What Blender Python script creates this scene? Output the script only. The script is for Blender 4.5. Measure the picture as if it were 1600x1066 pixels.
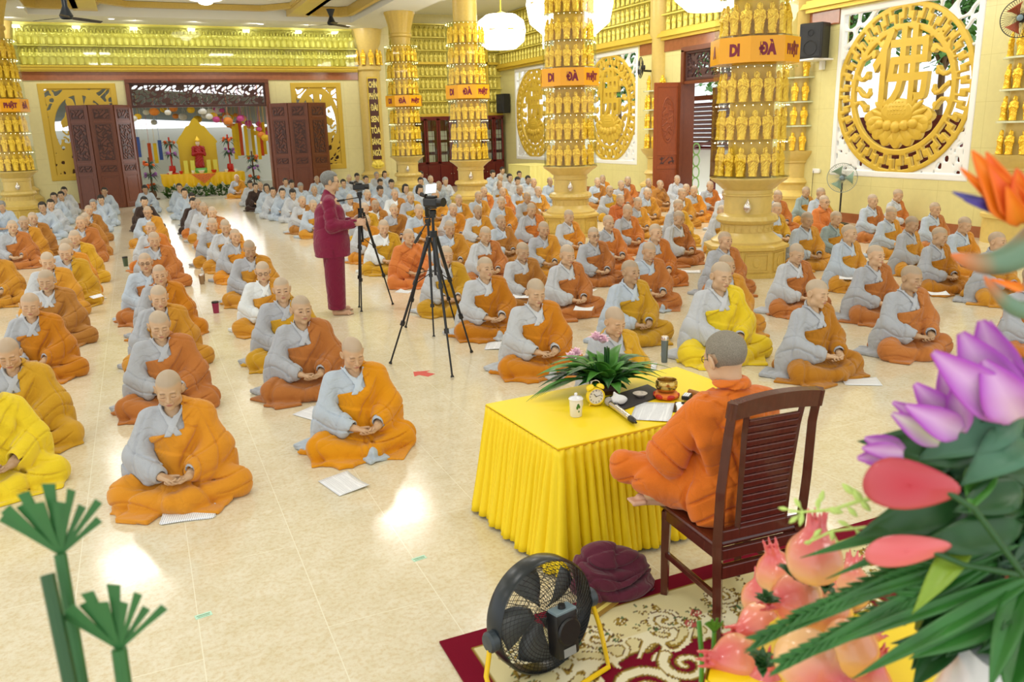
import bpy, bmesh, math, random
import numpy as np
from mathutils import Vector, Matrix, Euler
PI = math.pi
R_ = math.radians
scene = bpy.context.scene
for o in list(bpy.data.objects):
    bpy.data.objects.remove(o)

# ------------------------------------------------------------------ camera
H = 2.15
YAW, PITCH, ROLL, F = 0.41536, 0.252468, -0.0270987, 1284.0
def _axes():
    cy, sy, cp, sp = math.cos(YAW), math.sin(YAW), math.cos(PITCH), math.sin(PITCH)
    fw = np.array([sy*cp, cy*cp, -sp]); r = np.array([cy, -sy, 0.0]); u = np.cross(r, fw)
    c, s = math.cos(ROLL), math.sin(ROLL)
    return c*r+s*u, -s*r+c*u, fw
CR, CU, CF = _axes()
CO = np.array([0, 0, H])
def ray(x, y): return CF + CR*(x-800)/F - CU*(y-533)/F
def atz(x, y, z=0.0):
    d = ray(x, y); return CO + d*(z-H)/d[2]
def atY(x, y, Y):
    d = ray(x, y); return CO + d*Y/d[1]
def atX(x, y, X):
    d = ray(x, y); return CO + d*X/d[0]
def atd(x, y, dist):
    d = ray(x, y); return CO + d/np.linalg.norm(d)*dist
cam_d = bpy.data.cameras.new('camera')
cam = bpy.data.objects.new('camera', cam_d)
scene.collection.objects.link(cam)
M = Matrix.Identity(4)
for i in range(3):
    M[i][0], M[i][1], M[i][2], M[i][3] = CR[i], CU[i], -CF[i], CO[i]
cam.matrix_world = M
cam_d.sensor_width = 36.0
cam_d.lens = F*36/1600
cam_d.clip_start = 0.05
cam_d.clip_end = 400
cam_d.dof.use_dof = True
cam_d.dof.focus_distance = 7.0
cam_d.dof.aperture_fstop = 6.3
scene.camera = cam

# ------------------------------------------------------------------ light
scene.view_settings.view_transform = 'Standard'
scene.view_settings.look = 'None'
scene.view_settings.gamma = 1.0
scene.view_settings.use_curve_mapping = False
scene.view_settings.exposure = -0.1
try:
    scene.cycles.use_denoising = True
    scene.cycles.max_bounces = 8
    scene.cycles.diffuse_bounces = 3
    scene.cycles.glossy_bounces = 3
    scene.cycles.transmission_bounces = 4
    scene.cycles.transparent_max_bounces = 12
    scene.cycles.sample_clamp_indirect = 6.0
    scene.cycles.caustics_reflective = False
    scene.cycles.caustics_refractive = False
except Exception:
    pass
W = bpy.data.worlds.new('sky'); scene.world = W; W.use_nodes = True
bg = W.node_tree.nodes['Background']
bg.inputs[0].default_value = (0.95, 0.98, 1.0, 1)
bg.inputs[1].default_value = 1.5
def area(name, loc, sx, sy, power, color=(1, .97, .9), rot=(0, 0, 0)):
    l = bpy.data.lights.new(name, 'AREA'); l.shape = 'RECTANGLE'; l.size = sx; l.size_y = sy
    l.energy = power; l.color = color
    o = bpy.data.objects.new(name, l); scene.collection.objects.link(o)
    o.location = loc; o.rotation_euler = rot
    return o
for gx in (-6.5, -1.0, 4.5, 10.8):
    for gy in (-1.5, 4.5, 10.5, 16.5, 22.5, 28.0):
        if gy > 24 and gx < 8: continue
        area("ceiling_fill_light", (gx, gy, 6.05), 1.1, 1.1, (84 if gy > 6 else 50), (1, .985, .955))  # added area lamps that fill the hall from above, not actual fittings
for gx in (-2.9, -1.2, .5, 2.3, 4.1, 5.9, 7.2):
    area('soffit_light', (gx, 29.6, 5.72), .22, .22, 24, rot=(R_(25), 0, 0))
for gy in (8.0, 13.0, 18.0, 23.5, 29.5):
    area('aisle_fill_light', (12.3, gy, 6.45), .6, 2.2, 45, (1, .99, .96))  # more fill lamps added over the side aisle
area('doorway_daylight', (2.2, 31.6, 2.2), 3.6, 3.0, 60, (1, 1, 1), (R_(90), 0, PI))

# ------------------------------------------------------------------ object helpers
COL = scene.collection
def link(o): COL.objects.link(o); return o
def tag(o, label=None, cat=None, group=None, kind=None):
    if label: o['label'] = label
    if cat: o['category'] = cat
    if group: o['group'] = group
    if kind: o['kind'] = kind
    return o
def empty(name, loc=(0, 0, 0), rz=0.0, label=None, cat=None, group=None):
    o = bpy.data.objects.new(name, None); link(o)
    o.location = loc; o.rotation_euler = (0, 0, rz); o.empty_display_size = .1
    return tag(o, label, cat, group)
def mobj(name, me, mat=None, parent=None, loc=None, rot=None, scale=None):
    o = bpy.data.objects.new(name, me); link(o)
    if mat is not None and len(me.materials) == 0:
        me.materials.append(mat)
    if parent: o.parent = parent
    if loc is not None: o.location = loc
    if rot is not None: o.rotation_euler = rot
    if scale is not None: o.scale = scale
    return o
def structure(o): o['kind'] = 'structure'; return o
def smooth(me, on=True):
    me.polygons.foreach_set('use_smooth', [on]*len(me.polygons)); return me
def pydata(name, v, f, sm=True):
    me = bpy.data.meshes.new(name)
    me.from_pydata([tuple(map(float, p)) for p in v], [], [tuple(map(int, q)) for q in f])
    me.update()
    return smooth(me, sm)
def npmesh(name, v, f, sm=True):
    """fast quad mesh from numpy arrays"""
    me = bpy.data.meshes.new(name)
    v = np.asarray(v, np.float32); f = np.asarray(f, np.int32); k = f.shape[1]
    me.vertices.add(len(v)); me.vertices.foreach_set('co', v.ravel())
    me.loops.add(f.size); me.loops.foreach_set('vertex_index', f.ravel())
    me.polygons.add(len(f))
    me.polygons.foreach_set('loop_start', np.arange(len(f), dtype=np.int32)*k)
    me.polygons.foreach_set('loop_total', np.full(len(f), k, np.int32))
    me.update(calc_edges=True); me.validate()
    return smooth(me, sm)

class MB:
    """collects shapes into one mesh"""
    def __init__(s): s.v = []; s.f = []; s.m = []; s.mi = 0
    def add(s, v, f):
        n = len(s.v); s.v += [tuple(p) for p in v]
        s.f += [tuple(i+n for i in q) for q in f]; s.m += [s.mi]*len(f); return s
    def box(s, c, d, rot=None, bev=0.0):
        x, y, z = d[0]/2, d[1]/2, d[2]/2
        if bev > 0:
            b = min(bev, x*.9, y*.9, z*.9)
            bm = bmesh.new(); bmesh.ops.create_cube(bm, size=1)
            for q in bm.verts: q.co = Vector((q.co.x*d[0], q.co.y*d[1], q.co.z*d[2]))
            bmesh.ops.bevel(bm, geom=list(bm.edges), offset=b, segments=2, affect='EDGES', profile=.5)
            v = [q.co.copy() for q in bm.verts]; f = [[q.index for q in p.verts] for p in bm.faces]; bm.free()
        else:
            v = [Vector(p) for p in ((-x,-y,-z),(x,-y,-z),(x,y,-z),(-x,y,-z),(-x,-y,z),(x,-y,z),(x,y,z),(-x,y,z))]
            f = [(0,3,2,1),(4,5,6,7),(0,1,5,4),(1,2,6,5),(2,3,7,6),(3,0,4,7)]
        if rot is not None:
            E = Euler(rot).to_matrix() if not isinstance(rot, Matrix) else rot
            v = [E @ p for p in v]
        c = Vector(c)
        return s.add([p+c for p in v], f)
    def box2(s, a, b, bev=0.0):
        return s.box([(a[i]+b[i])/2 for i in range(3)], [abs(b[i]-a[i]) for i in range(3)], None, bev)
    def tube(s, pts, r, n=8, closed=False, cap=True):
        pts = [Vector(p) for p in pts]; m = len(pts)
        rs = r if hasattr(r, '__len__') else [r]*m
        v = []; prev = None
        for i, p in enumerate(pts):
            if closed: t = pts[(i+1) % m]-pts[i-1]
            else: t = pts[min(i+1, m-1)]-pts[max(i-1, 0)]
            t = t.normalized() if t.length > 1e-9 else Vector((0, 0, 1))
            if prev is None:
                a = Vector((0, 0, 1)) if abs(t.z) < .9 else Vector((1, 0, 0))
                nrm = t.cross(a).normalized()
            else:
                nrm = (prev - t*prev.dot(t))
                nrm = nrm.normalized() if nrm.length > 1e-6 else t.orthogonal().normalized()
            prev = nrm; b = t.cross(nrm)
            for k in range(n):
                a = 2*PI*k/n; v.append(p+(nrm*math.cos(a)+b*math.sin(a))*rs[i])
        f = []
        for i in range(m if closed else m-1):
            j = (i+1) % m
            for k in range(n):
                f.append((i*n+k, i*n+(k+1) % n, j*n+(k+1) % n, j*n+k))
        if cap and not closed:
            f.append(tuple(range(n-1, -1, -1))); f.append(tuple((m-1)*n+k for k in range(n)))
        return s.add(v, f)
    def lathe(s, prof, n=32, c=(0, 0, 0), a0=0.0, a1=2*PI, rf=None):
        full = abs(a1-a0-2*PI) < 1e-6; na = n if full else n+1
        v = []
        for (r, z) in prof:
            for k in range(na):
                a = a0+(a1-a0)*k/n
                q = r*(rf(a, z) if rf else 1)
                v.append((c[0]+q*math.cos(a), c[1]+q*math.sin(a), c[2]+z))
        f = []
        for i in range(len(prof)-1):
            for k in range(n):
                k2 = (k+1) % na
                f.append((i*na+k, i*na+k2, (i+1)*na+k2, (i+1)*na+k))
        return s.add(v, f)
    def oct(s, prof, c=(0, 0, 0), n=8, rot=0.0):
        v = []
        for (r, z) in prof:
            for k in range(n):
                a = rot+2*PI*k/n; v.append((c[0]+r*math.cos(a), c[1]+r*math.sin(a), c[2]+z))
        f = [(i*n+k, i*n+(k+1) % n, (i+1)*n+(k+1) % n, (i+1)*n+k) for i in range(len(prof)-1) for k in range(n)]
        f.append(tuple(range(n-1, -1, -1))); f.append(tuple((len(prof)-1)*n+k for k in range(n)))
        return s.add(v, f)
    def ball(s, c, r, n=12, m=8, rot=None):
        if not hasattr(r, '__len__'): r = (r, r, r)
        E = Euler(rot).to_matrix() if rot is not None else Matrix.Identity(3)
        v = []; f = []; c = Vector(c)
        for i in range(m+1):
            t = PI*i/m
            for k in range(n):
                a = 2*PI*k/n
                v.append(c+E @ Vector((r[0]*math.sin(t)*math.cos(a), r[1]*math.sin(t)*math.sin(a), r[2]*math.cos(t))))
        for i in range(m):
            for k in range(n):
                f.append((i*n+k, (i+1)*n+k, (i+1)*n+(k+1) % n, i*n+(k+1) % n))
        return s.add(v, f)
    def prism(s, poly, z0, z1, tf=None):
        n = len(poly)
        v = [Vector((p[0], p[1], z0)) for p in poly]+[Vector((p[0], p[1], z1)) for p in poly]
        if tf is not None: v = [tf @ p for p in v]
        f = [tuple(range(n-1, -1, -1)), tuple(range(n, 2*n))]
        f += [(k, (k+1) % n, n+(k+1) % n, n+k) for k in range(n)]
        return s.add(v, f)
    def mesh(s, name='mesh', sm=False, mats=None, weld=False):
        me = bpy.data.meshes.new(name); me.from_pydata(s.v, [], s.f); me.update()
        if mats:
            for q in mats: me.materials.append(q)
            me.polygons.foreach_set('material_index', s.m)
        if weld:
            bm = bmesh.new(); bm.from_mesh(me); bmesh.ops.remove_doubles(bm, verts=bm.verts, dist=1e-5); bm.to_mesh(me); bm.free()
        smooth(me, sm)
        if sm:
            try: me.set_sharp_from_angle(angle=R_(40))
            except Exception: pass
        return me
    def obj(s, name, mat, parent=None, sm=False, loc=None, rot=None, mats=None):
        return mobj(name, s.mesh(name, sm, mats), None if mats else mat, parent, loc, rot)

# ------------------------------------------------------------------ materials
def srgb(r, g, b):
    return tuple(((c/255)/12.92 if c/255 <= .04045 else ((c/255+.055)/1.055)**2.4) for c in (r, g, b))+(1,)
def newmat(name):
    m = bpy.data.materials.new(name); m.use_nodes = True
    nt = m.node_tree; return m, nt, nt.nodes['Principled BSDF']
def N(nt, t, **kw):
    n = nt.nodes.new(t)
    for k, v in kw.items():
        if k.startswith('i_'):
            key = k[2:]
            n.inputs[int(key) if key.isdigit() else key.replace('_', ' ')].default_value = v
        else: setattr(n, k, v)
    return n
def pmat(name, col, rough=.5, metal=0.0, bump=0.0, scale=20.0, var=0.0, spec=.5, coat=0.0, emis=0.0, trans=0.0, stretch=None, vcol=False, objcol=False, detail=4.0):
    m, nt, b = newmat(name)
    L = nt.links
    b.inputs['Base Color'].default_value = col; b.inputs['Roughness'].default_value = rough
    b.inputs['Metallic'].default_value = metal
    b.inputs['Specular IOR Level'].default_value = spec
    b.inputs['Coat Weight'].default_value = coat
    if emis: b.inputs['Emission Color'].default_value = col; b.inputs['Emission Strength'].default_value = emis
    if trans: b.inputs['Transmission Weight'].default_value = trans
    src = None
    if objcol:
        oi = N(nt, 'ShaderNodeObjectInfo'); src = oi.outputs['Color']
    if vcol:
        vc = N(nt, 'ShaderNodeVertexColor', layer_name='Col')
        if src is None: src = vc.outputs['Color']
        else:
            mx = N(nt, 'ShaderNodeMix', data_type='RGBA', blend_type='MULTIPLY'); mx.inputs[0].default_value = 1
            L.new(src, mx.inputs[6]); L.new(vc.outputs['Color'], mx.inputs[7]); src = mx.outputs[2]
    if bump or var:
        tc = N(nt, 'ShaderNodeTexCoord'); vec = tc.outputs['Object']
        if stretch:
            mp = N(nt, 'ShaderNodeMapping'); mp.inputs['Scale'].default_value = stretch
            L.new(vec, mp.inputs[0]); vec = mp.outputs[0]
        nz = N(nt, 'ShaderNodeTexNoise', i_Scale=scale, i_Detail=detail); L.new(vec, nz.inputs['Vector'])
        if var:
            mr = N(nt, 'ShaderNodeMapRange'); L.new(nz.outputs['Fac'], mr.inputs[0])
            mr.inputs[1].default_value = .3; mr.inputs[2].default_value = .7
            mr.inputs[3].default_value = 1-var; mr.inputs[4].default_value = 1+var
            hs = N(nt, 'ShaderNodeHueSaturation'); hs.inputs['Color'].default_value = col
            if src is not None: L.new(src, hs.inputs['Color'])
            L.new(mr.outputs[0], hs.inputs['Value']); src = hs.outputs['Color']
        if bump:
            bp = N(nt, 'ShaderNodeBump', i_Strength=bump, i_Distance=.01)
            L.new(nz.outputs['Fac'], bp.inputs['Height']); L.new(bp.outputs[0], b.inputs['Normal'])
    if src is not None: L.new(src, b.inputs['Base Color'])
    return m

# ------------------------------------------------------------------ signed-distance modelling
import openvdb
class G:
    def __init__(s, lo, hi, h):
        s.lo = np.array(lo, np.float32); s.h = h
        n = [int(math.ceil((hi[i]-lo[i])/h))+1 for i in range(3)]
        ax = [lo[i]+h*np.arange(n[i], dtype=np.float32) for i in range(3)]
        s.x, s.y, s.z = np.meshgrid(*ax, indexing='ij', copy=True)
    @property
    def p(s): return (s.x, s.y, s.z)
def smin(a, b, k=.02):
    h = np.clip(.5+.5*(b-a)/k, 0, 1); return b+(a-b)*h-k*h*(1-h)
def smax(a, b, k=.02): return -smin(-a, -b, k)
def sph(p, c, r): return np.sqrt((p[0]-c[0])**2+(p[1]-c[1])**2+(p[2]-c[2])**2)-r
def ell(p, c, r, rot=None):
    x, y, z = p[0]-c[0], p[1]-c[1], p[2]-c[2]
    if rot is not None:
        m = np.array(Euler(rot).to_matrix().transposed())
        x, y, z = (m[0][0]*x+m[0][1]*y+m[0][2]*z, m[1][0]*x+m[1][1]*y+m[1][2]*z, m[2][0]*x+m[2][1]*y+m[2][2]*z)
    k0 = np.sqrt((x/r[0])**2+(y/r[1])**2+(z/r[2])**2)
    k1 = np.sqrt((x/r[0]**2)**2+(y/r[1]**2)**2+(z/r[2]**2)**2)
    return k0*(k0-1)/np.maximum(k1, 1e-6)
def cap(p, a, b, r1, r2=None):
    if r2 is None: r2 = r1
    a = np.array(a, float); b = np.array(b, float); d = b-a; L2 = float(d@d)+1e-9
    t = np.clip(((p[0]-a[0])*d[0]+(p[1]-a[1])*d[1]+(p[2]-a[2])*d[2])/L2, 0, 1)
    return np.sqrt((p[0]-a[0]-t*d[0])**2+(p[1]-a[1]-t*d[1])**2+(p[2]-a[2]-t*d[2])**2)-(r1+(r2-r1)*t)
def rbox(p, c, hf, r=.01, rot=None):
    x, y, z = p[0]-c[0], p[1]-c[1], p[2]-c[2]
    if rot is not None:
        m = np.array(Euler(rot).to_matrix().transposed())
        x, y, z = (m[0][0]*x+m[0][1]*y+m[0][2]*z, m[1][0]*x+m[1][1]*y+m[1][2]*z, m[2][0]*x+m[2][1]*y+m[2][2]*z)
    qx, qy, qz = np.abs(x)-hf[0]+r, np.abs(y)-hf[1]+r, np.abs(z)-hf[2]+r
    return np.sqrt(np.maximum(qx, 0)**2+np.maximum(qy, 0)**2+np.maximum(qz, 0)**2)+np.minimum(np.maximum(qx, np.maximum(qy, qz)), 0)-r
def poly_cap(p, pts, rs, k=.01):
    d = None
    for i in range(len(pts)-1):
        e = cap(p, pts[i], pts[i+1], rs[i], rs[i+1]); d = e if d is None else smin(d, e, k)
    return d
def surf(g, d):
    gr = openvdb.FloatGrid(float(g.h*3)); d = np.clip(d, -3*g.h, 3*g.h).astype(np.float32)
    # close the field at the border so every part is a closed solid
    for sl in (np.s_[0], np.s_[-1], np.s_[:, 0], np.s_[:, -1], np.s_[:, :, 0], np.s_[:, :, -1]): d[sl] = np.maximum(d[sl], g.h)
    gr.copyFromArray(d)
    v, q = gr.convertToQuads(0.0)
    v = v*g.h+g.lo
    return v.astype(np.float32), q.astype(np.int32)
def join_vf(parts):
    vs, fs, n = [], [], 0
    for v, f in parts:
        vs.append(v); fs.append(f+n); n += len(v)
    return np.concatenate(vs), np.concatenate(fs)
def vcolor(me, cols):
    at = me.color_attributes.new('Col', 'FLOAT_COLOR', 'POINT')
    c = np.ones((len(me.vertices), 4), np.float32); c[:, :3] = cols
    at.data.foreach_set('color', c.ravel())
rng = np.random.RandomState(7)
random.seed(7)
# ------------------------------------------------------------------ people
M_skin = pmat('skin', (1, 1, 1, 1), .48, vcol=True, objcol=True, bump=.12, scale=90, spec=.45)
def fabric(name, rough=.85, sc=260):
    m = pmat(name, (1, 1, 1, 1), rough, objcol=True, bump=.25, scale=sc, var=.05, spec=.2)
    b = m.node_tree.nodes['Principled BSDF']
    nt = m.node_tree; L = nt.links; tc = N(nt, 'ShaderNodeTexCoord')
    nz = N(nt, 'ShaderNodeTexNoise', i_Scale=4.2, i_Detail=2.0, i_Distortion=1.8); L.new(tc.outputs['Object'], nz.inputs['Vector'])
    s1 = N(nt, 'ShaderNodeMath', operation='SUBTRACT'); s1.inputs[1].default_value = .5; L.new(nz.outputs['Fac'], s1.inputs[0])
    s2 = N(nt, 'ShaderNodeMath', operation='ABSOLUTE'); L.new(s1.outputs[0], s2.inputs[0])
    s3 = N(nt, 'ShaderNodeMath', operation='POWER'); s3.inputs[1].default_value = .6; L.new(s2.outputs[0], s3.inputs[0])
    bp = N(nt, 'ShaderNodeBump', i_Strength=.42, i_Distance=.035); L.new(s3.outputs[0], bp.inputs['Height'])
    ob_ = [n for n in nt.nodes if n.type == 'BUMP' and n != bp][0]; L.new(bp.outputs[0], ob_.inputs['Normal'])
    b.inputs['Sheen Weight'].default_value = .25; b.inputs['Sheen Roughness'].default_value = .5
    return m
M_robe = fabric('robe_cloth'); M_kasaya = fabric('outer_robe_cloth'); M_cloth = fabric('plain_cloth')
M_hair = pmat('hair', (1, 1, 1, 1), .55, objcol=True, bump=1.0, scale=60, stretch=(1, 1, 4), var=.3)
M_black = pmat('black_plastic', srgb(22, 22, 24), .4)
M_frame = pmat('spectacle_frame', srgb(30, 26, 26), .3)

def head_sdf(p, s=0):
    """head around its own centre, facing -y; s picks slightly different faces"""
    fw = [1, 1.06, .95, 1.02][s % 4]; jw = [1, 1.12, .93, 1.05][s % 4]
    d = ell(p, (0, .014, .036), (.074*fw, .094, .082))
    d = smin(d, ell(p, (0, -.026, -.026), (.059*fw, .060, .080)), .03)
    for sx in (-1, 1):
        d = smin(d, sph(p, (sx*.038*fw, -.052, -.018), .026), .02)
        d = smin(d, sph(p, (sx*.040*jw, -.020, -.066), .026), .03)
    d = smin(d, sph(p, (0, -.068, -.091), .019), .022)
    d = smin(d, cap(p, (-.036, -.074, .020), (.036, -.074, .020), .010), .014)
    for sx in (-1, 1):
        d = smax(d, -sph(p, (sx*.031, -.101, .004), .020), .014)
        d = smin(d, ell(p, (sx*.031, -.074, .001), (.0165, .0115, .0105)), .004)
    d = smin(d, cap(p, (0, -.082, .012), (0, -.101, -.026), .0065, .0095), .010)
    for sx in (-1, 1):
        d = smin(d, sph(p, (sx*.0115, -.090, -.030), .0075), .006)
    d = smin(d, ell(p, (0, -.084, -.053), (.025, .012, .012)), .012)
    d = smin(d, ell(p, (0, -.0895, -.0495), (.021, .0075, .0045)), .004)
    d = smin(d, ell(p, (0, -.089, -.0595), (.018, .0085, .0055)), .004)
    for sx in (-1, 1):
        e = ell(p, (sx*.080*fw, .012, -.004), (.009, .021, .034), (0, sx*.18, -sx*.35))
        e = smax(e, -ell(p, (sx*.089*fw, .008, 0), (.008, .012, .022), (0, sx*.18, -sx*.35)), .005)
        d = smin(d, e, .008)
    return d
def head_col(v, look=0, shaved=True):
    x, y, z = v[:, 0], v[:, 1], v[:, 2]
    c = np.tile(np.array([.73, .50, .325]), (len(v), 1))
    n = .5+.5*np.sin(x*61+y*43)*np.sin(z*57+y*31)
    c *= (1+.05*(n-.5))[:, None]
    if shaved:     # close-shaved scalp is greyer than the face
        t = np.clip((z-(.052+.55*np.clip(-.0-y, -.2, .0)*0+np.where(y > -.02, -(y+.02)*.95, 0)))/.018, 0, 1)
        t = t*(np.abs(x) < .2)*np.where(z > -.055, 1, 0)
        c = c*(1-.75*t[:, None])+np.array([.52, .45, .36])*.75*t[:, None]
    def mix(mask, col):
        nonlocal c
        m = np.clip(mask, 0, 1)[:, None]; c = c*(1-m)+np.array(col)*m
    front = y < -.055
    ax = np.abs(x)
    cheek = np.exp(-(((ax-.04)/.02)**2+((z+.022)/.02)**2))*front
    mix(cheek*.30, (.74, .36, .25))
    brow = np.clip(1-np.abs(z-(.0245-.09*np.abs(ax-.028)))/.0062, 0, 1)*np.clip((ax-.010)/.006, 0, 1)*np.clip((.050-ax)/.008, 0, 1)*front
    mix(brow*.85, (.16, .10, .07))
    lid = np.clip(1-np.abs(z+.0045-.00-6.0*(ax-.031)**2)/.0033, 0, 1)*np.clip((.0165-np.abs(ax-.031))/.004, 0, 1)*(y < -.068)
    mix(lid*1.0, (.07, .04, .035))
    if look:
        eye = np.clip(1-np.sqrt(((ax-.031)/.0125)**2+((z-.0005)/.0042)**2), 0, 1)*2.2*(y < -.07)
        mix(eye, (.06, .04, .035))
    crease = np.clip(1-np.abs(z-.009+5*(ax-.031)**2)/.0018, 0, 1)*np.clip((.017-np.abs(ax-.031))/.004, 0, 1)*(y < -.065)
    mix(crease*.5, (.45, .24, .16))
    lips = np.clip(1-np.sqrt((x/.025)**2+((z+.0545)/.0115)**2), 0, 1)*1.6*(y < -.082)
    mix(np.clip(lips, 0, .85), (.56, .20, .17))
    mouth = np.clip(1-np.abs(z+.0540)/.0024, 0, 1)*np.clip((.024-ax)/.005, 0, 1)*(y < -.08)
    mix(mouth*.8, (.26, .08, .07))
    nost = np.exp(-(((ax-.007)/.003)**2+((z+.0365)/.0025)**2))*(y < -.085)
    mix(nost*.8, (.2, .09, .07))
    return c

def hand_parts(p, w, f, t, side, r=1.0, curl=.35, spread=1.0):
    """w wrist, f finger direction, t palm normal (where the fingers curl to); side +-1 puts the thumb"""
    w = np.array(w, float); f = np.array(f, float); f /= np.linalg.norm(f)
    t = np.array(t, float); t -= f*(t@f); t /= np.linalg.norm(t); s = np.cross(f, t)*side
    pc = w+f*.045
    q = [p[i]-pc[i] for i in range(3)]
    a = q[0]*f[0]+q[1]*f[1]+q[2]*f[2]; b = q[0]*s[0]+q[1]*s[1]+q[2]*s[2]; c = q[0]*t[0]+q[1]*t[1]+q[2]*t[2]
    qx, qy, qz = np.abs(a)-.036, np.abs(b)-(.026+.10*np.clip(a, -.04, .04)), np.abs(c)-.004
    d = np.sqrt(np.maximum(qx, 0)**2+np.maximum(qy, 0)**2+np.maximum(qz, 0)**2)+np.minimum(np.maximum(qx, np.maximum(qy, qz)), 0)-.010
    d = smin(d, cap(p, w-f*.03, w+f*.015, .024, .024), .02)
    for k, (off, ln) in enumerate(((-.030, .068), (-.010, .078), (.011, .073), (.030, .056))):
        b0 = w+f*.080+s*off*-1*.92; fd = f+s*(-off)*spread*2.2; fd /= np.linalg.norm(fd)
        rr = .0085 if k < 3 else .0072; pts = [b0-f*.012]; cur = b0.copy(); ang = .15
        for j in range(3):
            cur = cur+(fd*math.cos(ang)+t*math.sin(ang))*ln*(.44, .32, .26)[j]; pts.append(cur.copy()); ang += curl*(1.0+.25*k)
        pts.insert(1, b0)
        d = smin(d, poly_cap(p, pts, [rr*1.1, rr*1.06, rr, rr*.92, rr*.78], .002), .0035)
    th = w+f*.012+s*.024
    pts = [th, th+f*.030+s*.020+t*.010, th+f*.056+s*.026+t*.022, th+f*.078+s*.022+t*.030]
    d = smin(d, poly_cap(p, pts, [.014, .0115, .0095, .0078], .003), .006)
    return d

def body_meshes_seated(head_s, look, pitch, turn, hands=1, tilt=0.0):
    """one mesh: head, neck, hidden trunk and limbs, forearms and hands"""
    hc = np.array([.012*tilt, -.012-.10*math.sin(pitch)*.35, .692])
    parts = []; cols = []
    g = G((-.105, -.135, -.20), (.105, .125, .128), .0034)
    d = head_sdf(g.p, head_s)
    v, f = surf(g, smin(d, cap(g.p, (0, .022, -.03), (0, .012, -.24), .047, .052), .03))
    c = head_col(v, look)
    E = np.array(Euler((pitch, tilt*.12, turn)).to_matrix())
    k = np.clip((v[:, 2]+.19)/.09, 0, 1)[:, None]         # the neck base stays on the shoulders
    vr = v@E.T; v = vr*k+v*(1-k)+hc
    parts.append((v, f)); cols.append(c)
    g = G((-.36, -.42, .0), (.36, .16, .60), .016)
    d = cap(g.p, (0, .04, .14), (0, .03, .44), .11, .10)
    d = smin(d, cap(g.p, (-.12, .03, .49), (.12, .03, .49), .045), .05)
    d = smin(d, cap(g.p, (0, .03, .46), (0, .015, .56), .05), .03)
    for sx in (-1, 1):
        d = smin(d, cap(g.p, (sx*.16, .02, .48), (sx*.22, -.02, .27), .045, .04), .03)
        d = smin(d, cap(g.p, (sx*.22, -.02, .27), (sx*.08, -.22, .205), .038, .026), .02)
        d = smin(d, cap(g.p, (sx*.09, .0, .10), (sx*.28, -.13, .085), .07, .042), .03)
        d = smin(d, cap(g.p, (sx*.28, -.14, .07), (-sx*.03, -.27, .055), .036, .026), .03)
    v, f = surf(g, d); parts.append((v, f)); cols.append(np.tile([.73, .50, .325], (len(v), 1)))
    if hands:
        g = G((-.15, -.40, .10), (.15, -.17, .29), .0033)
        d = hand_parts(g.p, (-.085, -.225, .212), (.80, -.52, -.22), (.15, .30, .95), -1, curl=.30)
        d = smin(d, cap(g.p, (-.15, -.14, .235), (-.085, -.225, .212), .03, .023), .01)
        v, f = surf(g, d); parts.append((v, f)); cols.append(np.tile([.73, .50, .325], (len(v), 1)))
        d = hand_parts(g.p, (.085, -.228, .196), (-.80, -.50, -.20), (-.15, .30, .95), 1, curl=.30)
        d = smin(d, cap(g.p, (.15, -.14, .23), (.085, -.228, .196), .03, .023), .01)
        v, f = surf(g, d); parts.append((v, f)); cols.append(np.tile([.73, .50, .325], (len(v), 1)))
    v, f = join_vf(parts)
    me = npmesh('body', v, f); vcolor(me, np.concatenate(cols)); me.materials.append(M_skin)
    return me

def crease(t, w=.22): return np.exp(-(np.sin(t*.5)/w)**2)
def fold(x, y, z, seed):
    """folds of the cloth: broad waves with narrow creases between them; + is inward"""
    r = np.random.RandomState(seed); a = r.uniform(0, 6, 14)
    w = .9*np.sin(7*x+a[0])+.7*np.sin(10*z+5*x+a[1])+.7*np.sin(8*y+a[2])
    up = np.clip((z-.15)/.10, 0, 1); lo = np.clip((.22-z)/.08, 0, 1)
    # trunk: folds run from the left shoulder down across the chest
    dd = np.sqrt((x-.17)**2+(z-.56)**2); ang = np.arctan2(z-.60, x-.20)
    t1 = ang*13+w*1.0+a[3]
    s1 = (.5*np.sin(t1)+1.0*crease(t1, .18))*up*np.clip(dd/.15, .2, 1)
    t2 = 52*z+26*x+w*1.6+a[6]
    s2 = .9*crease(t2, .16)*up*np.clip(np.sin(9*x+7*z+a[7])+.2, 0, 1)
    # lap: folds fan out from the belly to the knees and run along the shins
    t3 = np.arctan2(y-.10, np.abs(x)+.04)*9+w*1.2+a[4]
    s3 = (.6*np.sin(t3)+1.1*crease(t3, .20))*lo
    t4 = 60*z+22*y+30*x*np.sin(3*x+a[8])+w*1.4+a[5]
    s4 = 1.0*crease(t4, .17)*lo*np.clip(np.sin(8*x+11*y+a[9])+.3, 0, 1)
    return s1+s2+s3+s4-.25
def sleeve_fold(x, y, z, seed):
    r = np.random.RandomState(seed+50); a = r.uniform(0, 6, 6); ax = np.abs(x)
    w = .8*np.sin(11*z+a[0])+.8*np.sin(13*ax+9*y+a[1])
    t1 = 44*(z-.9*ax)+22*y+w*1.3+a[2]      # gathers on the inside of the elbow
    t2 = 30*(ax+.8*y)+w+a[3]
    return .9*crease(t1, .18)*np.clip(1.3-np.abs(z-.27)/.14, 0, 1)+.35*np.sin(t2)+.8*crease(t2, .17)*np.clip((z-.1)/.1, 0, 1)-.2

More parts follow.
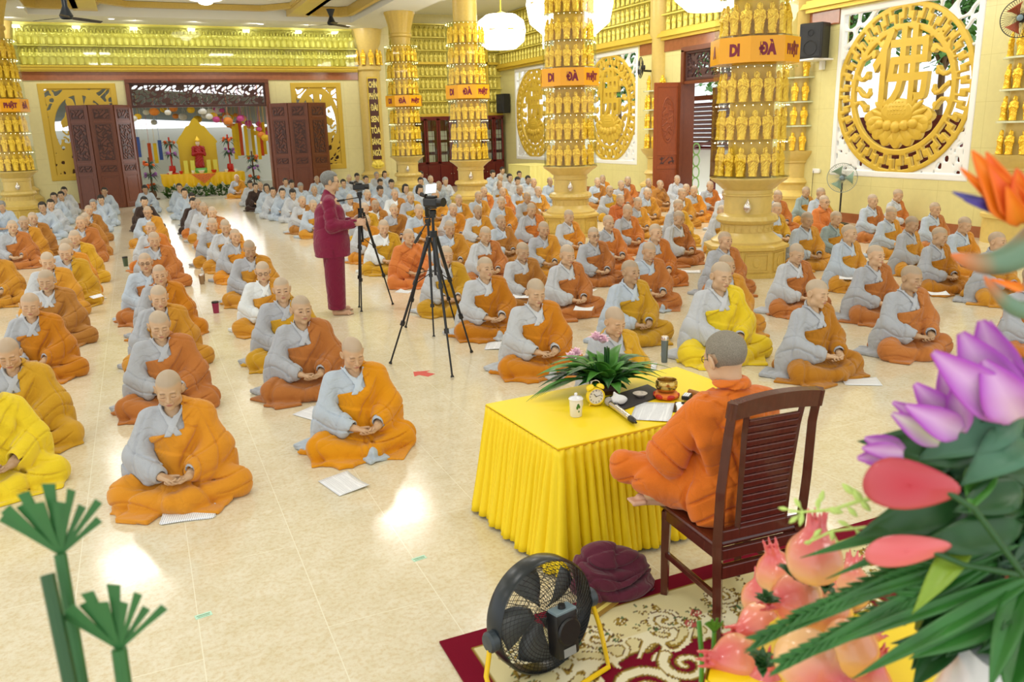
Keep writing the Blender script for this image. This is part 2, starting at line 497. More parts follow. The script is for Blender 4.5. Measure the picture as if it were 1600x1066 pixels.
def trunk(p, inf=0.0):
    d = ell(p, (0, .05, .13), (.175+inf, .16+inf, .13+inf))
    d = smin(d, cap(p, (0, .035, .20), (0, .03, .36), .135+inf, .125+inf), .05)
    d = smin(d, ell(p, (0, .03, .415), (.158+inf, .115+inf, .12+inf)), .05)
    d = smin(d, cap(p, (-.115, .035, .500), (.115, .035, .500), .052+inf, .052+inf), .05)
    d = smin(d, cap(p, (0, .04, .50), (0, .03, .566), .078+inf, .056+inf), .03)
    return d
def arm(p, sx, inf=0.0, wide=1.0, drop=0.0):
    d = cap(p, (sx*.150, .03, .490), (sx*.225, -.015, .28), .055+inf, .070*wide+inf)
    e = cap(p, (sx*.225, -.015, .275), (sx*.105, -.195, .215), .070*wide+inf, .050+inf)
    d = smin(d, e, .05)
    if drop:   # wide sleeve hanging below the forearm
        d = smin(d, cap(p, (sx*.245, .0, .20), (sx*.150, -.165, .165), .060+inf, .030+inf), .05)
        d = smin(d, ell(p, (sx*.27, .03, .12), (.06*drop+inf, .10*drop, .13)), .05)
    return smax(d, -cap(p, (sx*.07, -.24, .20), (sx*.12, -.175, .222), .036), .008)
def lap(p, inf=0.0, seed=0, knee=.315):
    r = np.random.RandomState(seed+9); a = r.uniform(-.02, .02, 6)
    d = ell(p, (0, -.08, .06), (.20+inf, .20+inf, .085+inf))
    for sx in (-1, 1):
        k = (sx*(knee+a[0 if sx < 0 else 1]), -.15+a[2], .080+inf*.4)
        d = smin(d, cap(p, (sx*.11, .03, .11), k, .098+inf, .074+inf), .03)
        e = cap(p, (k[0], k[1]-.02, .062), (-sx*.03, -.315, .050+.012*sx), .066+inf, .043+inf)
        d = smin(d, e, .018)
    d = smin(d, ell(p, (0, .14, .05), (.22+inf, .15+inf, .07+inf)), .06)
    return d
def spread(p, seed, r0=1.0):
    """cloth lying on the floor round the sitter"""
    r = np.random.RandomState(seed+31); x, y, z = p
    d = None
    for k in range(5):
        a = r.uniform(0, 2*PI) if k > 1 else (PI*1.25+k*PI*.5+r.uniform(-.2, .2))
        c = (.30*math.cos(a)*r0, -.08+.26*math.sin(a)*r0, .008)
        e = rbox(p, (c[0], c[1], .006), (r.uniform(.08, .14), r.uniform(.07, .11), .012), .006, (r.uniform(-.06, .06), r.uniform(-.06, .06), r.uniform(0, 3)))
        d = e if d is None else smin(d, e, .03)
    return d
LO, HI = (-.50, -.46, -.004), (.50, .36, .62)
def build_seated(seed, kind='nun', h=.0066):
    """returns dict part name -> mesh"""
    out = {}
    g = G(LO, HI, h); x, y, z = p = g.p
    fo = fold(x, y, z, seed)*.0150; sf = sleeve_fold(x, y, z, seed)*.012
    tr = trunk(p)
    neckcut = -smin(cap(p, (0, -.075, .62), (0, -.020, .515), .075, .030), cap(p, (0, .0, .57), (0, .0, .66), .058, .075), .02)
    ra = arm(p, -1, .004, 1.05, 1.0)+sf; la = arm(p, 1, .002, .95, 0)
    if kind == 'nun':
        d = smin(tr+fo*.4, ra, .025)
        d = smin(d, la, .03)
        tail = rbox(p, (-.29, .08, .012), (.11, .13, .02), .012, (.05, .04, .5))+fo*.5
        d = smin(d, tail, .05)
        if seed == 1: d = smin(d, smin(rbox(p, (.02, -.36, .014), (.085, .055, .016), .01, (0, .03, .3)), ell(p, (.0, -.33, .05), (.05, .06, .05)), .03)+fo*.8, .02)
        d = smax(smax(d, neckcut, .006), -z, .003)
        out['robe'] = surf(g, d)
        # collar bands crossing over the chest
        fr = (np.abs(trunk(p, .009))-.005)
        s1 = np.abs((x-.062)*.86+(z-.565)*-.50)-.020      # from her left neck down to the right
        s2 = np.abs((x+.062)*.86+(z-.565)*.50)-.020
        b1 = np.maximum(np.maximum(fr, np.abs((x+.066)*.87-(.575-z)*.50)-.019), np.maximum(z-.57, .40-z))
        b2 = np.maximum(np.maximum(fr-.004, np.abs((x-.066)*.87+(.575-z)*.50)-.019), np.maximum(z-.57, .40-z))
        col = np.maximum(np.minimum(b1, b2), y-.06)
        col = np.maximum(col, neckcut)
        out['collar'] = surf(g, col)
        # outer robe over the left shoulder, trunk, left arm and lap
        tk = trunk(p, .013+.010*np.clip((x-.05)/.02, 0, 1)*np.clip((z-.2)/.1, 0, 1)+.012*np.clip((.30-.2*x-z)/.012, 0, 1))+fo
        r = np.random.RandomState(seed+3)
        top = .415+r.uniform(-.02, .015)+.20*x
        side = .050+r.uniform(-.012, .015)
        reg = np.minimum(z-top, side-x-.10*(z-.45))      # bare area: above the line and right of the edge
        tk = smax(tk, reg, .006)
        ls = smin(arm(p, 1, .016, 1.12, .9)+sf*1.2, cap(p, (.09, .03, .515), (.17, .03, .485), .066, .072)+fo*.5, .035)
        k = smin(tk, ls, .022)
        lp = lap(p, .012, seed)+fo*1.15
        k = smin(k, lp, .03)
        k = smin(k, spread(p, seed)+fo*.4, .025)
        k = smax(smax(smax(k, neckcut-.004, .006), -z, .003), -(ra-.002), .004)
        # open the lap a little where the hands lie
        k = smax(k, -ell(p, (0, -.27, .235), (.11, .09, .075)), .03)
        out['outer_robe'] = surf(g, k)
    elif kind == 'monk':      # all in one colour, both shoulders covered
        la = arm(p, 1, .010, 1.1, .8)+sf*1.1; ra = arm(p, -1, .010, 1.1, .8)+sf*1.1
        d = smin(smin(trunk(p, .012)+fo, ra, .03), la, .03)
        sash = trunk(p, .024+.008*np.sin(40*(x+z)))+fo
        s = np.abs((x-.0)*.72+(z-.36)*-.70)-.085
        d = smin(d, np.maximum(sash, s), .006)
        d = smin(d, smin(lap(p, .012, seed)+fo*1.1, spread(p, seed)+fo*.4, .025), .03)
        d = smax(smax(d, neckcut-.006, .006), -z, .003)
        d = smax(d, -ell(p, (0, -.27, .235), (.11, .09, .07)), .03)
        out['outer_robe'] = surf(g, d)
    else:                     # lay follower, loose pale robe
        la = arm(p, 1, .006, 1.0, .7)+sf; ra = arm(p, -1, .006, 1.0, .7)+sf
        d = smin(smin(trunk(p, .006)+fo*.7, ra, .03), la, .03)
        d = smin(d, smin(lap(p, .004, seed, .32)+fo, spread(p, seed, .9)+fo*.3, .025), .03)
        d = smax(smax(d, neckcut, .006), -z, .003)
        d = smax(d, -ell(p, (0, -.27, .235), (.10, .08, .07)), .03)
        out['robe'] = surf(g, d)
        fr = (np.abs(trunk(p, .014))-.006)
        b1 = np.maximum(np.maximum(fr, np.abs((x+.066)*.87-(.575-z)*.50)-.015), np.maximum(z-.57, .38-z))
        out['collar'] = surf(g, np.maximum(np.maximum(b1, y-.04), neckcut))
    res = {}
    for n_, (v, f) in out.items():
        v = v*np.array([1.02, 1.0, 1.035], np.float32); me = npmesh(n_, v, f); me.materials.append(M_kasaya if n_ == 'outer_robe' else M_robe); res[n_] = me
    return res
def hair_mesh(style, s=0):
    g = G((-.12, -.13, -.20), (.12, .17, .16), .006); x, y, z = p = g.p
    d = ell(p, (0, .018, .040), (.084, .102, .090))
    line = (z-.030+np.where(y < -.03, (-.03-y)*-1.05+.0, 0)) if False else None
    cutf = np.maximum(-.052-y, z-.070)          # face opening in front, below hairline
    face = np.minimum(.066-z, -.040-y)
    d = smax(d, face, .012)
    low = np.where(y > 0, -.075, -.03+0*y)
    if style == 'short':
        d = smax(d, (-.03-.5*y)-z, .01)
    elif style == 'tied':
        d = smax(d, (-.02-.6*y)-z, .01); d = smin(d, sph(p, (0, .108, -.015), .036), .015)
    else:
        d = smin(d, smax(ell(p, (0, .03, -.035), (.098, .085, .115)), -.012-y, .01), .03)
        d = smax(d, -.135-z, .02)
    d = smax(d, -head_sdf(p, s)-.004, .002)
    d = d+.0025*np.sin(120*x+20*np.sin(30*y))*np.sin(90*y+9)
    v, f = surf(g, d)
    return v, f

SK = [(.86, .84, .80, 1), (.78, .75, .70, 1), (.86, .80, .74, 1), (.70, .66, .61, 1), (.93, .90, .86, 1)]
POSES = [(0, 0, .30, 0.0, .0), (1, 0, .16, .10, .5), (2, 1, .06, -.12, -.4), (3, 0, .22, -.05, 0), (0, 1, .02, .15, .4), (2, 0, .36, .05, -.3)]
BODY = [body_meshes_seated(*q[:4], 1, q[4]) for q in POSES]
def pose_mat(q):
    hc = Vector((.012*q[4], -.012-.10*math.sin(q[2])*.35, .692))
    return Matrix.Translation(hc) @ Euler((q[2], q[4]*.12, q[3])).to_matrix().to_4x4()
NUN = [build_seated(s, 'nun') for s in (1, 2, 5, 8)]
MONK = [build_seated(s, 'monk') for s in (3, 4)]
LAY = [build_seated(s, 'lay', .0095) for s in (6, 7)]
HAIR = {}
for st in ('short', 'tied', 'bob'):
    vv, ff = hair_mesh(st)
    me = npmesh('hair', vv, ff); me.materials.append(M_hair); HAIR[st] = me
def glasses_mesh():
    m = MB()
    for sx in (-1, 1):
        pts = [(sx*.031+.021*math.cos(a)*1.0, -.094+.006*abs(math.cos(a)), .003+.016*math.sin(a)) for a in np.linspace(0, 2*PI, 17)[:-1]]
        m.tube(pts, .0016, 6, closed=True)
        m.tube([(sx*.052, -.088, .006), (sx*.074, -.05, .008), (sx*.083, .01, .010)], .0016, 6)
    m.tube([(-.010, -.096, .006), (0, -.099, .008), (.010, -.096, .006)], .0015, 6)
    return m.mesh('glasses', True)
GLASS_ME = glasses_mesh(); GLASS_ME.materials.append(M_frame)

OCH, BRN, ORG, GLD, YEL, RUS = srgb(204, 144, 46), srgb(176, 120, 52), srgb(212, 124, 60), srgb(206, 158, 40), srgb(244, 214, 44), srgb(192, 106, 54)
GREY, LGREY, BLUE, DARK, WHT = srgb(176, 180, 188), srgb(196, 200, 206), srgb(186, 198, 212), srgb(64, 48, 42), srgb(226, 232, 236)
def person(name, x, y, kind, pose, robe_i, outer=None, robe=GREY, hair=None, hairc=None, rz=0.0, sc=1.0, spec=False, collar=None, skin=0, z=0.0):
    root = empty(name, (x, y, z), rz); root.scale = (sc, sc, sc)
    def part(nm, me, col):
        o = mobj(nm, me, None, root); o.color = col; return o
    part('body', BODY[pose], SK[skin % 5])
    lib = NUN[robe_i % 4] if kind == 'nun' else MONK[robe_i % 2] if kind == 'monk' else LAY[robe_i % 2]
    for nm, me in lib.items():
        c = outer if nm == 'outer_robe' else (collar or tuple(min(1, q*1.12) for q in robe[:3])+(1,)) if nm == 'collar' else robe
        part(nm, me, c)
    if hair:
        o = part('hair', HAIR[hair], hairc or srgb(38, 32, 30)); o.matrix_local = pose_mat(POSES[pose])
    if spec:
        o = part('glasses', GLASS_ME, (1, 1, 1, 1)); o.matrix_local = pose_mat(POSES[pose])
    return root
# ------------------------------------------------------------------ room materials
def floor_mat():
    m, nt, b = newmat('marble_tile'); L = nt.links
    tc = N(nt, 'ShaderNodeTexCoord'); mp = N(nt, 'ShaderNodeMapping')
    mp.inputs['Rotation'].default_value = (0, 0, PI/2); mp.inputs['Location'].default_value = (.0, .0, 0)
    L.new(tc.outputs['Object'], mp.inputs[0])
    br = N(nt, 'ShaderNodeTexBrick', offset=.5, offset_frequency=2)
    br.inputs['Scale'].default_value = 1; br.inputs['Brick Width'].default_value = 1.67; br.inputs['Row Height'].default_value = .53
    br.inputs['Mortar Size'].default_value = .003; br.inputs['Mortar Smooth'].default_value = .5
    br.inputs['Color1'].default_value = (0, 0, 0, 1); br.inputs['Color2'].default_value = (1, 1, 1, 1); br.inputs['Mortar'].default_value = (.5, .5, .5, 1)
    L.new(mp.outputs[0], br.inputs['Vector'])
    n1 = N(nt, 'ShaderNodeTexNoise', i_Scale=7.0, i_Detail=8.0, i_Roughness=.65, i_Distortion=.6)
    n2 = N(nt, 'ShaderNodeTexNoise', i_Scale=38.0, i_Detail=4.0, i_Roughness=.7)
    L.new(tc.outputs['Object'], n1.inputs['Vector']); L.new(tc.outputs['Object'], n2.inputs['Vector'])
    cr = N(nt, 'ShaderNodeValToRGB'); L.new(n1.outputs['Fac'], cr.inputs[0])
    e = cr.color_ramp.elements; e[0].position = .30; e[0].color = srgb(222, 210, 178); e[1].position = .68; e[1].color = srgb(234, 226, 204)
    c2 = N(nt, 'ShaderNodeValToRGB'); L.new(n2.outputs['Fac'], c2.inputs[0])
    e = c2.color_ramp.elements; e[0].position = .36; e[0].color = srgb(236, 218, 184); e[1].position = .55; e[1].color = (1, 1, 1, 1)
    mx = N(nt, 'ShaderNodeMix', data_type='RGBA', blend_type='MULTIPLY'); mx.inputs[0].default_value = .55
    L.new(cr.outputs[0], mx.inputs[6]); L.new(c2.outputs[0], mx.inputs[7])
    m3 = N(nt, 'ShaderNodeMix', data_type='RGBA', blend_type='MIX'); L.new(br.outputs['Fac'], m3.inputs[0])
    L.new(mx.outputs[2], m3.inputs[6]); m3.inputs[7].default_value = srgb(240, 234, 212)
    L.new(m3.outputs[2], b.inputs['Base Color'])
    b.inputs['Roughness'].default_value = .14; b.inputs['Specular IOR Level'].default_value = .5
    n3 = N(nt, 'ShaderNodeTexNoise', i_Scale=2.2, i_Detail=2.0); L.new(tc.outputs['Object'], n3.inputs['Vector'])
    bp = N(nt, 'ShaderNodeBump', i_Strength=.10, i_Distance=.02); L.new(n3.outputs['Fac'], bp.inputs['Height']); L.new(bp.outputs[0], b.inputs['Normal'])
    return m
M_floor = floor_mat()
def tile_mat(name, c1, c2, w, h, rough=.25, axis='x'):
    m, nt, b = newmat(name); L = nt.links
    tc = N(nt, 'ShaderNodeTexCoord'); sp = N(nt, 'ShaderNodeSeparateXYZ'); cb = N(nt, 'ShaderNodeCombineXYZ')
    L.new(tc.outputs['Object'], sp.inputs[0])
    L.new(sp.outputs['X' if axis == 'x' else 'Y'], cb.inputs[0]); L.new(sp.outputs['Z'], cb.inputs[1])
    br = N(nt, 'ShaderNodeTexBrick', offset=0.0)
    br.inputs['Scale'].default_value = 1; br.inputs['Brick Width'].default_value = w; br.inputs['Row Height'].default_value = h
    br.inputs['Mortar Size'].default_value = .004; br.inputs['Color1'].default_value = c1; br.inputs['Color2'].default_value = c1
    br.inputs['Mortar'].default_value = c2; L.new(cb.outputs[0], br.inputs['Vector'])
    nz = N(nt, 'ShaderNodeTexNoise', i_Scale=9.0, i_Detail=5.0); L.new(tc.outputs['Object'], nz.inputs['Vector'])
    mr = N(nt, 'ShaderNodeMapRange'); L.new(nz.outputs['Fac'], mr.inputs[0]); mr.inputs[3].default_value = .93; mr.inputs[4].default_value = 1.05
    hs = N(nt, 'ShaderNodeHueSaturation'); L.new(br.outputs['Color'], hs.inputs['Color']); L.new(mr.outputs[0], hs.inputs['Value'])
    L.new(hs.outputs[0], b.inputs['Base Color']); b.inputs['Roughness'].default_value = rough
    return m
M_wallx = tile_mat('pale_yellow_wall_tile_back', srgb(232, 222, 164), srgb(214, 202, 140), .8, .8, .3, 'x')
M_wally = tile_mat('pale_yellow_wall_tile_side', srgb(226, 216, 150), srgb(208, 196, 128), .8, .8, .3, 'y')
M_ceil = pmat('ceiling_plaster', srgb(246, 247, 240), .8)
M_stone = pmat('golden_cream_stone', srgb(222, 194, 112), .32, bump=.08, scale=12, var=.04)
M_stone2 = pmat('golden_stone_capital', srgb(216, 184, 92), .35, bump=.10, scale=20, var=.05)
M_goldp = pmat('gold_paint', srgb(222, 190, 66), .38, metal=.25, bump=.05, scale=30, var=.03)
M_gold = pmat('statue_gold', srgb(255, 208, 60), .22, metal=.42, bump=.06, scale=60)
M_goldw = pmat('frieze_gold', srgb(228, 212, 98), .28, metal=.2, bump=.05, scale=40)
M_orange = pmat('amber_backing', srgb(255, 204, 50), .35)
M_white = pmat('white_paint', srgb(244, 244, 240), .45)
M_brownm = pmat('brown_marble', srgb(158, 96, 62), .15, var=.12, scale=8)
M_wood = pmat('dark_red_wood', srgb(112, 58, 32), .32, bump=.12, scale=14, stretch=(6, 6, .6), var=.18)
M_wood2 = pmat('carved_dark_wood', srgb(72, 40, 34), .45, bump=.9, scale=26, var=.15)
M_wood3 = pmat('reddish_wood', srgb(146, 72, 36), .30, bump=.12, scale=14, stretch=(6, 6, .6), var=.18)
M_lacq = pmat('dark_red_lacquer', srgb(96, 22, 22), .25, var=.08, scale=6)
M_maroonp = pmat('maroon_paint', srgb(128, 20, 46), .4)
M_silver = pmat('silver', srgb(222, 214, 206), .22, metal=.85)
M_glass = None
def glass_mat():
    m, nt, b = newmat('clear_glass'); L = nt.links
    tr = N(nt, 'ShaderNodeBsdfTransparent'); tr.inputs[0].default_value = (.93, .96, .93, 1)
    gl = N(nt, 'ShaderNodeBsdfGlossy'); gl.inputs[1].default_value = .03
    lw = N(nt, 'ShaderNodeLayerWeight'); pw = N(nt, 'ShaderNodeMath', operation='POWER'); pw.inputs[1].default_value = 4.0; L.new(lw.outputs['Facing'], pw.inputs[0])
    fr = N(nt, 'ShaderNodeMath', operation='MULTIPLY_ADD'); fr.inputs[1].default_value = .55; fr.inputs[2].default_value = .035; L.new(pw.outputs[0], fr.inputs[0])
    mx = N(nt, 'ShaderNodeMixShader'); L.new(fr.outputs[0], mx.inputs[0]); L.new(tr.outputs[0], mx.inputs[1]); L.new(gl.outputs[0], mx.inputs[2])
    L.new(mx.outputs[0], nt.nodes['Material Output'].inputs[0]); return m
M_glass = glass_mat()
M_sign = pmat('yellow_sign', srgb(250, 176, 10), .25)
M_leafg = pmat('leaf_green', srgb(62, 120, 44), .45, var=.3, scale=9)
M_bark = pmat('bark', srgb(110, 84, 60), .9, bump=.6, scale=20)
def emis(name, col, st):
    m, nt, b = newmat(name); b.inputs['Base Color'].default_value = col
    b.inputs['Emission Color'].default_value = col; b.inputs['Emission Strength'].default_value = st; return m
M_lamp = emis('lamp_glow', (1, .98, .90, 1), 7.0)

def text_mesh(s, size, bold=.0, ext=.004, font=None, align='CENTER'):
    cu = bpy.data.curves.new('t', 'FONT'); cu.body = s; cu.size = size; cu.align_x = align; cu.align_y = 'CENTER'
    cu.extrude = ext; cu.offset = bold; cu.resolution_u = 3
    ob = bpy.data.objects.new('t', cu); link(ob); bpy.context.view_layer.update()
    dg = bpy.context.evaluated_depsgraph_get(); me = bpy.data.meshes.new_from_object(ob.evaluated_get(dg))
    bpy.data.objects.remove(ob); me.name = 'lettering'; me.materials.clear()
    return me
def text_obj(s, size, mat, loc, rotm, parent=None, name='lettering', bold=.0, ext=.004, sx=1.0):
    me = text_mesh(s, size, bold, ext); o = mobj(name, me, mat, parent)
    o.matrix_local = Matrix.Translation(Vector(loc)) @ rotm.to_4x4() @ Matrix.Diagonal((sx, 1, 1, 1))
    return o
ROT_BACK = Euler((R_(90), 0, 0)).to_matrix()                 # reads towards -y
ROT_RIGHT = Euler((R_(90), 0, R_(-90))).to_matrix()          # reads towards -x

# ------------------------------------------------------------------ shell
XR, YB, YS = 13.9, 30.8, 32.0
m = MB(); m.box2((-13, -4, -.2), (XR+.3, YS+.3, 0)); structure(m.obj('floor', M_floor))
ap = MB(); ap.box2((-13, YS+.3, -.25), (20, 46, -.02)); structure(ap.obj('trim_1', pmat('courtyard_paving', srgb(196, 188, 160), .5, var=.1, scale=6)))
DX0, DX1, DZ = .10, 4.46, 3.95       # doorway in the back wall
LX0, LX1, LZ0, LZ1 = -2.53, -.28, .90, 3.93
RX0, RX1 = 5.31, 7.10
m = MB()
for a, b_, z0, z1 in ((-3.9, LX0, 0, 4.1), (LX0, LX1, 0, LZ0), (LX0, LX1, LZ1, 4.1), (LX1, DX0, 0, 4.1), (DX0, DX1, DZ, 4.1), (DX1, RX0, 0, 4.1),
                      (RX0, RX1, 0, LZ0), (RX0, RX1, LZ1, 4.1), (RX1, 9.0, 0, 4.1), (-13, -3.9, 0, 4.1), (-13, 9.0, 4.1, 6.0)):
    m.box2((a, YB, z0), (b_, YB+.28, z1))
structure(m.obj('wall_back', M_wallx))
m = MB(); m.box2((9.0, YS, 0), (XR+.3, YS+.25, 6.6)); m.box2((8.75, YB+.28, 0), (9.0, YS+.25, 6.6)); structure(m.obj('wall_alcove', M_wallx))
WIN = [(27.25, 30.55), (21.75, 25.1), (10.6, 13.96)]; WZ0, WZ1 = 1.0, 4.38
DY0, DY1, DRZ = 16.2, 19.4, 4.06
m = MB()
cuts = sorted([(a, b_, WZ0, WZ1) for a, b_ in WIN]+[(DY0, DY1, 0, DRZ)])
y = -4
for a, b_, z0, z1 in cuts:
    m.box2((XR, y, 0), (XR+.28, a, 4.45))
    if z0 > 0: m.box2((XR, a, 0), (XR+.28, b_, z0))
    m.box2((XR, a, z1), (XR+.28, b_, 4.45)); y = b_
m.box2((XR, y, 0), (XR+.28, YS, 4.45)); m.box2((XR, -4, 4.45), (XR+.28, YS, 6.6))
structure(m.obj('wall_right', M_wally))
m = MB()
for a, b_ in ((-3.9, DX0-.15), (DX1+.15, 8.6)): m.box2((a, YB-.02, 0), (b_, YB, .16))
structure(m.obj('baseboard_back', M_brownm))
m = MB()
for a, b_ in ((-4, DY0-.1), (DY1+.1, YS)): m.box2((XR-.02, a, 0), (XR, b_, .20))
structure(m.obj('baseboard_right', M_brownm))
# ceiling: soffits, raised coffer, beams
m = MB(); m.box2((-13, -4, 6.15), (8.6, YB, 6.3))
m.box2((-13, 28.9, 5.74), (8.6, YB, 6.15)); m.box2((-13, 22.6, 5.74), (8.6, 23.6, 6.15))
for x in (-3.6, 7.2): m.box2((x, 23.6, 5.74), (x+1.3, 28.9, 6.15))
m.box2((8.6, -4, 6.5), (XR, YS, 6.65)); m.box2((8.2, -4, 5.9), (8.6, YS, 6.5))
structure(m.obj('ceiling', M_ceil))
def ring_prism(m, outer, inner, z0, z1):
    n = len(outer)
    for k in range(n):
        a, b_, c, d = outer[k], outer[(k+1) % n], inner[(k+1) % n], inner[k]
        m.prism([a, b_, c, d], z0, z1)
def octo(cx, cy, hx, hy, ch):
    return [(cx-hx+ch, cy-hy), (cx+hx-ch, cy-hy), (cx+hx, cy-hy+ch), (cx+hx, cy+hy-ch), (cx+hx-ch, cy+hy), (cx-hx+ch, cy+hy), (cx-hx, cy+hy-ch), (cx-hx, cy-hy+ch)]
m = MB(); ring_prism(m, octo(2.3, 26.3, 2.9, 2.45, .9), octo(2.3, 26.3, 2.72, 2.25, .8), 5.98, 6.14); structure(m.obj('trim_2', M_stone2))
for i, cx in enumerate((-7.0, )):
    pass
m = MB(); ring_prism(m, octo(-1.7, 26.3, .75, 2.3, .3), octo(-1.7, 26.3, .6, 2.1, .25), 5.86, 6.14); structure(m.obj('trim_3', M_stone2))
m = MB(); ring_prism(m, octo(6.3, 26.3, .75, 2.3, .3), octo(6.3, 26.3, .6, 2.1, .25), 5.86, 6.14); structure(m.obj('trim_4', M_stone2))
for i, (x0, x1) in enumerate(((-1.1, -.45), (5.05, 5.7))):
    m = MB(); m.box2((x0, 23.7, 5.86), (x1, 28.8, 6.1)); m.box2((x0-.05, 23.7, 6.04), (x1+.05, 28.8, 6.14)); structure(m.obj('trim_%d' % (5+i), M_stone))
# ceiling medallion lamp
def ceiling_lamp(x, y, lab):
    r = empty('ceiling_light', (x, y, 5.90), 0, lab, 'ceiling light')
    m = MB(); pr = []
    for k in range(48):
        a = 2*PI*k/48; q = 1.25*(1+.12*abs(math.cos(3*a))); pr.append((q*math.cos(a), .75*q*math.sin(a)))
    m.prism(pr, .16, .20); m.obj('medallion', M_goldw, r)
    m = MB(); m.lathe([(.01, -.06), (.42, -.04), (.52, .02), (.50, .10), (.05, .14)], 32); m.obj('shade', emis('lamp_shade_glow', (1, .95, .82, 1), 3.0), r, True)
    m = MB(); m.ball((0, 0, -.09), (.2, .2, .08), 20, 10); m.obj('bulb_cover', M_lamp, r, True)
ceiling_lamp(2.35, 25.9, 'round glowing ceiling light under a carved gold medallion above the doorway')
DL = [(32, 12), (174, 30), (408, 38), (62, 41), (287, 44)]
dl = None
for i, (px, py) in enumerate(DL[:3]):
    q = atz(px, py, 5.72)
    r = empty('downlight', (q[0], q[1], 5.72), 0, 'small round downlight in the white ceiling, ' + ('leftmost, near the corner', 'between the left fan and the ceiling medallion', 'right of the ceiling medallion')[i], 'downlight')
    m = MB(); m.lathe([(.06, .02), (.12, .0), (.13, .02)], 24); m.obj('trim_ring', M_white, r, True)
    m = MB(); m.lathe([(.005, .005), (.075, .005), (.075, .02)], 20); m.obj('lens', M_lamp, r, True)
# ceiling fans
def ceiling_fan(px, py, Y, lab):
    c = atY(px, py, Y); r = empty('ceiling_fan', c, 0, lab, 'ceiling fan')
    m = MB(); top = 5.74-c[2] if Y > 22 else 6.15-c[2]
    m.lathe([(.10, -.02), (.13, .04), (.10, .10), (.05, .22), (.07, top-.15), (.13, top), (.0, top)], 20); m.obj('motor', pmat('fan_black', srgb(30, 38, 48), .35), r, True)
    for k in range(3):
        a = k*2*PI/3+.5; E = Matrix.Rotation(a, 4, 'Z'); m = MB()
        v = []
        for i in range(8):
            t = i/7; w = .055+.03*math.sin(PI*t); x = .08+.62*t
            for yy, zz in ((-w, .012), (w, -.012)): v.append(E @ Vector((x, yy, zz-.03*t)))
        v2 = [p+Vector((0, 0, .008)) for p in v]; n = len(v); f = []
        for i in range(7): f += [(2*i, 2*i+1, 2*i+3, 2*i+2), (n+2*i, n+2*i+2, n+2*i+3, n+2*i+1), (2*i, 2*i+2, n+2*i+2, n+2*i), (2*i+1, n+2*i+1, n+2*i+3, 2*i+3)]
        f += [(0, n, n+1, 1), (n-2, n-1, 2*n-1, 2*n-2)]
        m.add(v+v2, f); m.obj('blade', M_black, r)
ceiling_fan(104, 28, 19.5, 'dark ceiling fan with slim blades at the upper left, above the gold frieze')
ceiling_fan(518, 38, 26.0, 'dark ceiling fan with slim blades left of the farthest column')

# ------------------------------------------------------------------ wall ledges, marble strips, friezes
m = MB()
m.box2((-3.9, YB-.03, 4.02), (7.75, YB, 4.32)); structure(m.obj('trim_7', M_brownm))
m = MB(); m.box2((-3.9, YB-.16, 4.34), (7.75, YB, 4.42)); m.box2((-3.9, YB-.10, 4.28), (7.75, YB, 4.34)); m.box2((-3.9, YB-.20, 4.42), (7.75, YB, 4.47)); structure(m.obj('trim_8', M_goldp))
m = MB(); m.box2((-3.9, YB-.12, 5.66), (7.75, YB, 5.74)); m.box2((-3.9, YB-.16, 5.04), (7.75, YB, 5.08)); structure(m.obj('trim_9', M_goldw))
m = MB(); m.box2((-3.9, YB-.012, 4.47), (7.75, YB, 5.66)); structure(m.obj('trim_10', M_goldw))
m = MB()
for a, b_ in ((13.96, 21.75-.12), (25.1, 27.25), (3, 10.6)):
    m.box2((XR-.03, a, 4.12), (XR, b_, 4.44))
structure(m.obj('trim_11', M_brownm))
m = MB(); m.box2((XR-.22, 2, 4.50), (XR, YS, 4.60)); m.box2((XR-.13, 2, 4.42), (XR, YS, 4.50)); m.box2((XR-.17, 2, 4.60), (XR, YS, 4.66)); structure(m.obj('trim_12', M_goldp))
m = MB()
for k in range(4): m.box2((XR-.16, 2, 5.08+.46*k-.02), (XR, YS, 5.08+.46*k+.02))
m.box2((XR-.012, 2, 4.66), (XR, YS, 6.45)); structure(m.obj('trim_13', M_goldw))
m = MB()
for k in range(8): m.box2((9.0, YS-.16, 2.80+.475*k-.02), (XR, YS, 2.80+.475*k+.02))
m.box2((9.0, YS-.012, 2.8), (XR, YS, 6.15)); structure(m.obj('trim_14', M_goldw))
m = MB(); m.box2((9.0, YS-.20, 2.68), (XR, YS, 2.80)); m.box2((9.0, YS-.2, 2.8), (9.08, YS, 6.15)); m.box2((13.2, YS-.2, 2.8), (13.3, YS, 6.15)); m.box2((9, YS-.2, 4.66), (XR, YS, 4.75)); structure(m.obj('trim_15', M_goldp))

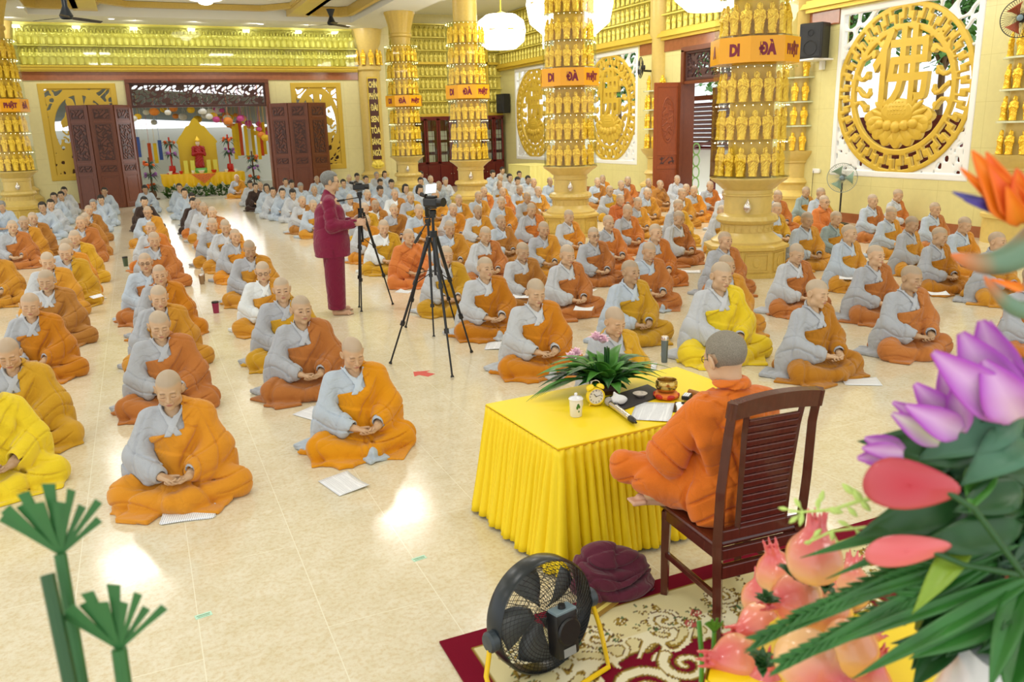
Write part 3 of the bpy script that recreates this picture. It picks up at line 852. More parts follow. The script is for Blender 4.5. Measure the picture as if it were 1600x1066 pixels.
# ------------------------------------------------------------------ gold figures
def statue_vf(h, near=True):
    g = G((-.115, -.09, -.002), (.115, .09, .43), h); x, y, z = p = g.p
    d = cap(p, (0, 0, .05), (0, 0, .27), .052, .050)
    d = smin(d, ell(p, (0, 0, .07), (.062, .050, .07)), .02)
    d = smin(d, cap(p, (-.045, 0, .285), (.045, 0, .285), .026), .03)
    d = smin(d, ell(p, (0, -.004, .348), (.026, .028, .034)), .012)
    d = smin(d, sph(p, (0, 0, .385), .014), .008)
    for sx in (-1, 1):
        d = smin(d, cap(p, (sx*.068, 0, .28), (sx*.078, -.012, .20), .022, .022), .015)
        d = smin(d, cap(p, (sx*.078, -.012, .20), (sx*.018, -.052, .225), .020, .014), .012)
        d = smin(d, cap(p, (sx*.062, -.01, .20), (sx*.058, 0, .06), .020, .014), .02)
    if near: d = d+.0028*np.sin(150*x+9*np.sin(22*z))+.0022*np.sin(90*z+40*np.abs(x))
    d = smin(d, smax(cap(p, (0, 0, .0), (0, 0, .045), .072, .060), z-.040, .004)-.002*np.cos(np.arctan2(y, x)*12), .004)
    # flame halo behind the head
    rr = np.sqrt(x**2+(z-.352)**2); fl = rr-.047-.006*np.cos(np.arctan2(x, z-.352)*9)
    d = smin(d, np.maximum(fl, np.abs(y-.022)-.007), .004)
    v, f = surf(g, d); return v, f
SV, SF = statue_vf(.0062); ST_ME = npmesh('figure', SV, SF); ST_ME.materials.append(M_gold)
SV2, SF2 = statue_vf(.017, False)
stuff = []
def arch_vf():
    m = MB(); pts = []
    for k in range(9):
        a = PI*k/8; pts.append((.085*math.cos(a), 0, .30+.10*math.sin(a)))
    pts = [(.085, 0, 0)]+pts+[(-.085, 0, 0)]
    m.tube(pts, .009, 4, cap=False)
    return np.array(m.v, np.float32), np.array(m.f, np.int32)
AV, AF = arch_vf()
def add_stuff(x, y, z, rz, s=1.0, arch=True):
    c, q = math.cos(rz), math.sin(rz); Rm = np.array([[c, -q, 0], [q, c, 0], [0, 0, 1]], np.float32)
    stuff.append((SV2@Rm.T*s+np.array([x, y, z], np.float32), SF2))
    if arch: stuff.append((AV@Rm.T*np.array([s, s, s*1.12], np.float32)+np.array([x, y, z], np.float32), AF))
for row in range(2):
    z = (4.47, 5.08)[row]
    n = 58
    for k in range(n):
        xx = -3.85+11.55*(k+.5)/n
        if -2.93 < xx < 7.62: add_stuff(xx, YB-.09, z, 0, 1.25)
for row in range(7):
    if row == 4: pass
    for k in range(24): add_stuff(9.15+4.6*(k+.5)/24, YS-.09, 2.82+.475*row, 0, .98)
for row in range(4):
    for k in range(102):
        yy = 5.0+26.8*(k+.5)/102
        if min(abs(yy-q) for q in (9.6, 15.05, 20.6)) > .36: add_stuff(XR-.09, yy, 4.66+.46*row, -PI/2, .95)
v, f = join_vf(stuff)
me = npmesh('gold_figures', v, f)
o = mobj('gold_figure', me, M_goldw); tag(o, 'rows of small standing gold figures in arched niches high along the walls', 'statue', None, 'stuff')
# glazing in front of the friezes
m = MB(); m.box2((-3.9, YB-.24, 4.47), (7.75, YB-.232, 5.70)); structure(m.obj('window_1', M_glass))

# ------------------------------------------------------------------ columns of figures
def shelf_oct(m, R, z, t, c=(0, 0)):
    m.oct([(R, z), (R, z+t)], (c[0], c[1], 0), 8, 0.0)
COLPROF = [(.62, 0.44), (.66, .46), (.66, .50), (.58, .54), (.50, .60), (.48, .62), (.48, .735), (.50, .745), (.53, .76), (.565, .80), (.53, .855), (.46, .88), (.44, .885),
           (.44, 1.13), (.47, 1.14), (.47, 1.16), (.45, 1.17), (.45, 1.22), (.48, 1.23), (.52, 1.26), (.58, 1.31), (.68, 1.36), (.70, 1.38), (.70, 1.40)]
KS = .76
M_led = emis('led_glow', (1, .84, .52, 1), 12.0)
def column(x, y, lab, upper=True, tiers=(1.42, 1.92, 2.42), uppers=(3.29, 3.78, 4.27), a0=0, a1=0, nstat=16, Rm=.74, front=None, group=None):
    r = empty('column', (x, y, 0), 0, lab, 'column')
    m = MB(); m.oct([(.78, 0), (.78, .05), (.74, .07), (.74, .38), (.80, .40), (.80, .44), (.70, .47)], n=8)
    for k in range(8):   # framed plinth panels
        a = PI/8+k*PI/4; c = Vector((math.cos(a)*.69, math.sin(a)*.69, .22)); E = Euler((0, 0, a)).to_matrix()
        for (cc, dd) in (((0, .21, 0), (.03, .02, .24)), ((0, -.21, 0), (.03, .02, .24)), ((0, 0, .12), (.03, .42, .02)), ((0, 0, -.12), (.03, .42, .02))):
            m.box(c+E @ Vector(cc), dd, E)
        m.ball(c+E @ Vector((0, 0, 0)), (.012, .07, .07), 10, 6, (0, 0, a))
    m.obj('plinth', M_stone2, r)
    m = MB()
    def petals(a, z): return 1+(.035*abs(math.cos(12*a)) if .75 < z < .87 else .03*abs(math.cos(10*a)) if z > 1.3 else 0)
    m.lathe(COLPROF, 96, rf=petals)
    for k in range(22):   # key-fret band
        a = 2*PI*k/22
        for da, zz, w, h in ((0, .722, .12, .010), (-.06, .68, .010, .09), (0, .638, .10, .010), (.05, .665, .010, .05), (.02, .69, .05, .010)):
            aa = a+da/.48; m.box((math.cos(aa)*.485, math.sin(aa)*.485, zz), (.012, w, h), (0, 0, aa))
    m.obj('pedestal', M_stone, r, True)
    zt = 5.74 if y > 22 else 6.15
    m = MB(); zup = uppers[-1]+.49
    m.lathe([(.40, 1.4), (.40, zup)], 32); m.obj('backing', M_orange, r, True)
    m = MB(); m.lathe([(.40, zup), (.40, zt-.75), (.46, zt-.72), (.46, zt-.66), (.42, zt-.62), (.43, zt-.5), (.56, zt-.12), (.60, zt-.04), (.60, zt+.0)], 64, rf=lambda a, z: 1+(.05*abs(math.cos(8*a)) if z > zt-.6 else 0))
    m.obj('capital', M_stone2, r, True)
    for z in list(tiers)+[2.90]+list(uppers)+[zup]:
        m = MB(); shelf_oct(m, Rm if z < 2.9 or z > 3.2 else Rm+.04, z-.025, .022); m.obj('shelf', M_glass_sh, r)
        if z < zup-.1 and not 2.8 < z < 3.0:
            m = MB(); [m.ball((.655*math.cos(q), .655*math.sin(q), z+.458), .0065, 6, 4) for q in np.linspace(0, 2*PI, 29)[:-1]]; tag(m.obj('led_dots', M_led, r), kind='stuff')
    m = MB(); m.oct([(Rm+.05, 2.93), (Rm+.05, 3.26)], n=8); s = m.obj('sign_band', M_sign, r)
    words = {5: 'ĐÀ', 4: 'DI', 6: 'PHẬT', 3: 'A', 7: 'ĐÀ', 2: 'PHẬT', 1: 'ĐÀ', 0: 'DI'}
    for k, wd in words.items():
        a = PI/8+k*PI/4+0.0; rr = (Rm+.05)*math.cos(PI/8)+.003
        E = Matrix.Rotation(a+PI/2, 3, 'Z') @ Matrix.Rotation(PI/2, 3, 'X')
        text_obj(wd, .20 if len(wd) < 4 else .165, M_maroonp, (math.cos(a)*rr, math.sin(a)*rr, 3.085), E, s, bold=.012, ext=.003)
    for (z0, z1) in [(t, t+.47) for t in tiers]+[(t, t+.47) for t in uppers]:
        m = MB(); n = 8; v = []
        for zz in (z0, z1):
            for k in range(8): v.append(((Rm-.02)*math.cos(k*PI/4), (Rm-.02)*math.sin(k*PI/4), zz))
        m.add(v, [(k, (k+1) % 8, 8+(k+1) % 8, 8+k) for k in range(8)]); m.obj('glass_panel', M_glass, r)
    # silver lotus-bud lamp on the pedestal
    fa = math.atan2(-y, -x)
    m = MB(); m.lathe([(.01, -.085), (.04, -.08), (.055, -.06), (.075, -.02), (.068, .02), (.035, .065), (.004, .11)], 24, (math.cos(fa)*.50, math.sin(fa)*.50, 1.0))
    m.obj('lotus_bud_lamp', M_silver, r, True)
    # figures on the shelves
    for z in list(tiers)+list(uppers):
        for k in range(nstat):
            a = 2*PI*(k+.5)/nstat
            da = (a-fa+PI) % (2*PI)-PI
            if abs(da) > 1.75: continue
            ti = (list(tiers)+list(uppers)).index(z)
            FIG.append((abs(ray_d(x, y)), x+.435*math.cos(a), y+.435*math.sin(a), z, a+PI/2, front or lab, k, ti, 1.0 if True else 1))
    for ch in r.children:
        ch.location.x *= KS; ch.location.y *= KS; ch.scale = (KS, KS, 1)
    return r
M_glass_edge = pmat('pale_green_glass_edge', srgb(222, 226, 190), .12, spec=.7)
M_glass_sh = M_glass.copy(); M_glass_sh.name = 'shelf_glass'; [setattr(n.inputs[0], 'default_value', (.90, .93, .84, 1)) for n in M_glass_sh.node_tree.nodes if n.type == 'BSDF_TRANSPARENT']
def ray_d(x, y): return math.hypot(x, y)
FIG = []
column(8.03, 9.6, 'tall column of gold figures, nearest, right of the centre aisle block', front='nearest column', uppers=(3.29, 3.78, 4.27))
column(8.03, 15.05, 'tall column of gold figures standing second from the camera, behind the tripod', front='second nearest column')
column(8.03, 20.6, 'third tall column of gold figures, right of the farthest column', front='third column from the right')
column(8.03, 26.2, 'farthest tall column of gold figures, beside the dark wooden cabinets', front='farthest column')
column(-3.0, 26.2, 'column of gold figures cut off by the left edge of the picture', front='column at the left edge')

# half-round pilasters with shelves on the right wall
def wall_pilaster(y, lab, front):
    r = empty('wall_pilaster', (XR, y, 0), 0, lab, 'pilaster')
    A0, A1 = PI/2, 3*PI/2
    m = MB(); m.lathe([(.50, 0), (.50, .42), (.54, .44), (.54, .50), (.42, .56), (.36, .62), (.36, .74), (.42, .80), (.36, .88), (.32, .90), (.32, 1.22), (.36, 1.24), (.36, 1.28), (.44, 1.36), (.50, 1.44), (.52, 1.50), (.0, 1.5)], 24, a0=A0, a1=A1)
    m.obj('pedestal', M_stone, r, True)
    m = MB(); m.lathe([(.30, 1.5), (.30, 3.1), (.24, 3.1), (.24, 4.5), (.30, 4.6), (.30, 6.4)], 20, a0=A0, a1=A1); m.obj('shaft', M_stone, r, True)
    for z in (2.03, 2.55, 3.07):
        m = MB(); m.lathe([(.0, z), (.46, z), (.46, z+.03), (.0, z+.03)], 24, a0=A0, a1=A1); m.obj('shelf', M_glass_edge, r)
    for ti, z in enumerate((1.51, 2.07, 2.59, 3.11)):
        for k, a in enumerate(np.linspace(PI*.62, PI*1.38, 5)):
            if ti == 3 and k % 2: continue
            FIG.append((ray_d(XR, y)+1, XR+.37*math.cos(a), y+.37*math.sin(a), z, a+PI/2, front, k, ti, 1))
wall_pilaster(9.6, 'half-round wall pilaster with shelves of gold figures at the right edge', 'pilaster at the right edge')
wall_pilaster(15.05, 'half-round wall pilaster with shelves of gold figures behind the nearest column', 'pilaster behind the nearest column')
wall_pilaster(20.6, 'half-round wall pilaster with shelves of gold figures left of the side door', 'pilaster left of the side door')
FIG.sort()
print('figures', len(FIG))
TN = ['bottom', 'second', 'third', 'fourth', 'fifth', 'top']
ORD = ['first', 'second', 'third', 'fourth', 'fifth', 'sixth', 'seventh', 'eighth', 'ninth', 'tenth', 'eleventh', 'twelfth', 'thirteenth', 'fourteenth', 'fifteenth', 'sixteenth', 'seventeenth', 'eighteenth', 'nineteenth', 'twentieth', 'twenty-first', 'twenty-second', 'twenty-third', 'twenty-fourth', 'twenty-fifth', 'twenty-sixth', 'twenty-seventh', 'twenty-eighth', 'twenty-ninth', 'thirtieth']
ORD += [t+'-'+o for t in ('thirty', 'forty', 'fifty') for o in ('first', 'second', 'third', 'fourth', 'fifth', 'sixth', 'seventh', 'eighth', 'ninth')]
def scr(p):
    q = np.array(p, float)-CO; return 800+F*(q@CR)/(q@CF), 533-F*(q@CU)/(q@CF)
grp = {}
for t in FIG[:300]: grp.setdefault((t[5], t[7]), []).append(t)
for (front, ti), L_ in grp.items():
    L_.sort(key=lambda t: scr((t[1], t[2], t[3]))[0])
    for i, (dd, x, y, z, rz, fr, k, ti, _) in enumerate(L_):
        o = mobj('gold_figure', ST_ME, None, None, (x, y, z), (0, 0, rz)); o.scale = (.86, .86, 1)
        if ti == 0: o.scale = (.86, .86, 1)
        tag(o, 'gold figure %s from the left, %s shelf of the %s' % (ORD[i], TN[ti], front), 'statue', 'gold figures on the %s shelf of the %s' % (TN[ti], front))
rest = []
for (dd, x, y, z, rz, front, k, ti, _) in FIG[300:]:
    c, q = math.cos(rz), math.sin(rz); Rm_ = np.array([[c, -q, 0], [q, c, 0], [0, 0, 1]], np.float32)
    rest.append((SV2@Rm_.T+np.array([x, y, z], np.float32), SF2))
if rest:
    v, f = join_vf(rest); o2 = mobj('gold_figure', npmesh('figures', v, f), M_gold)
    tag(o2, 'the more distant small gold figures on column shelves', 'statue', None, 'stuff')

# round corner pilasters with couplets on the back wall
def couplet(x, words, lab):
    r = empty('couplet_pilaster', (x, YB-.02, 0), 0, lab, 'pilaster')
    A0, A1 = PI, 2*PI
    m = MB(); m.lathe([(.62, 0), (.62, .40), (.56, .46), (.50, .52), (.50, .60), (.54, .66), (.44, .74), (.40, .78), (.40, 4.30), (.46, 4.36), (.46, 4.46), (.42, 4.5), (.40, 4.52), (.40, 5.1), (.48, 5.25), (.50, 5.4), (.56, 5.7), (.56, 5.74)], 32, a0=A0, a1=A1)
    m.obj('shaft', M_stone, r, True)
    m = MB(); m.box((0, -.40, 2.62), (.40, .07, 2.95), None, .01); m.obj('frame', M_goldp, r)
    m = MB(); m.box((0, -.44, 2.62), (.33, .04, 2.85), None, .008); pn = m.obj('panel', pmat('dark_panel', srgb(74, 28, 22), .35), r)
    for i, wd in enumerate(words):
        text_obj(wd, .29, pmat('gold_lettering', srgb(246, 226, 130), .3) if i == 0 and 'gold_lettering' not in bpy.data.materials else bpy.data.materials['gold_lettering'],
                 (0, -.465, 3.82-.40*i), ROT_BACK, pn, bold=.010, ext=.004, sx=.36 if len(wd) > 5 else .44 if len(wd) > 3 else .56)
    m = MB()
    for k in range(9):
        a = PI*(k/8); m.ball((.15*math.cos(a), -.46-.03*(k % 2), .98+.10*math.sin(a)), (.06, .035, .10), 10, 8, (0, -(a-PI/2), 0))
    m.ball((0, -.50, .98), (.05, .04, .08), 10, 8); m.ball((0, -.44, .90), (.17, .05, .04), 12, 6); m.obj('lotus', pmat('yellow_lotus', srgb(252, 226, 90), .4), r, True)
    for i in range(5):
        a = PI+PI*(i+.5)/5
        o = mobj('figure', ST_ME, None, r, (.46*math.cos(a), .46*math.sin(a), 4.52), (0, 0, a+PI/2)); o.scale = (1.1, 1.1, 1.3)
couplet(8.16, ['CHÍN', 'PHẨM', 'ĐÀI', 'SEN', 'TỎA', 'SÁNG', 'NGỜI'], 'round pilaster with dark lettered panel at the right end of the back wall')
couplet(-3.45, ['LÒNG', 'NÀY', 'HẰNG', 'NGUYỆN', 'VỀ', 'THEO', 'PHẬT'], 'round pilaster with dark lettered panel at the left end of the back wall')
# ------------------------------------------------------------------ carved windows, doors, outdoors
def lattice_vf(w, h, th, h_vox, pat):
    """pat(u, v) -> 2D signed field (negative = solid); u across, v up; depth along y"""
    pad = h_vox*2
    g = G((-w/2-pad, -th/2-pad, -h/2-pad), (w/2+pad, th/2+pad, h/2+pad), h_vox)
    u = g.x[:, :1, :]; v = g.z[:, :1, :]
    f, dep = pat(u, v)
    d = np.maximum(np.broadcast_to(f, g.x.shape), np.abs(g.y)-dep)
    return surf(g, d)
def stroke(u, v, a, b, w):
    a = np.array(a); b = np.array(b); d = b-a; L = float(d@d)+1e-9
    t = np.clip(((u-a[0])*d[0]+(v-a[1])*d[1])/L, 0, 1)
    return np.sqrt((u-a[0]-t*d[0])**2+(v-a[1]-t*d[1])**2)-w
def curve2(u, v, pts, w):
    d = None
    for i in range(len(pts)-1):
        e = stroke(u, v, pts[i], pts[i+1], w); d = e if d is None else np.minimum(d, e)
    return d
def vine(u, v, sc, t, seed=0):
    r = np.random.RandomState(seed); a = r.uniform(0, 6, 8)
    n = np.sin(sc*u+1.5*np.sin(sc*.8*v+a[0])+a[1])+np.sin(sc*v*1.1+1.5*np.sin(sc*.7*u+a[2])+a[3])+.6*np.sin(sc*1.7*(u-v)+a[4])
    return (np.abs(n)-t)/(sc*1.5)
def medallion(R):
    def pat(u, v):
        r = np.sqrt(u*u+v*v); th = np.arctan2(v, u)
        ri, ro = R*.685, R*.985
        ring = np.abs(r-(ri+ro)/2)-(ro-ri)/2
        # key-fret slots cut through the ring
        nn = 20; q = (th/(2*PI)*nn) % 1.0
        for par in (0, 1):
            nn2 = nn
            t = ((th/(2*PI)*nn2+.5*par) % 1.0)-.5; arc = t*2*PI/nn2*r
            rb = R*(.905 if par == 0 else .775)
            bar = np.maximum(np.abs(r-rb)-R*.023, np.abs(arc)-R*.074)
            rad = np.maximum(np.abs(r-R*.84)-R*.075, np.abs(arc)-R*.021)
            ring = np.maximum(ring, -np.minimum(bar, rad))
        d = ring
        # lotus: pod and petals
        cy = -R*.26
        pod = (np.sqrt((u/(R*.23))**2+((v-cy)/(R*.15))**2)-1)*R*.15
        d = np.minimum(d, pod)
        for k in range(-4, 5):
            a = PI/2+k*.44 if k else PI/2
            for ring_, L, w in ((0, .44, .11), (1, .34, .10)):
                a2 = -PI/2+k*.36+(.18 if ring_ else 0)
                ex, ey = math.cos(a2)*R*L*1.05, cy+math.sin(a2)*R*L*.80
                c = ((0+ex)/2*1.1, (cy+ey)/2*1.0); dx, dy = math.cos(a2), math.sin(a2)*.8
                n = math.hypot(dx, dy); dx /= n; dy /= n
                uu = (u-c[0])*dx+(v-c[1])*dy; vv = -(u-c[0])*dy+(v-c[1])*dx
                d = np.minimum(d, (np.sqrt((uu/(R*L*.55))**2+(vv/(R*w))**2)-1)*R*w*.8)
        # cloud and leaf sprays on both sides of the character
        for sx in (-1, 1):
            for (x0, y0, k) in ((.42, .42, 0), (.50, .18, 1), (.46, -.02, 2), (.30, .56, 3), (.50, -.18, 4)):
                pts = []
                for i in range(7):
                    t = i/6; pts.append((sx*R*(x0+.18*t-.04*math.sin(6*t)), R*(y0+.05*math.sin(7*t+k)+.03*t)))
                d = np.minimum(d, curve2(u, v, pts, R*(.022)))
                d = np.minimum(d, np.sqrt((u-sx*R*x0)**2+(v-R*y0)**2)-R*.035)
        dep = .045+.03*(pod < 0)+.0*r
        return np.maximum(d, r-R*.985), np.clip(dep+.018*np.cos(22*r/R)*(r < R*.66), .02, .085)
    return pat
# white filigree corners
def corners(w, h, R, fr):
    def pat(u, v):
        r = np.sqrt(u*u+v*v)
        frame = np.minimum(w/2-np.abs(u), h/2-np.abs(v))-fr
        n = vine(u, v, 9.5, .62, 3)
        blob = np.sin(23*u)*np.sin(23*v)*.02-.004
        fil = np.minimum(n, np.where((np.abs(u)+np.abs(v)) > R*1.62, .05, .05))
        fil = np.maximum(np.minimum(fil, blob+np.clip((v+.3)*.1, 0, .05)), R*.97-r)
        d = np.minimum(frame, fil)
        return np.maximum(d, np.maximum(np.abs(u)-w/2, np.abs(v)-h/2)), .035+.035*(frame < 0)
    return pat
M_goldmat = pmat('matt_gold_carving', srgb(216, 180, 62), .42, metal=.12, bump=.06, scale=25)
S_ = 3.36; WR = 1.66
mv, mf = lattice_vf(S_, S_, .2, .0135, medallion(WR)); MED = npmesh('medallion', mv, mf); MED.materials.append(M_goldmat)
cv, cf = lattice_vf(S_, S_+.06, .17, .0145, corners(S_, S_+.04, WR, .13)); COR = npmesh('surround', cv, cf); COR.materials.append(M_white)
bod = MB()
for k in range(-2, 3): bod.ball((k*.20, -.085, -.70+.03*abs(k)), (.12, .07, .12-.01*abs(k)), 16, 12)
bod.ball((0, -.05, -.40), (.40, .07, .25), 28, 14)
for i in range(9):
    for j in range(6):
        u = (i-4+.5*(j % 2))*.078; v = -.43+(j-2.5)*.072
        if (u/.34)**2+((v+.43)/.20)**2 < 1: bod.ball((u, -.112+.06*((u/.4)**2+((v+.4)/.25)**2), v+.02), (.034, .02, .022), 8, 6)
for k in range(7):
    a = PI*(k+.0)/6; bod.ball((.50*math.cos(a)*1.0, -.05, -.52+.16*math.sin(a)*0-.02), (.20, .05, .075), 14, 10, (0, -a if k != 3 else -PI/2, 0)) if k in (0, 6) else None
for k in range(9):
    a = -PI*.08-PI*.84*k/8; bod.ball((.62*math.cos(a), -.05, -.50+.34*math.sin(a)), (.20, .045, .10), 14, 10, (0, -a, 0))
for sx in (-1, 1):
    for k in range(3): a = .35+.32*k; bod.ball((sx*(.46-.05*k), -.06, -.44+.10*k), (.22, .035, .06), 12, 8, (0, -sx*a if sx > 0 else a, 0))
BUDS = bod.mesh('buds', True); BUDS.materials.append(M_goldmat)
FO = text_mesh('佛', 1.62, bold=.020, ext=.055)
for i, (a, b_) in enumerate(WIN):
    c = ((a+b_)/2, (WZ0+WZ1)/2)
    lab = ('farthest round gold carved medallion window on the right wall', 'gold carved medallion window on the right wall behind the second nearest column', 'largest gold carved medallion window, right of the nearest column')[i]
    r = empty('window_%d' % (i+2), (XR+.06, c[0], c[1]), -PI/2); r['kind'] = 'structure'
    mobj('carved_surround', COR, None, r); mobj('gold_medallion', MED, None, r, (0, -.02, 0)); mobj('lotus_buds', BUDS, None, r)
    o = mobj('character', FO, M_goldmat, r); o.matrix_local = Matrix.Translation((0, -.04, .30)) @ ROT_BACK.to_4x4() @ Matrix.Diagonal((.86, 1, 1, 1))
# gold screens of the back wall (rectangular, with lotus and leaves)
def screen(w, h):
    def pat(u, v):
        frame = np.minimum(w/2-np.abs(u), h/2-np.abs(v))-.17
        r = np.sqrt((u/ (w*.40))**2+((v-.06)/(h*.40))**2); ring = (np.abs(r-1)-.10)*.6; ring = np.minimum(ring, np.where(v < -.2, vine(u, v, 11, 1.0, 8), .2))
        med = medallion(.95); md, _ = med(u, v*.78)
        r2 = np.sqrt(u*u+(v*.78)**2); md = np.where(r2 < .62, md, .2)
        n = vine(u, v, 15, .80, 5); n = np.where(r > 1.0, n, .2)
        ch = None
        for (a, b_) in (((-.28, .95), (-.05, .10)), ((.0, 1.15), (.02, .1)), ((-.35, .55), (.40, .80)), ((.32, 1.05), (.10, .45)), ((.05, .45), (.42, .15)), ((-.5, .3), (-.2, .62))):
            e = stroke(u, v, a, b_, .115); ch = e if ch is None else np.minimum(ch, e)
        d = np.minimum(np.minimum(frame, ring), np.minimum(np.minimum(md, n), ch))
        return np.maximum(d, np.maximum(np.abs(u)-w/2, np.abs(v)-h/2)), .035+.03*(frame < 0)
    return pat
for i, (a, b_) in enumerate(((LX0, LX1), (RX0, RX1))):
    v, f = lattice_vf(b_-a, LZ1-LZ0, .15, .014, screen(b_-a, LZ1-LZ0))
    r = mobj('window_%d' % (5+i), npmesh('screen', v, f), M_goldmat, None, ((a+b_)/2, YB+.05, (LZ0+LZ1)/2)); r['kind'] = 'structure'
# dark carved transoms
def transom(w, h, seed, sc):
    def pat(u, v):
        frame = np.minimum(w/2-np.abs(u), h/2-np.abs(v))-.09
        d = np.minimum(frame, vine(u, v, sc, .80, seed))
        return np.maximum(d, np.maximum(np.abs(u)-w/2, np.abs(v)-h/2)), .03+.04*(frame < 0)
    return pat
v, f = lattice_vf(DX1-DX0, .80, .16, .013, transom(DX1-DX0, .80, 4, 21))
r = mobj('window_7', npmesh('transom', v, f), M_wood2, None, ((DX0+DX1)/2, YB+.02, DZ-.40)); r['kind'] = 'structure'
m = MB(); m.box2((DX0-.10, YB-.10, 0), (DX0+.03, YB+.31, DZ+.02)); m.box2((DX1-.03, YB-.10, 0), (DX1+.10, YB+.31, DZ+.02)); m.box2((DX0-.1, YB-.12, DZ-.02), (DX1+.1, YB+.31, DZ+.10)); structure(m.obj('trim_16', M_wood))
v, f = lattice_vf(DY1-DY0, .78, .16, .013, transom(DY1-DY0, .78, 9, 22))
r = mobj('window_8', npmesh('transom', v, f), M_wood2, None, (XR+.05, (DY0+DY1)/2, DRZ-.39), (0, 0, -PI/2)); r['kind'] = 'structure'
m = MB(); m.box2((XR-.08, DY0-.1, 0), (XR+.31, DY0+.03, DRZ+.02)); m.box2((XR-.08, DY1-.03, 0), (XR+.31, DY1+.1, DRZ+.02)); m.box2((XR-.08, DY0-.1, DRZ-.02), (XR+.31, DY1+.1, DRZ+.1)); m.box2((XR-.05, DY0, DRZ-.86), (XR+.1, DY1, DRZ-.78)); structure(m.obj('trim_17', M_wood))
# folding door leaves
def door_leaf(name, hinge, ang, w, h, mat, carved='rect', flip=1):
    r = empty(name, hinge, ang); r['kind'] = 'structure'
    m = MB(); t = .05
    for x0, x1 in ((0, .10), (w-.10, w)): m.box2((x0, -t/2, 0), (x1, t/2, h), .006)
    zs = (0, .14, 1.02, 1.12, 1.38, 1.48, 2.66, 2.76, 2.98, h-.0) if carved == 'rect' else (0, .14, .95, 1.06, 1.30, 1.40, h-.12, h)
    rails = ((0, .14), (1.02, 1.12), (1.38, 1.48), (2.66, 2.76), (h-.10, h)) if carved == 'rect' else ((0, .14), (.95, 1.05), (1.32, 1.42), (h-.12, h))
    for z0, z1 in rails: m.box2((.1, -t/2, z0), (w-.1, t/2, z1), .006)
    m.obj('frame', mat, r)
    for i in range(len(rails)-1):
        z0, z1 = rails[i][1], rails[i+1][0]
        mm = MB(); mm.box2((.1, -.012, z0), (w-.1, .012, z1)); q = mm.obj('panel', mat, r)
        mm = MB(); iw, ih = w-.2-.08, z1-z0-.08; cx, cz = w/2, (z0+z1)/2
        if carved == 'rect':
            if i in (1, 2, 3):
                vv, ff = lattice_vf(iw, ih, .05, .011, lambda u, v: (np.maximum(np.minimum(np.minimum(iw/2-np.abs(u), ih/2-np.abs(v))-.014, vine(u, v, 26, .75, i)), np.maximum(np.abs(u)-iw/2, np.abs(v)-ih/2)), .016))
                vv = vv+np.array([cx, -.012, cz], np.float32); mobj('carving', npmesh('carving', vv, ff), M_wood2, q)
            else:
                for sg in (-1, 1): mm.box((cx, sg*.014, cz), (iw*.9, .012, ih*.92), None, .006)
                mm.obj('raised_field', mat, q)
        else:
            if i == 2:
                vv, ff = lattice_vf(iw, ih, .05, .011, lambda u, v: (np.minimum(np.abs((np.sqrt((u/(iw*.34))**2+(v/(ih*.36))**2)-1)*iw*.34)-.010, np.maximum(vine(u, v, 22, .7, 6), (np.sqrt((u/(iw*.30))**2+(v/(ih*.33))**2)-1)*.2)), .015))
                vv = vv+np.array([cx, -.014, cz], np.float32); mobj('oval_carving', npmesh('carving', vv, ff), mat, q)
            elif i == 1:
                vv, ff = lattice_vf(iw, ih, .05, .011, lambda u, v: (np.maximum(vine(u, v, 24, .7, 2), np.maximum(np.abs(u)-iw/2+.05, np.abs(v)-ih/2)), .014))
                vv = vv+np.array([cx, -.012, cz], np.float32); mobj('carving', npmesh('carving', vv, ff), M_wood2, q)
            else:
                mm.box((cx, -.014, cz), (iw*.8, .012, ih*.85), None, .006); mm.obj('raised_field', mat, q)
    return r
# left leaves: three folded back against the wall; their lower corners stand a little inside the room
def leaf_row(pts, mat, n0, h=3.22):
    for i in range(len(pts)-1):
        a, b_ = np.array(pts[i]), np.array(pts[i+1]); d = b_-a; w = float(np.hypot(*d))
        door_leaf('door_%d' % (n0+i), (a[0], a[1], .01), math.atan2(d[1], d[0]), w-.01, h, mat)
LP = [(-1.86, 30.30), (-1.02, 30.05), (-.44, 29.95), (.08, 30.62)]
leaf_row([(-1.78, 30.22), (-1.15, 29.86), (-.42, 29.92), (.06, 30.60)], M_wood, 1)
leaf_row([(4.50, 30.62), (5.05, 30.15), (5.72, 30.05), (6.40, 30.32)], M_wood, 4)
# side door leaf, open into the room
door_leaf('door_7', (13.06, 19.62, .01), math.atan2(19.46-19.62, 13.86-13.06), .82, 3.25, M_wood3, 'oval')
m = MB(); m.box2((XR-.17, DY1-.06, .005), (XR-.082, DY1+.08, 3.24)); structure(m.obj('door_8', M_wood))

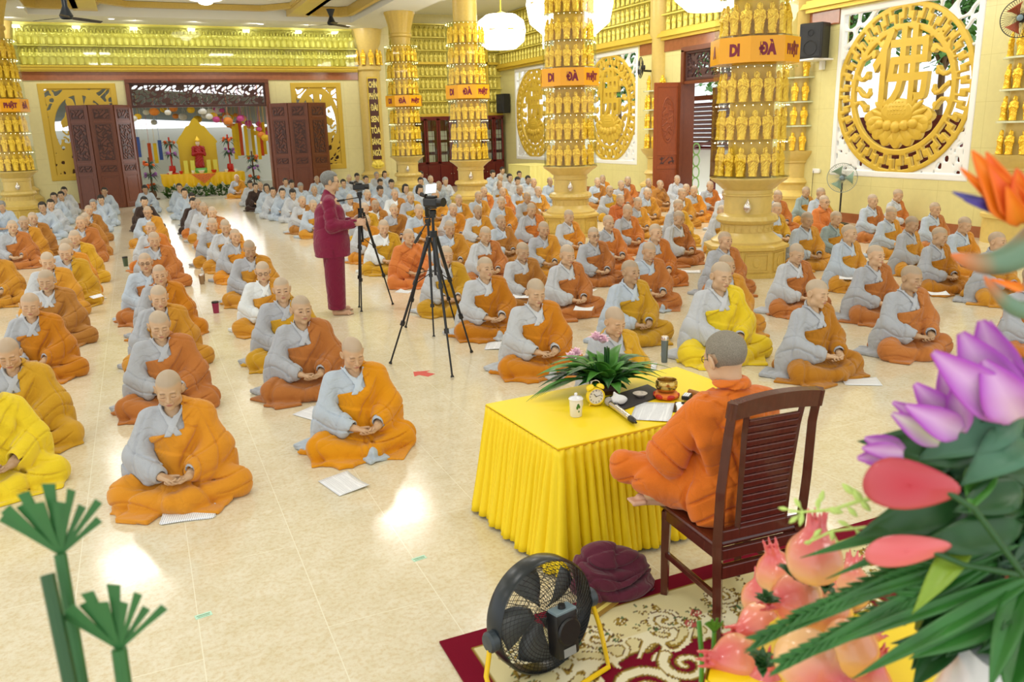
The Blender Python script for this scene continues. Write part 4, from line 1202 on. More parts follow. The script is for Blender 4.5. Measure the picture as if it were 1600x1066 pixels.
# ------------------------------------------------------------------ outdoors
def foliage(name, c, rad, n, leaf, mat, lab, cat, trunk=True, seed=0, group=None, base=0):
    r = empty(name, (c[0], c[1], base), 0, lab, cat, group); rs = np.random.RandomState(seed)
    P = rs.normal(size=(n, 3)); P /= np.linalg.norm(P, axis=1)[:, None]; P *= (rs.rand(n, 1)**.4)*np.array(rad)
    P += np.array([0, 0, c[2]-base])
    v = []; f = []
    for i, p in enumerate(P):
        a = rs.uniform(0, 2*PI); b_ = rs.uniform(-.9, .9); L = leaf*rs.uniform(.6, 1.3); w = L*.32
        d = np.array([math.cos(a)*math.cos(b_), math.sin(a)*math.cos(b_), math.sin(b_)]); s = np.cross(d, [0, 0, 1.]); s /= np.linalg.norm(s)+1e-6
        k = len(v); v += [p, p+d*L*.5+s*w, p+d*L, p+d*L*.5-s*w]; f.append((k, k+1, k+2, k+3))
    mobj('foliage', pydata('foliage', v, f, False), mat, r)
    if trunk:
        m = MB(); m.tube([(0, 0, 0), (.1, .05, (c[2]-base)*.5), (0, 0, c[2]-base)], [.12, .09, .05], 8)
        for k in range(5):
            a = k*1.3; m.tube([(.05, 0, (c[2]-base)*.7), (math.cos(a)*rad[0]*.6, math.sin(a)*rad[1]*.6, c[2]-base+rad[2]*.3)], [.05, .02], 6)
        m.obj('trunk', M_bark, r)
    return r
M_leafo = pmat('outdoor_leaves', srgb(96, 150, 70), .5, var=.35, scale=1.5)
for i, (x, y, z, lab) in enumerate(((17.6, 14.4, 4.6, 'green leafy tree outside behind the largest medallion window'), (17.2, 10.9, 5.0, 'leafy tree outside seen through the right part of the largest window'),
                                    (18.7, 23.6, 4.2, 'green leafy tree outside the side door'), (17.9, 29.4, 4.2, 'leafy tree outside behind the second medallion window'), (17.9, 17.6, 4.7, 'leafy tree between the side door and the largest window'))):
    foliage('tree', (x, y, z), (1.35, 1.5, 1.3), 1300, .26, M_leafo, lab, 'tree', True, i)
# slatted dark red structure and white wall beyond the side door
r = empty('slatted_shutter', (16.2, 21.6, 0), 0, 'dark red slatted timber screen outside the side door', 'screen')
m = MB()
for k in range(11): m.box((0, 0, 1.42+.13*k), (.10, 5.2, .075), (0, .5, 0))
m.obj('slats', M_lacq, r)
m = MB()
for y in (-2.6, -.6, 1.35, 2.6): m.box((-.03, y, 1.6), (.14, .12, 3.2))
m.box((-.03, 0, 2.92), (.16, 5.4, .14)); m.tube([(-.1, 1.3, .9), (-.1, .9, 1.25), (-.1, .2, 1.5), (-.1, -.6, 1.6)], .05, 8); m.obj('frame', M_lacq, r)
m = MB(); m.box2((16.6, 5, 0), (16.8, 40, 1.35)); o = m.obj('garden_wall', M_white); tag(o, 'low white garden wall outside the side door', 'wall')
m = MB(); m.box2((16.0, 12.4, 0), (16.15, 17.0, 2.2))
for k in range(9): m.box2((15.95, 12.4, .2+.22*k), (16.0, 17.0, .28+.22*k))
o = m.obj('fence', M_lacq); tag(o, 'dark red fence outside behind the lower part of the largest medallion window', 'fence')
r = empty('bamboo_grille', (14.6, 19.75, 0), 0, 'pale green curled grille beside the side door outside', 'grille')
m = MB()
for k in range(5): m.tube([(0, .16*math.sin(a), .18+.32*k+.16*math.cos(a)) for a in np.linspace(0, 2*PI, 15)[:-1]], .02, 6, closed=True)
m.obj('rings', pmat('pale_green_paint', srgb(150, 196, 120), .5), r, True)

# courtyard beyond the main doorway
YA = 34.2
m = MB(); m.box2((-3.4, 32.4, 0), (-.1, 32.5, 1.9)); o = m.obj('dark_partition', M_wood2); tag(o, 'dark partition outside behind the left gold screen', 'partition')
m = MB(); m.box2((4.9, 32.4, 0), (8.6, 32.5, 2.0)); o = m.obj('dark_partition', M_wood2); tag(o, 'dark partition outside behind the right gold screen', 'partition')
m = MB(); m.box2((-9, 43, 0), (16, 43.2, 2.6)); o = m.obj('courtyard_wall', pmat('courtyard_wall_white', srgb(236, 240, 236), .7)); tag(o, 'pale courtyard wall far beyond the doorway', 'wall')
# grey fabric canopy
m = MB(); v = []; nx, ny = 14, 8
for j in range(ny+1):
    for i in range(nx+1):
        u, w = i/nx, j/ny; v.append((-7+12*u*1.2, 35.2+7*w, 4.05-.9*abs(u-.42)-.95*w+.08*math.sin(w*9)))
m.add(v, [(j*(nx+1)+i, j*(nx+1)+i+1, (j+1)*(nx+1)+i+1, (j+1)*(nx+1)+i) for j in range(ny) for i in range(nx)])
o = m.obj('canopy', pmat('grey_canvas', srgb(150, 158, 160), .8), None, True); sm_ = o.modifiers.new('s', 'SOLIDIFY'); sm_.thickness = .02; tag(o, 'sagging grey canvas canopy beyond the doorway', 'canopy')
# altar outside
r = empty('altar_table', (2.3, YA, 0), 0, 'outdoor altar table draped in scalloped yellow cloth, framed by the doorway', 'table')
m = MB(); m.box2((-1.45, -.45, .76), (1.45, .45, .80)); 
for sx in (-1.35, 1.35):
    for sy in (-.35, .35): m.box2((sx-.03, sy-.03, 0), (sx+.03, sy+.03, .76))
m.obj('frame', M_wood, r)
M_yel = pmat('yellow_satin', srgb(252, 204, 10), .42, bump=.05, scale=30)
M_yel2 = pmat('yellow_table_cloth', srgb(255, 222, 14), .5)
m = MB(); v = []; n = 90
for j in range(9):
    for i in range(n+1):
        u = i/n; x = -1.5+3*u; dz = .50*(abs(math.sin(u*PI*7))**.6*.45+.55)*j/8; v.append((x, -.50-.035*math.sin(u*PI*28)*(j/8)-.03*j/8, .83-dz))
k = n+1
m.add(v, [(j*k+i, j*k+i+1, (j+1)*k+i+1, (j+1)*k+i) for j in range(8) for i in range(n)]); m.box2((-1.5, -.50, .80), (1.5, .5, .835)); m.obj('tablecloth', M_yel, r, True)
m = MB(); m.prism([(-.45, 0), (.45, 0), (0, -.36)], 0, .01, Matrix.Translation((0, -.56, .82)) @ Matrix.Rotation(PI/2, 4, 'X')); m.obj('pennant', pmat('orange_brocade', srgb(226, 120, 50), .6, var=.4, scale=30), r)
m = MB()
for i in range(420):
    x = random.uniform(-1.5, 1.5); z = random.uniform(0, .34); a = random.uniform(0, 6); m.add([(x, -.62, z), (x+.08*math.cos(a), -.70, z+.08*math.sin(a)), (x+.14*math.cos(a), -.68, z+.14*math.sin(a)), (x+.05, -.62, z+.06)], [(0, 1, 2, 3)])
o = m.obj('greenery', pmat('hedge_green', srgb(70, 110, 40), .6, var=.4, scale=5)); o.location = (2.3, YA, 0); tag(o, 'low green leafy border along the foot of the outdoor altar', 'hedge', None, 'stuff')
# arched golden back panel
def arch_panel(w, h):
    return [(-w/2, 0), (w/2, 0), (w/2, h*.52), (w*.54, h*.56), (w*.44, h*.66), (w*.38, h*.70), (w*.24, h*.84), (w*.16, h*.86), (w*.07, h*.96), (0, h), (-w*.07, h*.96), (-w*.16, h*.86), (-w*.24, h*.84), (-w*.38, h*.70), (-w*.44, h*.66), (-w*.54, h*.56), (-w/2, h*.52)]
m = MB(); T = Matrix.Translation((2.25, YA+.40, .84)) @ Matrix.Rotation(PI/2, 4, 'X'); m.prism(arch_panel(1.38, 2.05), 0, .06, T)
o = m.obj('back_panel', pmat('golden_panel', srgb(226, 190, 24), .4, bump=.4, scale=14)); tag(o, 'pointed golden back panel standing on the outdoor altar', 'panel')
# robed figure on the altar
sv = SV*3.4
r = empty('altar_figure', (2.25, YA+.05, 1.02), 0, 'standing altar figure in a red robe in front of the golden panel', 'statue')
m = MB(); m.lathe([(.30, -.18), (.32, -.08), (.24, 0), (.0, 0)], 24, rf=lambda a, z: 1+.06*math.cos(10*a)); m.obj('lotus_base', pmat('green_lotus', srgb(110, 180, 80), .5), r, True)
g = G((-.30, -.2, -.01), (.30, .2, 1.12), .012); d = cap(g.p, (0, 0, .08), (0, 0, .62), .17, .13); d = smin(d, cap(g.p, (-.12, 0, .76), (.12, 0, .76), .07), .06)
for sx in (-1, 1): d = smin(smin(d, cap(g.p, (sx*.18, 0, .74), (sx*.2, -.04, .5), .06), .04), cap(g.p, (sx*.2, -.04, .5), (sx*.04, -.15, .56), .055, .04), .03)
d = d+.008*np.sin(50*g.x+8*np.sin(9*g.z)); v, f = surf(g, d); mobj('red_robe', npmesh('robe', v, f), pmat('crimson_robe', srgb(168, 24, 22), .45), r)
g = G((-.13, -.13, .78), (.13, .13, 1.16), .01); d = smin(ell(g.p, (0, 0, .93), (.075, .08, .10)), cap(g.p, (0, 0, .8), (0, 0, .9), .04), .02); v, f = surf(g, d); mobj('head', npmesh('head', v, f), pmat('pale_face', srgb(238, 214, 196), .5), r)
m = MB(); m.lathe([(.085, .98), (.10, 1.03), (.06, 1.10), (.02, 1.17), (0, 1.2)], 20); m.obj('crown', M_gold, r, True)
# tablets, jars and bowls on the altar
for i, x in enumerate((-.52, -.28, .30, .54)):
    m = MB(); m.box((0, 0, .24), (.15, .03, .48), None, .005); m.box((0, 0, .02), (.18, .08, .04)); o = m.obj('altar_tablet', pmat('tablet_yellow', srgb(228, 222, 90), .5) if i == 0 else bpy.data.materials['tablet_yellow'], None, False, (2.25+x, YA-.16, .837))
    tag(o, 'upright yellow tablet on the outdoor altar, %s' % ('leftmost of four', 'left of the red-robed figure', 'right of the red-robed figure', 'rightmost of four')[i], 'tablet', 'tablets on the outdoor altar')
M_porc = pmat('porcelain', srgb(232, 232, 236), .2, coat=.5)
M_red = pmat('red_paint', srgb(196, 40, 30), .4)
for i, (x, s) in enumerate(((-1.1, 1), (-.72, .9), (-.30, .8), (.0, 1.5), (.45, 1.2), (.9, .9), (1.25, .8))):
    m = MB(); m.lathe([(.0, 0), (.05*s, 0), (.055*s, .02), (.085*s, .10), (.08*s, .11), (.045*s, .03), (.0, .03)], 20); o = m.obj('offering_bowl', M_porc if i % 3 != 1 else M_red, None, True, (2.25+x, YA-.32, .837))
    tag(o, 'small offering bowl on the outdoor altar, number %s from the left' % ('one', 'two', 'three', 'four', 'five', 'six', 'seven')[i], 'bowl', 'bowls on the outdoor altar')
M_leafd = pmat('dark_flower_leaves', srgb(36, 84, 50), .45, var=.3, scale=6)
M_orf = pmat('orange_petal', srgb(244, 110, 30), .5); M_purf = pmat('purple_petal', srgb(168, 110, 190), .5); M_pink = pmat('pink_petal', srgb(230, 90, 170), .5)
def flower_stand(x, y, zs, lab, pole=2.2, z0=0.0):
    r = empty('flower_stand', (x, y, z0), 0, lab, 'flower stand')
    m = MB(); m.tube([(0, 0, 0), (0, 0, pole)], .03, 8); m.lathe([(.22, 0), (.22, .03), (.04, .06)], 20); m.lathe([(.03, .03), (.10, .06), (.13, .15), (.11, .3)], 16); m.obj('pole', M_red if z0 > 0 else M_bark, r, True)
    for j, z in enumerate(zs):
        m = MB(); 
        for k in range(46):
            a = random.uniform(0, 2*PI); L = random.uniform(.22, .42); up = random.uniform(-.5, .6); d = Vector((math.cos(a), math.sin(a), up)); s = d.cross(Vector((0, 0, 1))).normalized()*.025
            p = Vector((0, 0, z)); q = p+d*L*.6; e = p+d*L+Vector((0, 0, -.10)); m.add([p, q+s, e, q-s], [(0, 1, 2, 3)])
        m.obj('leaves', M_leafd, r)
        m = MB()
        for k in range(6):
            a = random.uniform(0, 2*PI); m.ball((.17*math.cos(a), .17*math.sin(a)-.06, z+random.uniform(-.03, .1)), .055, 8, 6)
        m.obj('blooms', M_orf if j % 2 == 0 else M_purf, r, True)
flower_stand(1.25, YA+.02, (1.12, .72), 'tall vase of orange blooms on the altar, left of the golden back panel', 1.35, .837)
flower_stand(3.35, YA+.02, (1.18, .76), 'tall vase of orange blooms on the altar, right of the golden back panel', 1.4, .837)
flower_stand(.45, YA-1.0, (1.25, .85, .45), 'low flower stand with orange blooms at the left side of the doorway', 1.5)
flower_stand(4.05, YA-1.1, (1.35, 1.0, .6), 'low flower stand with orange blooms at the right side of the doorway', 1.6)
# paper lanterns and flags strung across the courtyard
cols = [('pink', M_pink), ('yellow', pmat('yellow_paper', srgb(250, 200, 40), .6)), ('orange', pmat('orange_paper', srgb(250, 150, 60), .6)), ('white', pmat('white_paper', srgb(244, 240, 236), .6))]
LM = {}
for nm, mt in cols:
    m = MB(); m.tube([(0, 0, .12), (0, 0, 2.6)], .006, 4); m.lathe([(.02, .13), (.09, .12), (.15, .05), (.155, -.02), (.11, -.10), (.03, -.13)], 16, rf=lambda a, z: 1+.05*math.cos(8*a)); me = m.mesh('lantern', True); me.materials.append(mt); LM[nm] = me
rs = np.random.RandomState(3)
for i in range(112):
    u = rs.rand(); y = 35.0+6.5*rs.rand(); right = rs.rand() < .72
    x = (rs.uniform(2.6, 6.6) if right else rs.uniform(-1.8, 3.2)); z = (3.35-.42*max(0, x-2.5)+.05*(y-35)+rs.uniform(-.35, .3)) if right else rs.uniform(2.85, 3.45)
    nm = cols[rs.randint(0, 4)][0]
    o = mobj('paper_lantern', LM[nm], None, None, (x, y, z)); s = rs.uniform(.6, 1.15); o.scale = (s, s, s)
    tag(o, '%s paper lantern hanging among many others beyond the doorway' % nm, 'lantern', '%s paper lanterns beyond the doorway' % nm)
M_str = pmat('string', srgb(220, 220, 210), .8)
m = MB()
for k in range(14):
    x = -2+.75*k; m.tube([(x, 34.8, 3.6), (x+.4, 38, 3.2), (x+.9, 42, 3.9)], .008, 4)
o = m.obj('lantern_strings', M_str); tag(o, 'thin white strings carrying the paper lanterns over the courtyard', 'string', None, 'stuff')
fc = [srgb(240, 200, 30), srgb(226, 90, 40), srgb(240, 240, 236), srgb(70, 100, 190)]
M_flag = pmat('flag_cloth', (1, 1, 1, 1), .7, objcol=True)
mf_ = MB(); v = []
for j in range(7):
    for i in range(3): v.append((-.07+.07*i, .02*math.sin(j*1.3+i), -.13*j))
mf_.tube([(-.07, 0, 0), (.07, 0, 0)], .008, 4); mf_.tube([(0, 0, 0), (0, 0, 1.6)], .005, 4)
mf_.add(v, [(j*3+i, j*3+i+1, (j+1)*3+i+1, (j+1)*3+i) for j in range(6) for i in range(2)]); FLM = mf_.mesh('flag', True); FLM.materials.append(M_flag)
for i in range(26):
    right = i < 19
    x = 3.9+.16*i if right else -.2+.2*(i-19); o = mobj('hanging_flag', FLM, None, None, (x, 37+.25*(i % 3), (2.55 if right else 2.1)+.15*math.sin(i)), (0, 0, .2*math.sin(i)), (1, 1, 1.7 if right else 1.0))
    o.color = fc[(i*7) % 4 if not right else (0, 0, 1, 0, 2)[i % 5]]
    cn = ('yellow', 'orange red', 'white', 'blue')[fc.index(tuple(o.color)) if tuple(o.color) in fc else 0]
    tag(o, 'long narrow coloured flag hanging %s of the outdoor altar' % ('right' if right else 'left'), 'flag', 'narrow flags hanging %s of the outdoor altar' % ('right' if right else 'left'))
def number_from_left(pref, fmt):
    gs = {}
    for o in scene.objects:
        if o.name.startswith(pref) and o.get('group'): gs.setdefault(o['group'], []).append(o)
    for g_, L_ in gs.items():
        L_.sort(key=lambda o: scr(o.location)[0])
        for i, o in enumerate(L_): o['label'] = fmt % (ORD[i], g_)
number_from_left('paper_lantern', '%s from the left of the %s'); number_from_left('hanging_flag', '%s from the left of the %s')
# ------------------------------------------------------------------ furniture near the walls
def cabinet(x0, x1, lab):
    r = empty('glass_cabinet', ((x0+x1)/2, YS-.28, 0), 0, lab, 'cabinet'); w = x1-x0
    m = MB(); m.box((0, .0, .45), (w, .50, .90), None, .01); m.box((0, .22, 1.8), (w, .04, 1.85)); m.box((0, 0, 2.66), (w+.06, .52, .08), None, .01)
    for x in (-w/2+.02, w/2-.02): m.box((x, 0, 1.78), (.04, .46, 1.8))
    for z in (1.35, 1.8, 2.2): m.box((0, .02, z), (w-.06, .4, .02))
    m.obj('body', M_lacq, r)
    nd = max(2, round(w/.48))
    for k in range(nd):
        cx = -w/2+w*(k+.5)/nd; dw = w/nd-.02
        d = MB()
        for x in (cx-dw/2+.035, cx+dw/2-.035): d.box((x, -.25, 1.76), (.07, .035, 1.72), None, .005)
        for z in (.93, 2.59): d.box((cx, -.25, z), (dw, .035, .08), None, .005)
        dd = d.obj('door', M_lacq, r)
        g_ = MB(); g_.box((cx, -.25, 1.76), (dw-.12, .006, 1.6)); g_.obj('pane', M_glass, dd)
        b_ = MB(); b_.box((cx, -.255, 1.76), (.012, .014, 1.6))
        for z in (1.25, 1.6, 1.95, 2.3): b_.box((cx, -.255, z), (dw-.12, .014, .012))
        b_.obj('glazing_bar', M_lacq, dd)
        lo = MB(); lo.box((cx, -.262, .45), (dw-.02, .03, .78), None, .008); q = lo.obj('lower_door', M_lacq, r)
        kn = MB(); kn.ball((cx+(dw/2-.05)*(1 if k % 2 == 0 else -1), -.285, .5), .014, 8, 6); kn.obj('knob', M_silver, q)
    for k in range(nd*3):
        x = -w/2+.1+(w-.2)*(k % (nd))/max(1, nd-1); z = (.905, 1.36, 1.81)[k//nd]; hh = .34
        b2 = MB(); b2.box((0, 0, hh/2), (.26, .2, hh), None, .004); o = b2.obj('paper_stack', pmat('cabinet_papers', srgb(206, 206, 190), .7, var=.15, scale=8) if 'cabinet_papers' not in bpy.data.materials else bpy.data.materials['cabinet_papers'], None, False, ((x0+x1)/2+x*.85, YS-.28, z))
        tag(o, 'pale bundle stored behind the glass of the %s' % ('left cabinet' if x0 < 11 else 'right cabinet'), 'bundle', 'bundles in the %s' % ('left cabinet' if x0 < 11 else 'right cabinet'))
    return r
cabinet(9.95, 12.0, 'dark red glass-fronted cabinet against the far wall, between the two farthest columns')
cabinet(12.5, 13.75, 'dark red glass-fronted cabinet in the far right corner')
number_from_left('paper_stack', 'paper bundle %s from the left of the %s')
def speaker(name, loc, rz, w, d, h, lab, pitch=0):
    r = empty(name, loc, rz, lab, 'loudspeaker'); m = MB(); m.box((0, 0, h/2), (w, d, h), (pitch, 0, 0), .02); m.obj('case', M_black, r)
    g_ = MB(); g_.box((0, -d/2-.004, h/2), (w*.86, .012, h*.88), (pitch, 0, 0), .005); gg = g_.obj('grille', pmat('speaker_grille', srgb(44, 46, 50), .6, bump=1.0, scale=300) if 'speaker_grille' not in bpy.data.materials else bpy.data.materials['speaker_grille'], r)
    m = MB(); m.tube([(w*.28*math.cos(a), -d/2-.014, h*.3+w*.28*math.sin(a)) for a in np.linspace(0, 2*PI, 25)[:-1]], .008, 6, closed=True); m.tube([(w*.12*math.cos(a), -d/2-.014, h*.72+w*.12*math.sin(a)) for a in np.linspace(0, 2*PI, 17)[:-1]], .006, 6, closed=True); m.obj('cone_ring', M_black, gg, True)
    return r
q = atX(1272, 92, XR-.30)
speaker('wall_speaker', (q[0]-.02, q[1], q[2]), -PI/2+.35, .52, .36, .72, 'black loudspeaker mounted high on the right wall, left of the largest medallion window')
m = MB(); m.box((XR-.28, q[1], q[2]-.02), (.56, .5, .035)); m.box((XR-.06, q[1], q[2]-.12), (.1, .08, .2)); o = m.obj('speaker_bracket', M_white); tag(o, 'white shelf bracket under the loudspeaker on the right wall', 'bracket')
q = atX(787, 177, XR-.25)
speaker('wall_speaker', (XR-.26, min(q[1], YS-.4), q[2]), -PI/2+.2, .5, .34, .74, 'black loudspeaker mounted in the far right corner above the cabinet')
speaker('floor_speaker', (9.45, 31.2, .72), .1, .48, .4, .72, 'black loudspeaker on a dark case left of the farthest column')
m = MB(); m.box((0, 0, .36), (.75, .5, .72), None, .02); o = m.obj('equipment_case', pmat('dark_green_case', srgb(34, 54, 52), .5), None, False, (9.45, 31.25, 0)); tag(o, 'dark equipment case under the loudspeaker by the farthest column', 'case')
r = empty('cloth_table', (12.9, 27.0, 0), -.05, 'table with a pale yellow skirt against the right wall, behind the second nearest column', 'table')
m = MB(); m.box((0, 0, .88), (1.0, 2.0, .03)); 
for sx in (-.45, .45):
    for sy in (-.9, .9): m.box((sx, sy, .43), (.05, .05, .86))
m.obj('frame', M_wood, r)
M_pyel = pmat('pale_yellow_cloth', srgb(250, 240, 150), .6)
m = MB(); v = []; per = []
for i in range(61): per.append((-.53, -1.03+2.06*i/60))
per = [(-.53, -1.03+2.06*i/60) for i in range(61)]+[(-.53+1.06*i/30, 1.03) for i in range(1, 31)]
per = [(.53-1.06*i/30, -1.03) for i in range(31)]+per[1:]
n = len(per)
for j in range(2):
    for i, (px, py) in enumerate(per):
        o_ = .015*math.sin(i*1.4); v.append((px*(1+(o_+.03)*j), py*(1+(o_+.01)*j), .90-.86*j))
m.add(v, [(i, i+1, n+i+1, n+i) for i in range(n-1)]); m.box((0, 0, .905), (1.07, 2.07, .02)); m.obj('tablecloth', M_pyel, r, True)
# pedestal fan by the right wall
def disc_fan(name, loc, rz, R, lab, stand=True, tilt=0.0, black=False):
    r = empty(name, loc, rz, lab, 'fan'); zc = .98 if stand else 0
    if stand:
        m = MB(); m.lathe([(.20, 0), (.20, .03), (.05, .06), (.02, .08)], 24); m.tube([(0, 0, .05), (0, .04, zc-.1)], .018, 10); m.obj('stand', M_black, r, True)
    m = MB(); m.tube([(0, .12, zc), (0, .02, zc)], [.07, .06], 16); m.obj('motor', M_black, r, True)
    m = MB(); m.tube([(R*math.cos(a), 0, zc+R*math.sin(a)) for a in np.linspace(0, 2*PI, 49)[:-1]], .008, 6, closed=True)
    for k in range(48):
        a = 2*PI*k/48
        for sg in (-1, 1): m.tube([(.05*math.cos(a), sg*.045, zc+.05*math.sin(a)), (R*.7*math.cos(a+.15), sg*.045, zc+R*.7*math.sin(a+.15)), (R*math.cos(a+.2), 0, zc+R*math.sin(a+.2))], .0022, 4, cap=False)
    m.obj('cage', (M_black if black else pmat('grey_wire', srgb(150, 160, 150), .4) if 'grey_wire' not in bpy.data.materials else bpy.data.materials['grey_wire']), r, True)
    bl = pmat('pale_green_blade', srgb(150, 186, 160), .35) if 'pale_green_blade' not in bpy.data.materials else bpy.data.materials['pale_green_blade']
    if black: bl = M_black if stand is False and R < .3 else pmat('orange_blade', srgb(190, 90, 50), .4)
    for k in range(3):
        a = k*2*PI/3; m = MB(); v = []
        for i in range(7):
            t = i/6; rr = .05+(R*.85-.05)*t; w = .35+.35*t
            for s_ in (-1, 1): v.append((rr*math.cos(a+s_*w*.8), .012*s_, zc+rr*math.sin(a+s_*w*.8)))
        m.add(v, [(2*i, 2*i+1, 2*i+3, 2*i+2) for i in range(6)]); o = m.obj('blade', bl, r, True); q_ = o.modifiers.new('s', 'SOLIDIFY'); q_.thickness = .004
    m = MB(); m.ball((0, -.05, zc), (.05, .02, .05), 14, 8); m.obj('hub', pmat('hub_grey', srgb(120, 140, 150), .4), r, True)
    return r
disc_fan('pedestal_fan', (13.45, 13.15, 0), -.95, .30, 'pedestal fan with pale green blades on a black pole under the largest medallion window')
disc_fan('wall_fan', (13.25, 20.6, 3.72), -1.9, .28, 'black wall fan above the pilaster left of the side door', False, 0, True)
m = MB(); m.tube([(13.9, 20.9, 3.65), (13.45, 20.75, 3.65), (13.3, 20.62, 3.72)], .03, 8); o = m.obj('fan_bracket', M_black, None, True); tag(o, 'black bracket arm holding the wall fan left of the side door', 'bracket')
q = atX(1595, 28, 13.4); disc_fan('wall_fan', (q[0], q[1], q[2]), -1.2, .30, 'black wall fan with orange blades cut off by the right edge of the picture', False, 0, True)
m = MB(); m.box((0, 0, 0), (.02, .20, .10), None, .004); m.box((-.02, -.10, 0), (.05, .07, .07), None, .006); q = atX(1275, 267, XR-.012)
o = m.obj('wall_socket', M_white, None, False, tuple(q)); tag(o, 'white wall socket with a plug beside the largest medallion window', 'socket')
m = MB(); m.tube([(q[0]-.03, q[1]+.05, q[2]), (q[0]-.03, q[1]+.06, .6), (q[0]-.06, q[1], .02), (13.5, 13.4, .02)], .006, 6); o = m.obj('power_cord', M_black, None, True); tag(o, 'thin black power cord running from the wall socket to the pedestal fan', 'cord')
# glowing hanging lamps over the side aisle
def lotus_lamp(px, py, Y, w, lab):
    c = atY(px, py, Y); r = empty('hanging_lamp', c, 0, lab, 'lamp')
    m = MB(); m.lathe([(.02, .36*w), (.30*w, .34*w), (.46*w, .22*w), (.5*w, .02), (.46*w, -.20*w), (.30*w, -.34*w), (.02, -.36*w)], 48, rf=lambda a, z: 1+.05*abs(math.sin(4*a))); m.obj('shade', M_lamp, r, True)
    m = MB(); m.tube([(0, 0, .36*w), (0, 0, 6.5-c[2])], .02, 8); m.lathe([(.12, .34*w), (.16, .37*w), (.02, .42*w)], 24)
    m.tube([(.5*w*math.cos(a), .5*w*math.sin(a), .02) for a in np.linspace(0, 2*PI, 49)[:-1]], .02, 6, closed=True); m.obj('mount', M_goldp, r, True)
lotus_lamp(783, 50, 22.5, 1.32, 'big glowing white hanging lamp right of the third column')
lotus_lamp(890, 8, 18.2, 1.95, 'big glowing white hanging lamp behind the second nearest column')
lotus_lamp(1108, -24, 13.5, 1.3, 'big glowing white hanging lamp at the top edge, left of the nearest column')
# ------------------------------------------------------------------ the seated assembly: (x, y) of each place on the floor
# entries: pixel column/row of the head, read once from the photograph and turned into a floor position by the camera
FILES = [
 ('L3', 'far left file', [(3, 323, 'l'), (38, 305, 'l')]),
 ('L2', 'second file left of the aisle edge file', []),
]
HEADS = [(265,607),(552,550),(471,490),(442,457),(411,423),(391,392),(367,368),(353,356),(336,356),(332,333),(318,326),(310,320),(304,320),(300,308),(288,302),(280,294),
(249,510),(248,463),(250,429),(228,412),(241,377),(235,357),(231,332),(225,315),(227,296),
(15,552),(46,477),(73,440),(74,408),(100,403),(104,388),(117,373),(127,350),(134,343),(138,328),(146,318),(158,311),(163,299),
(19,357),(37,349),(51,344),(3,323),(67,326),(79,320),(85,310),(96,307),(100,299),(38,305),(-14,398),(-30,600),
(370,279),(391,287),(399,292),(407,290),(417,294),(431,302),(442,302),(458,303),(446,284),(456,289),(470,292),(491,298),(495,281),(472,315),(489,320),(537,287),(546,280),(547,310),(558,278),(572,282),(589,275),(601,272),(557,292),(594,285),(612,288),(594,299),(617,305),(634,295),(642,310),(656,298),(658,285),(658,274),(673,281),(686,290),(696,283),(681,306),(594,324),(627,332),(655,331),(600,357),(639,371),(574,305),(570,327),(572,345),(717,311),(708,326),(703,357),(697,400),
(748,308),(757,299),(747,330),(759,368),(784,345),(784,317),(786,300),(781,288),(770,273),(782,278),(786,267),(797,279),(809,282),(812,272),(825,280),(834,286),(812,296),(824,309),(841,299),(860,284),(831,330),(850,358),(889,338),(817,392),(759,423),
(913,286),(934,285),(942,279),(953,298),(944,313),(971,289),(981,284),(997,316),(981,333),(1012,303),(1022,286),(1032,287),(952,351),(929,367),(1025,367),(1061,344),(1060,324),(1066,305),(1073,295),(1085,298),(1094,279),(1110,291),(1135,306),(1129,330),(1134,376),(1216,309),(1214,327),(1246,348),
(887,401),(1015,392),(838,462),(986,429),(962,499),(1138,418),(1127,446),(1260,299),(1283,305),(1289,318),(1307,340),(1328,368),(1246,395),(1370,401),(1277,463),(1365,316),(1393,333),(1425,305),(1463,326),(1425,351),(1469,370),(1508,351),(1425,439),(1560,380),(1615,440)]
SP = {}
def sp(keys, **kw):
    for k in keys: SP.setdefault(k, {}).update(kw)
# lay followers in pale blue: tied (T), short (S), bob (B), grey (G) or covered/shaved (N) hair
sp([(300,308),(288,302),(280,294),(227,296),(158,311),(163,299),(67,326),(79,320),(85,310),(96,307),(100,299),(38,305),(391,287),(431,302),(442,302),(446,284),(456,289),(458,303),(537,287),(558,278),(572,282),(557,292),(594,285),(612,288),(594,299),(658,285),(658,274),(809,282),(797,279),(825,280),(812,272),(786,267)], k='lay', hair='short')
sp([(391,287),(458,303),(537,287),(572,282),(612,288),(594,299),(770,273),(825,280),(812,272),(601,272),(158,311)], k='lay', hair='tied')
sp([(417,294),(634,295),(656,298),(601,272)], k='lay', hair='bob')
sp([(3,323),(146,318),(470,292),(589,275),(696,283),(458,289)], k='lay', hair='short', hairc=srgb(150, 150, 148))
sp([(407,290),(491,298),(495,281),(546,280),(673,281),(686,290),(782,278),(834,286),(860,284),(913,286),(1094,279),(771,273)], k='lay')
sp([(770,273)], k='lay', hair='short')
sp([(304,320),(225,315),(399,292)], k='lay', hair='short', robe=DARK, rc='dark')
sp([(639,371),(1289,318)], k='monk', oc=ORG, on='orange'); sp([(944,313)], k='monk', oc=RUS, on='rust'); sp([(134,343),(1032,287)], k='monk', oc=BRN, on='brown')
sp([(-30,600)], k='monk', oc=YEL, on='yellow')
sp([(697,400),(986,429),(953,298),(962,499),(471,315),(1283,305),(46,344)], oc=GLD, on='golden')
sp([(1127,446)], oc=YEL, on='yellow', sc=1.12)
sp([(552,550)], oc=srgb(220,146,14), on='golden'); sp([(265,607)], oc=srgb(214,142,36), on='ochre')
sp([(411,423),(228,412),(231,332),(929,367),(953,298),(1289,318)], glasses=True)
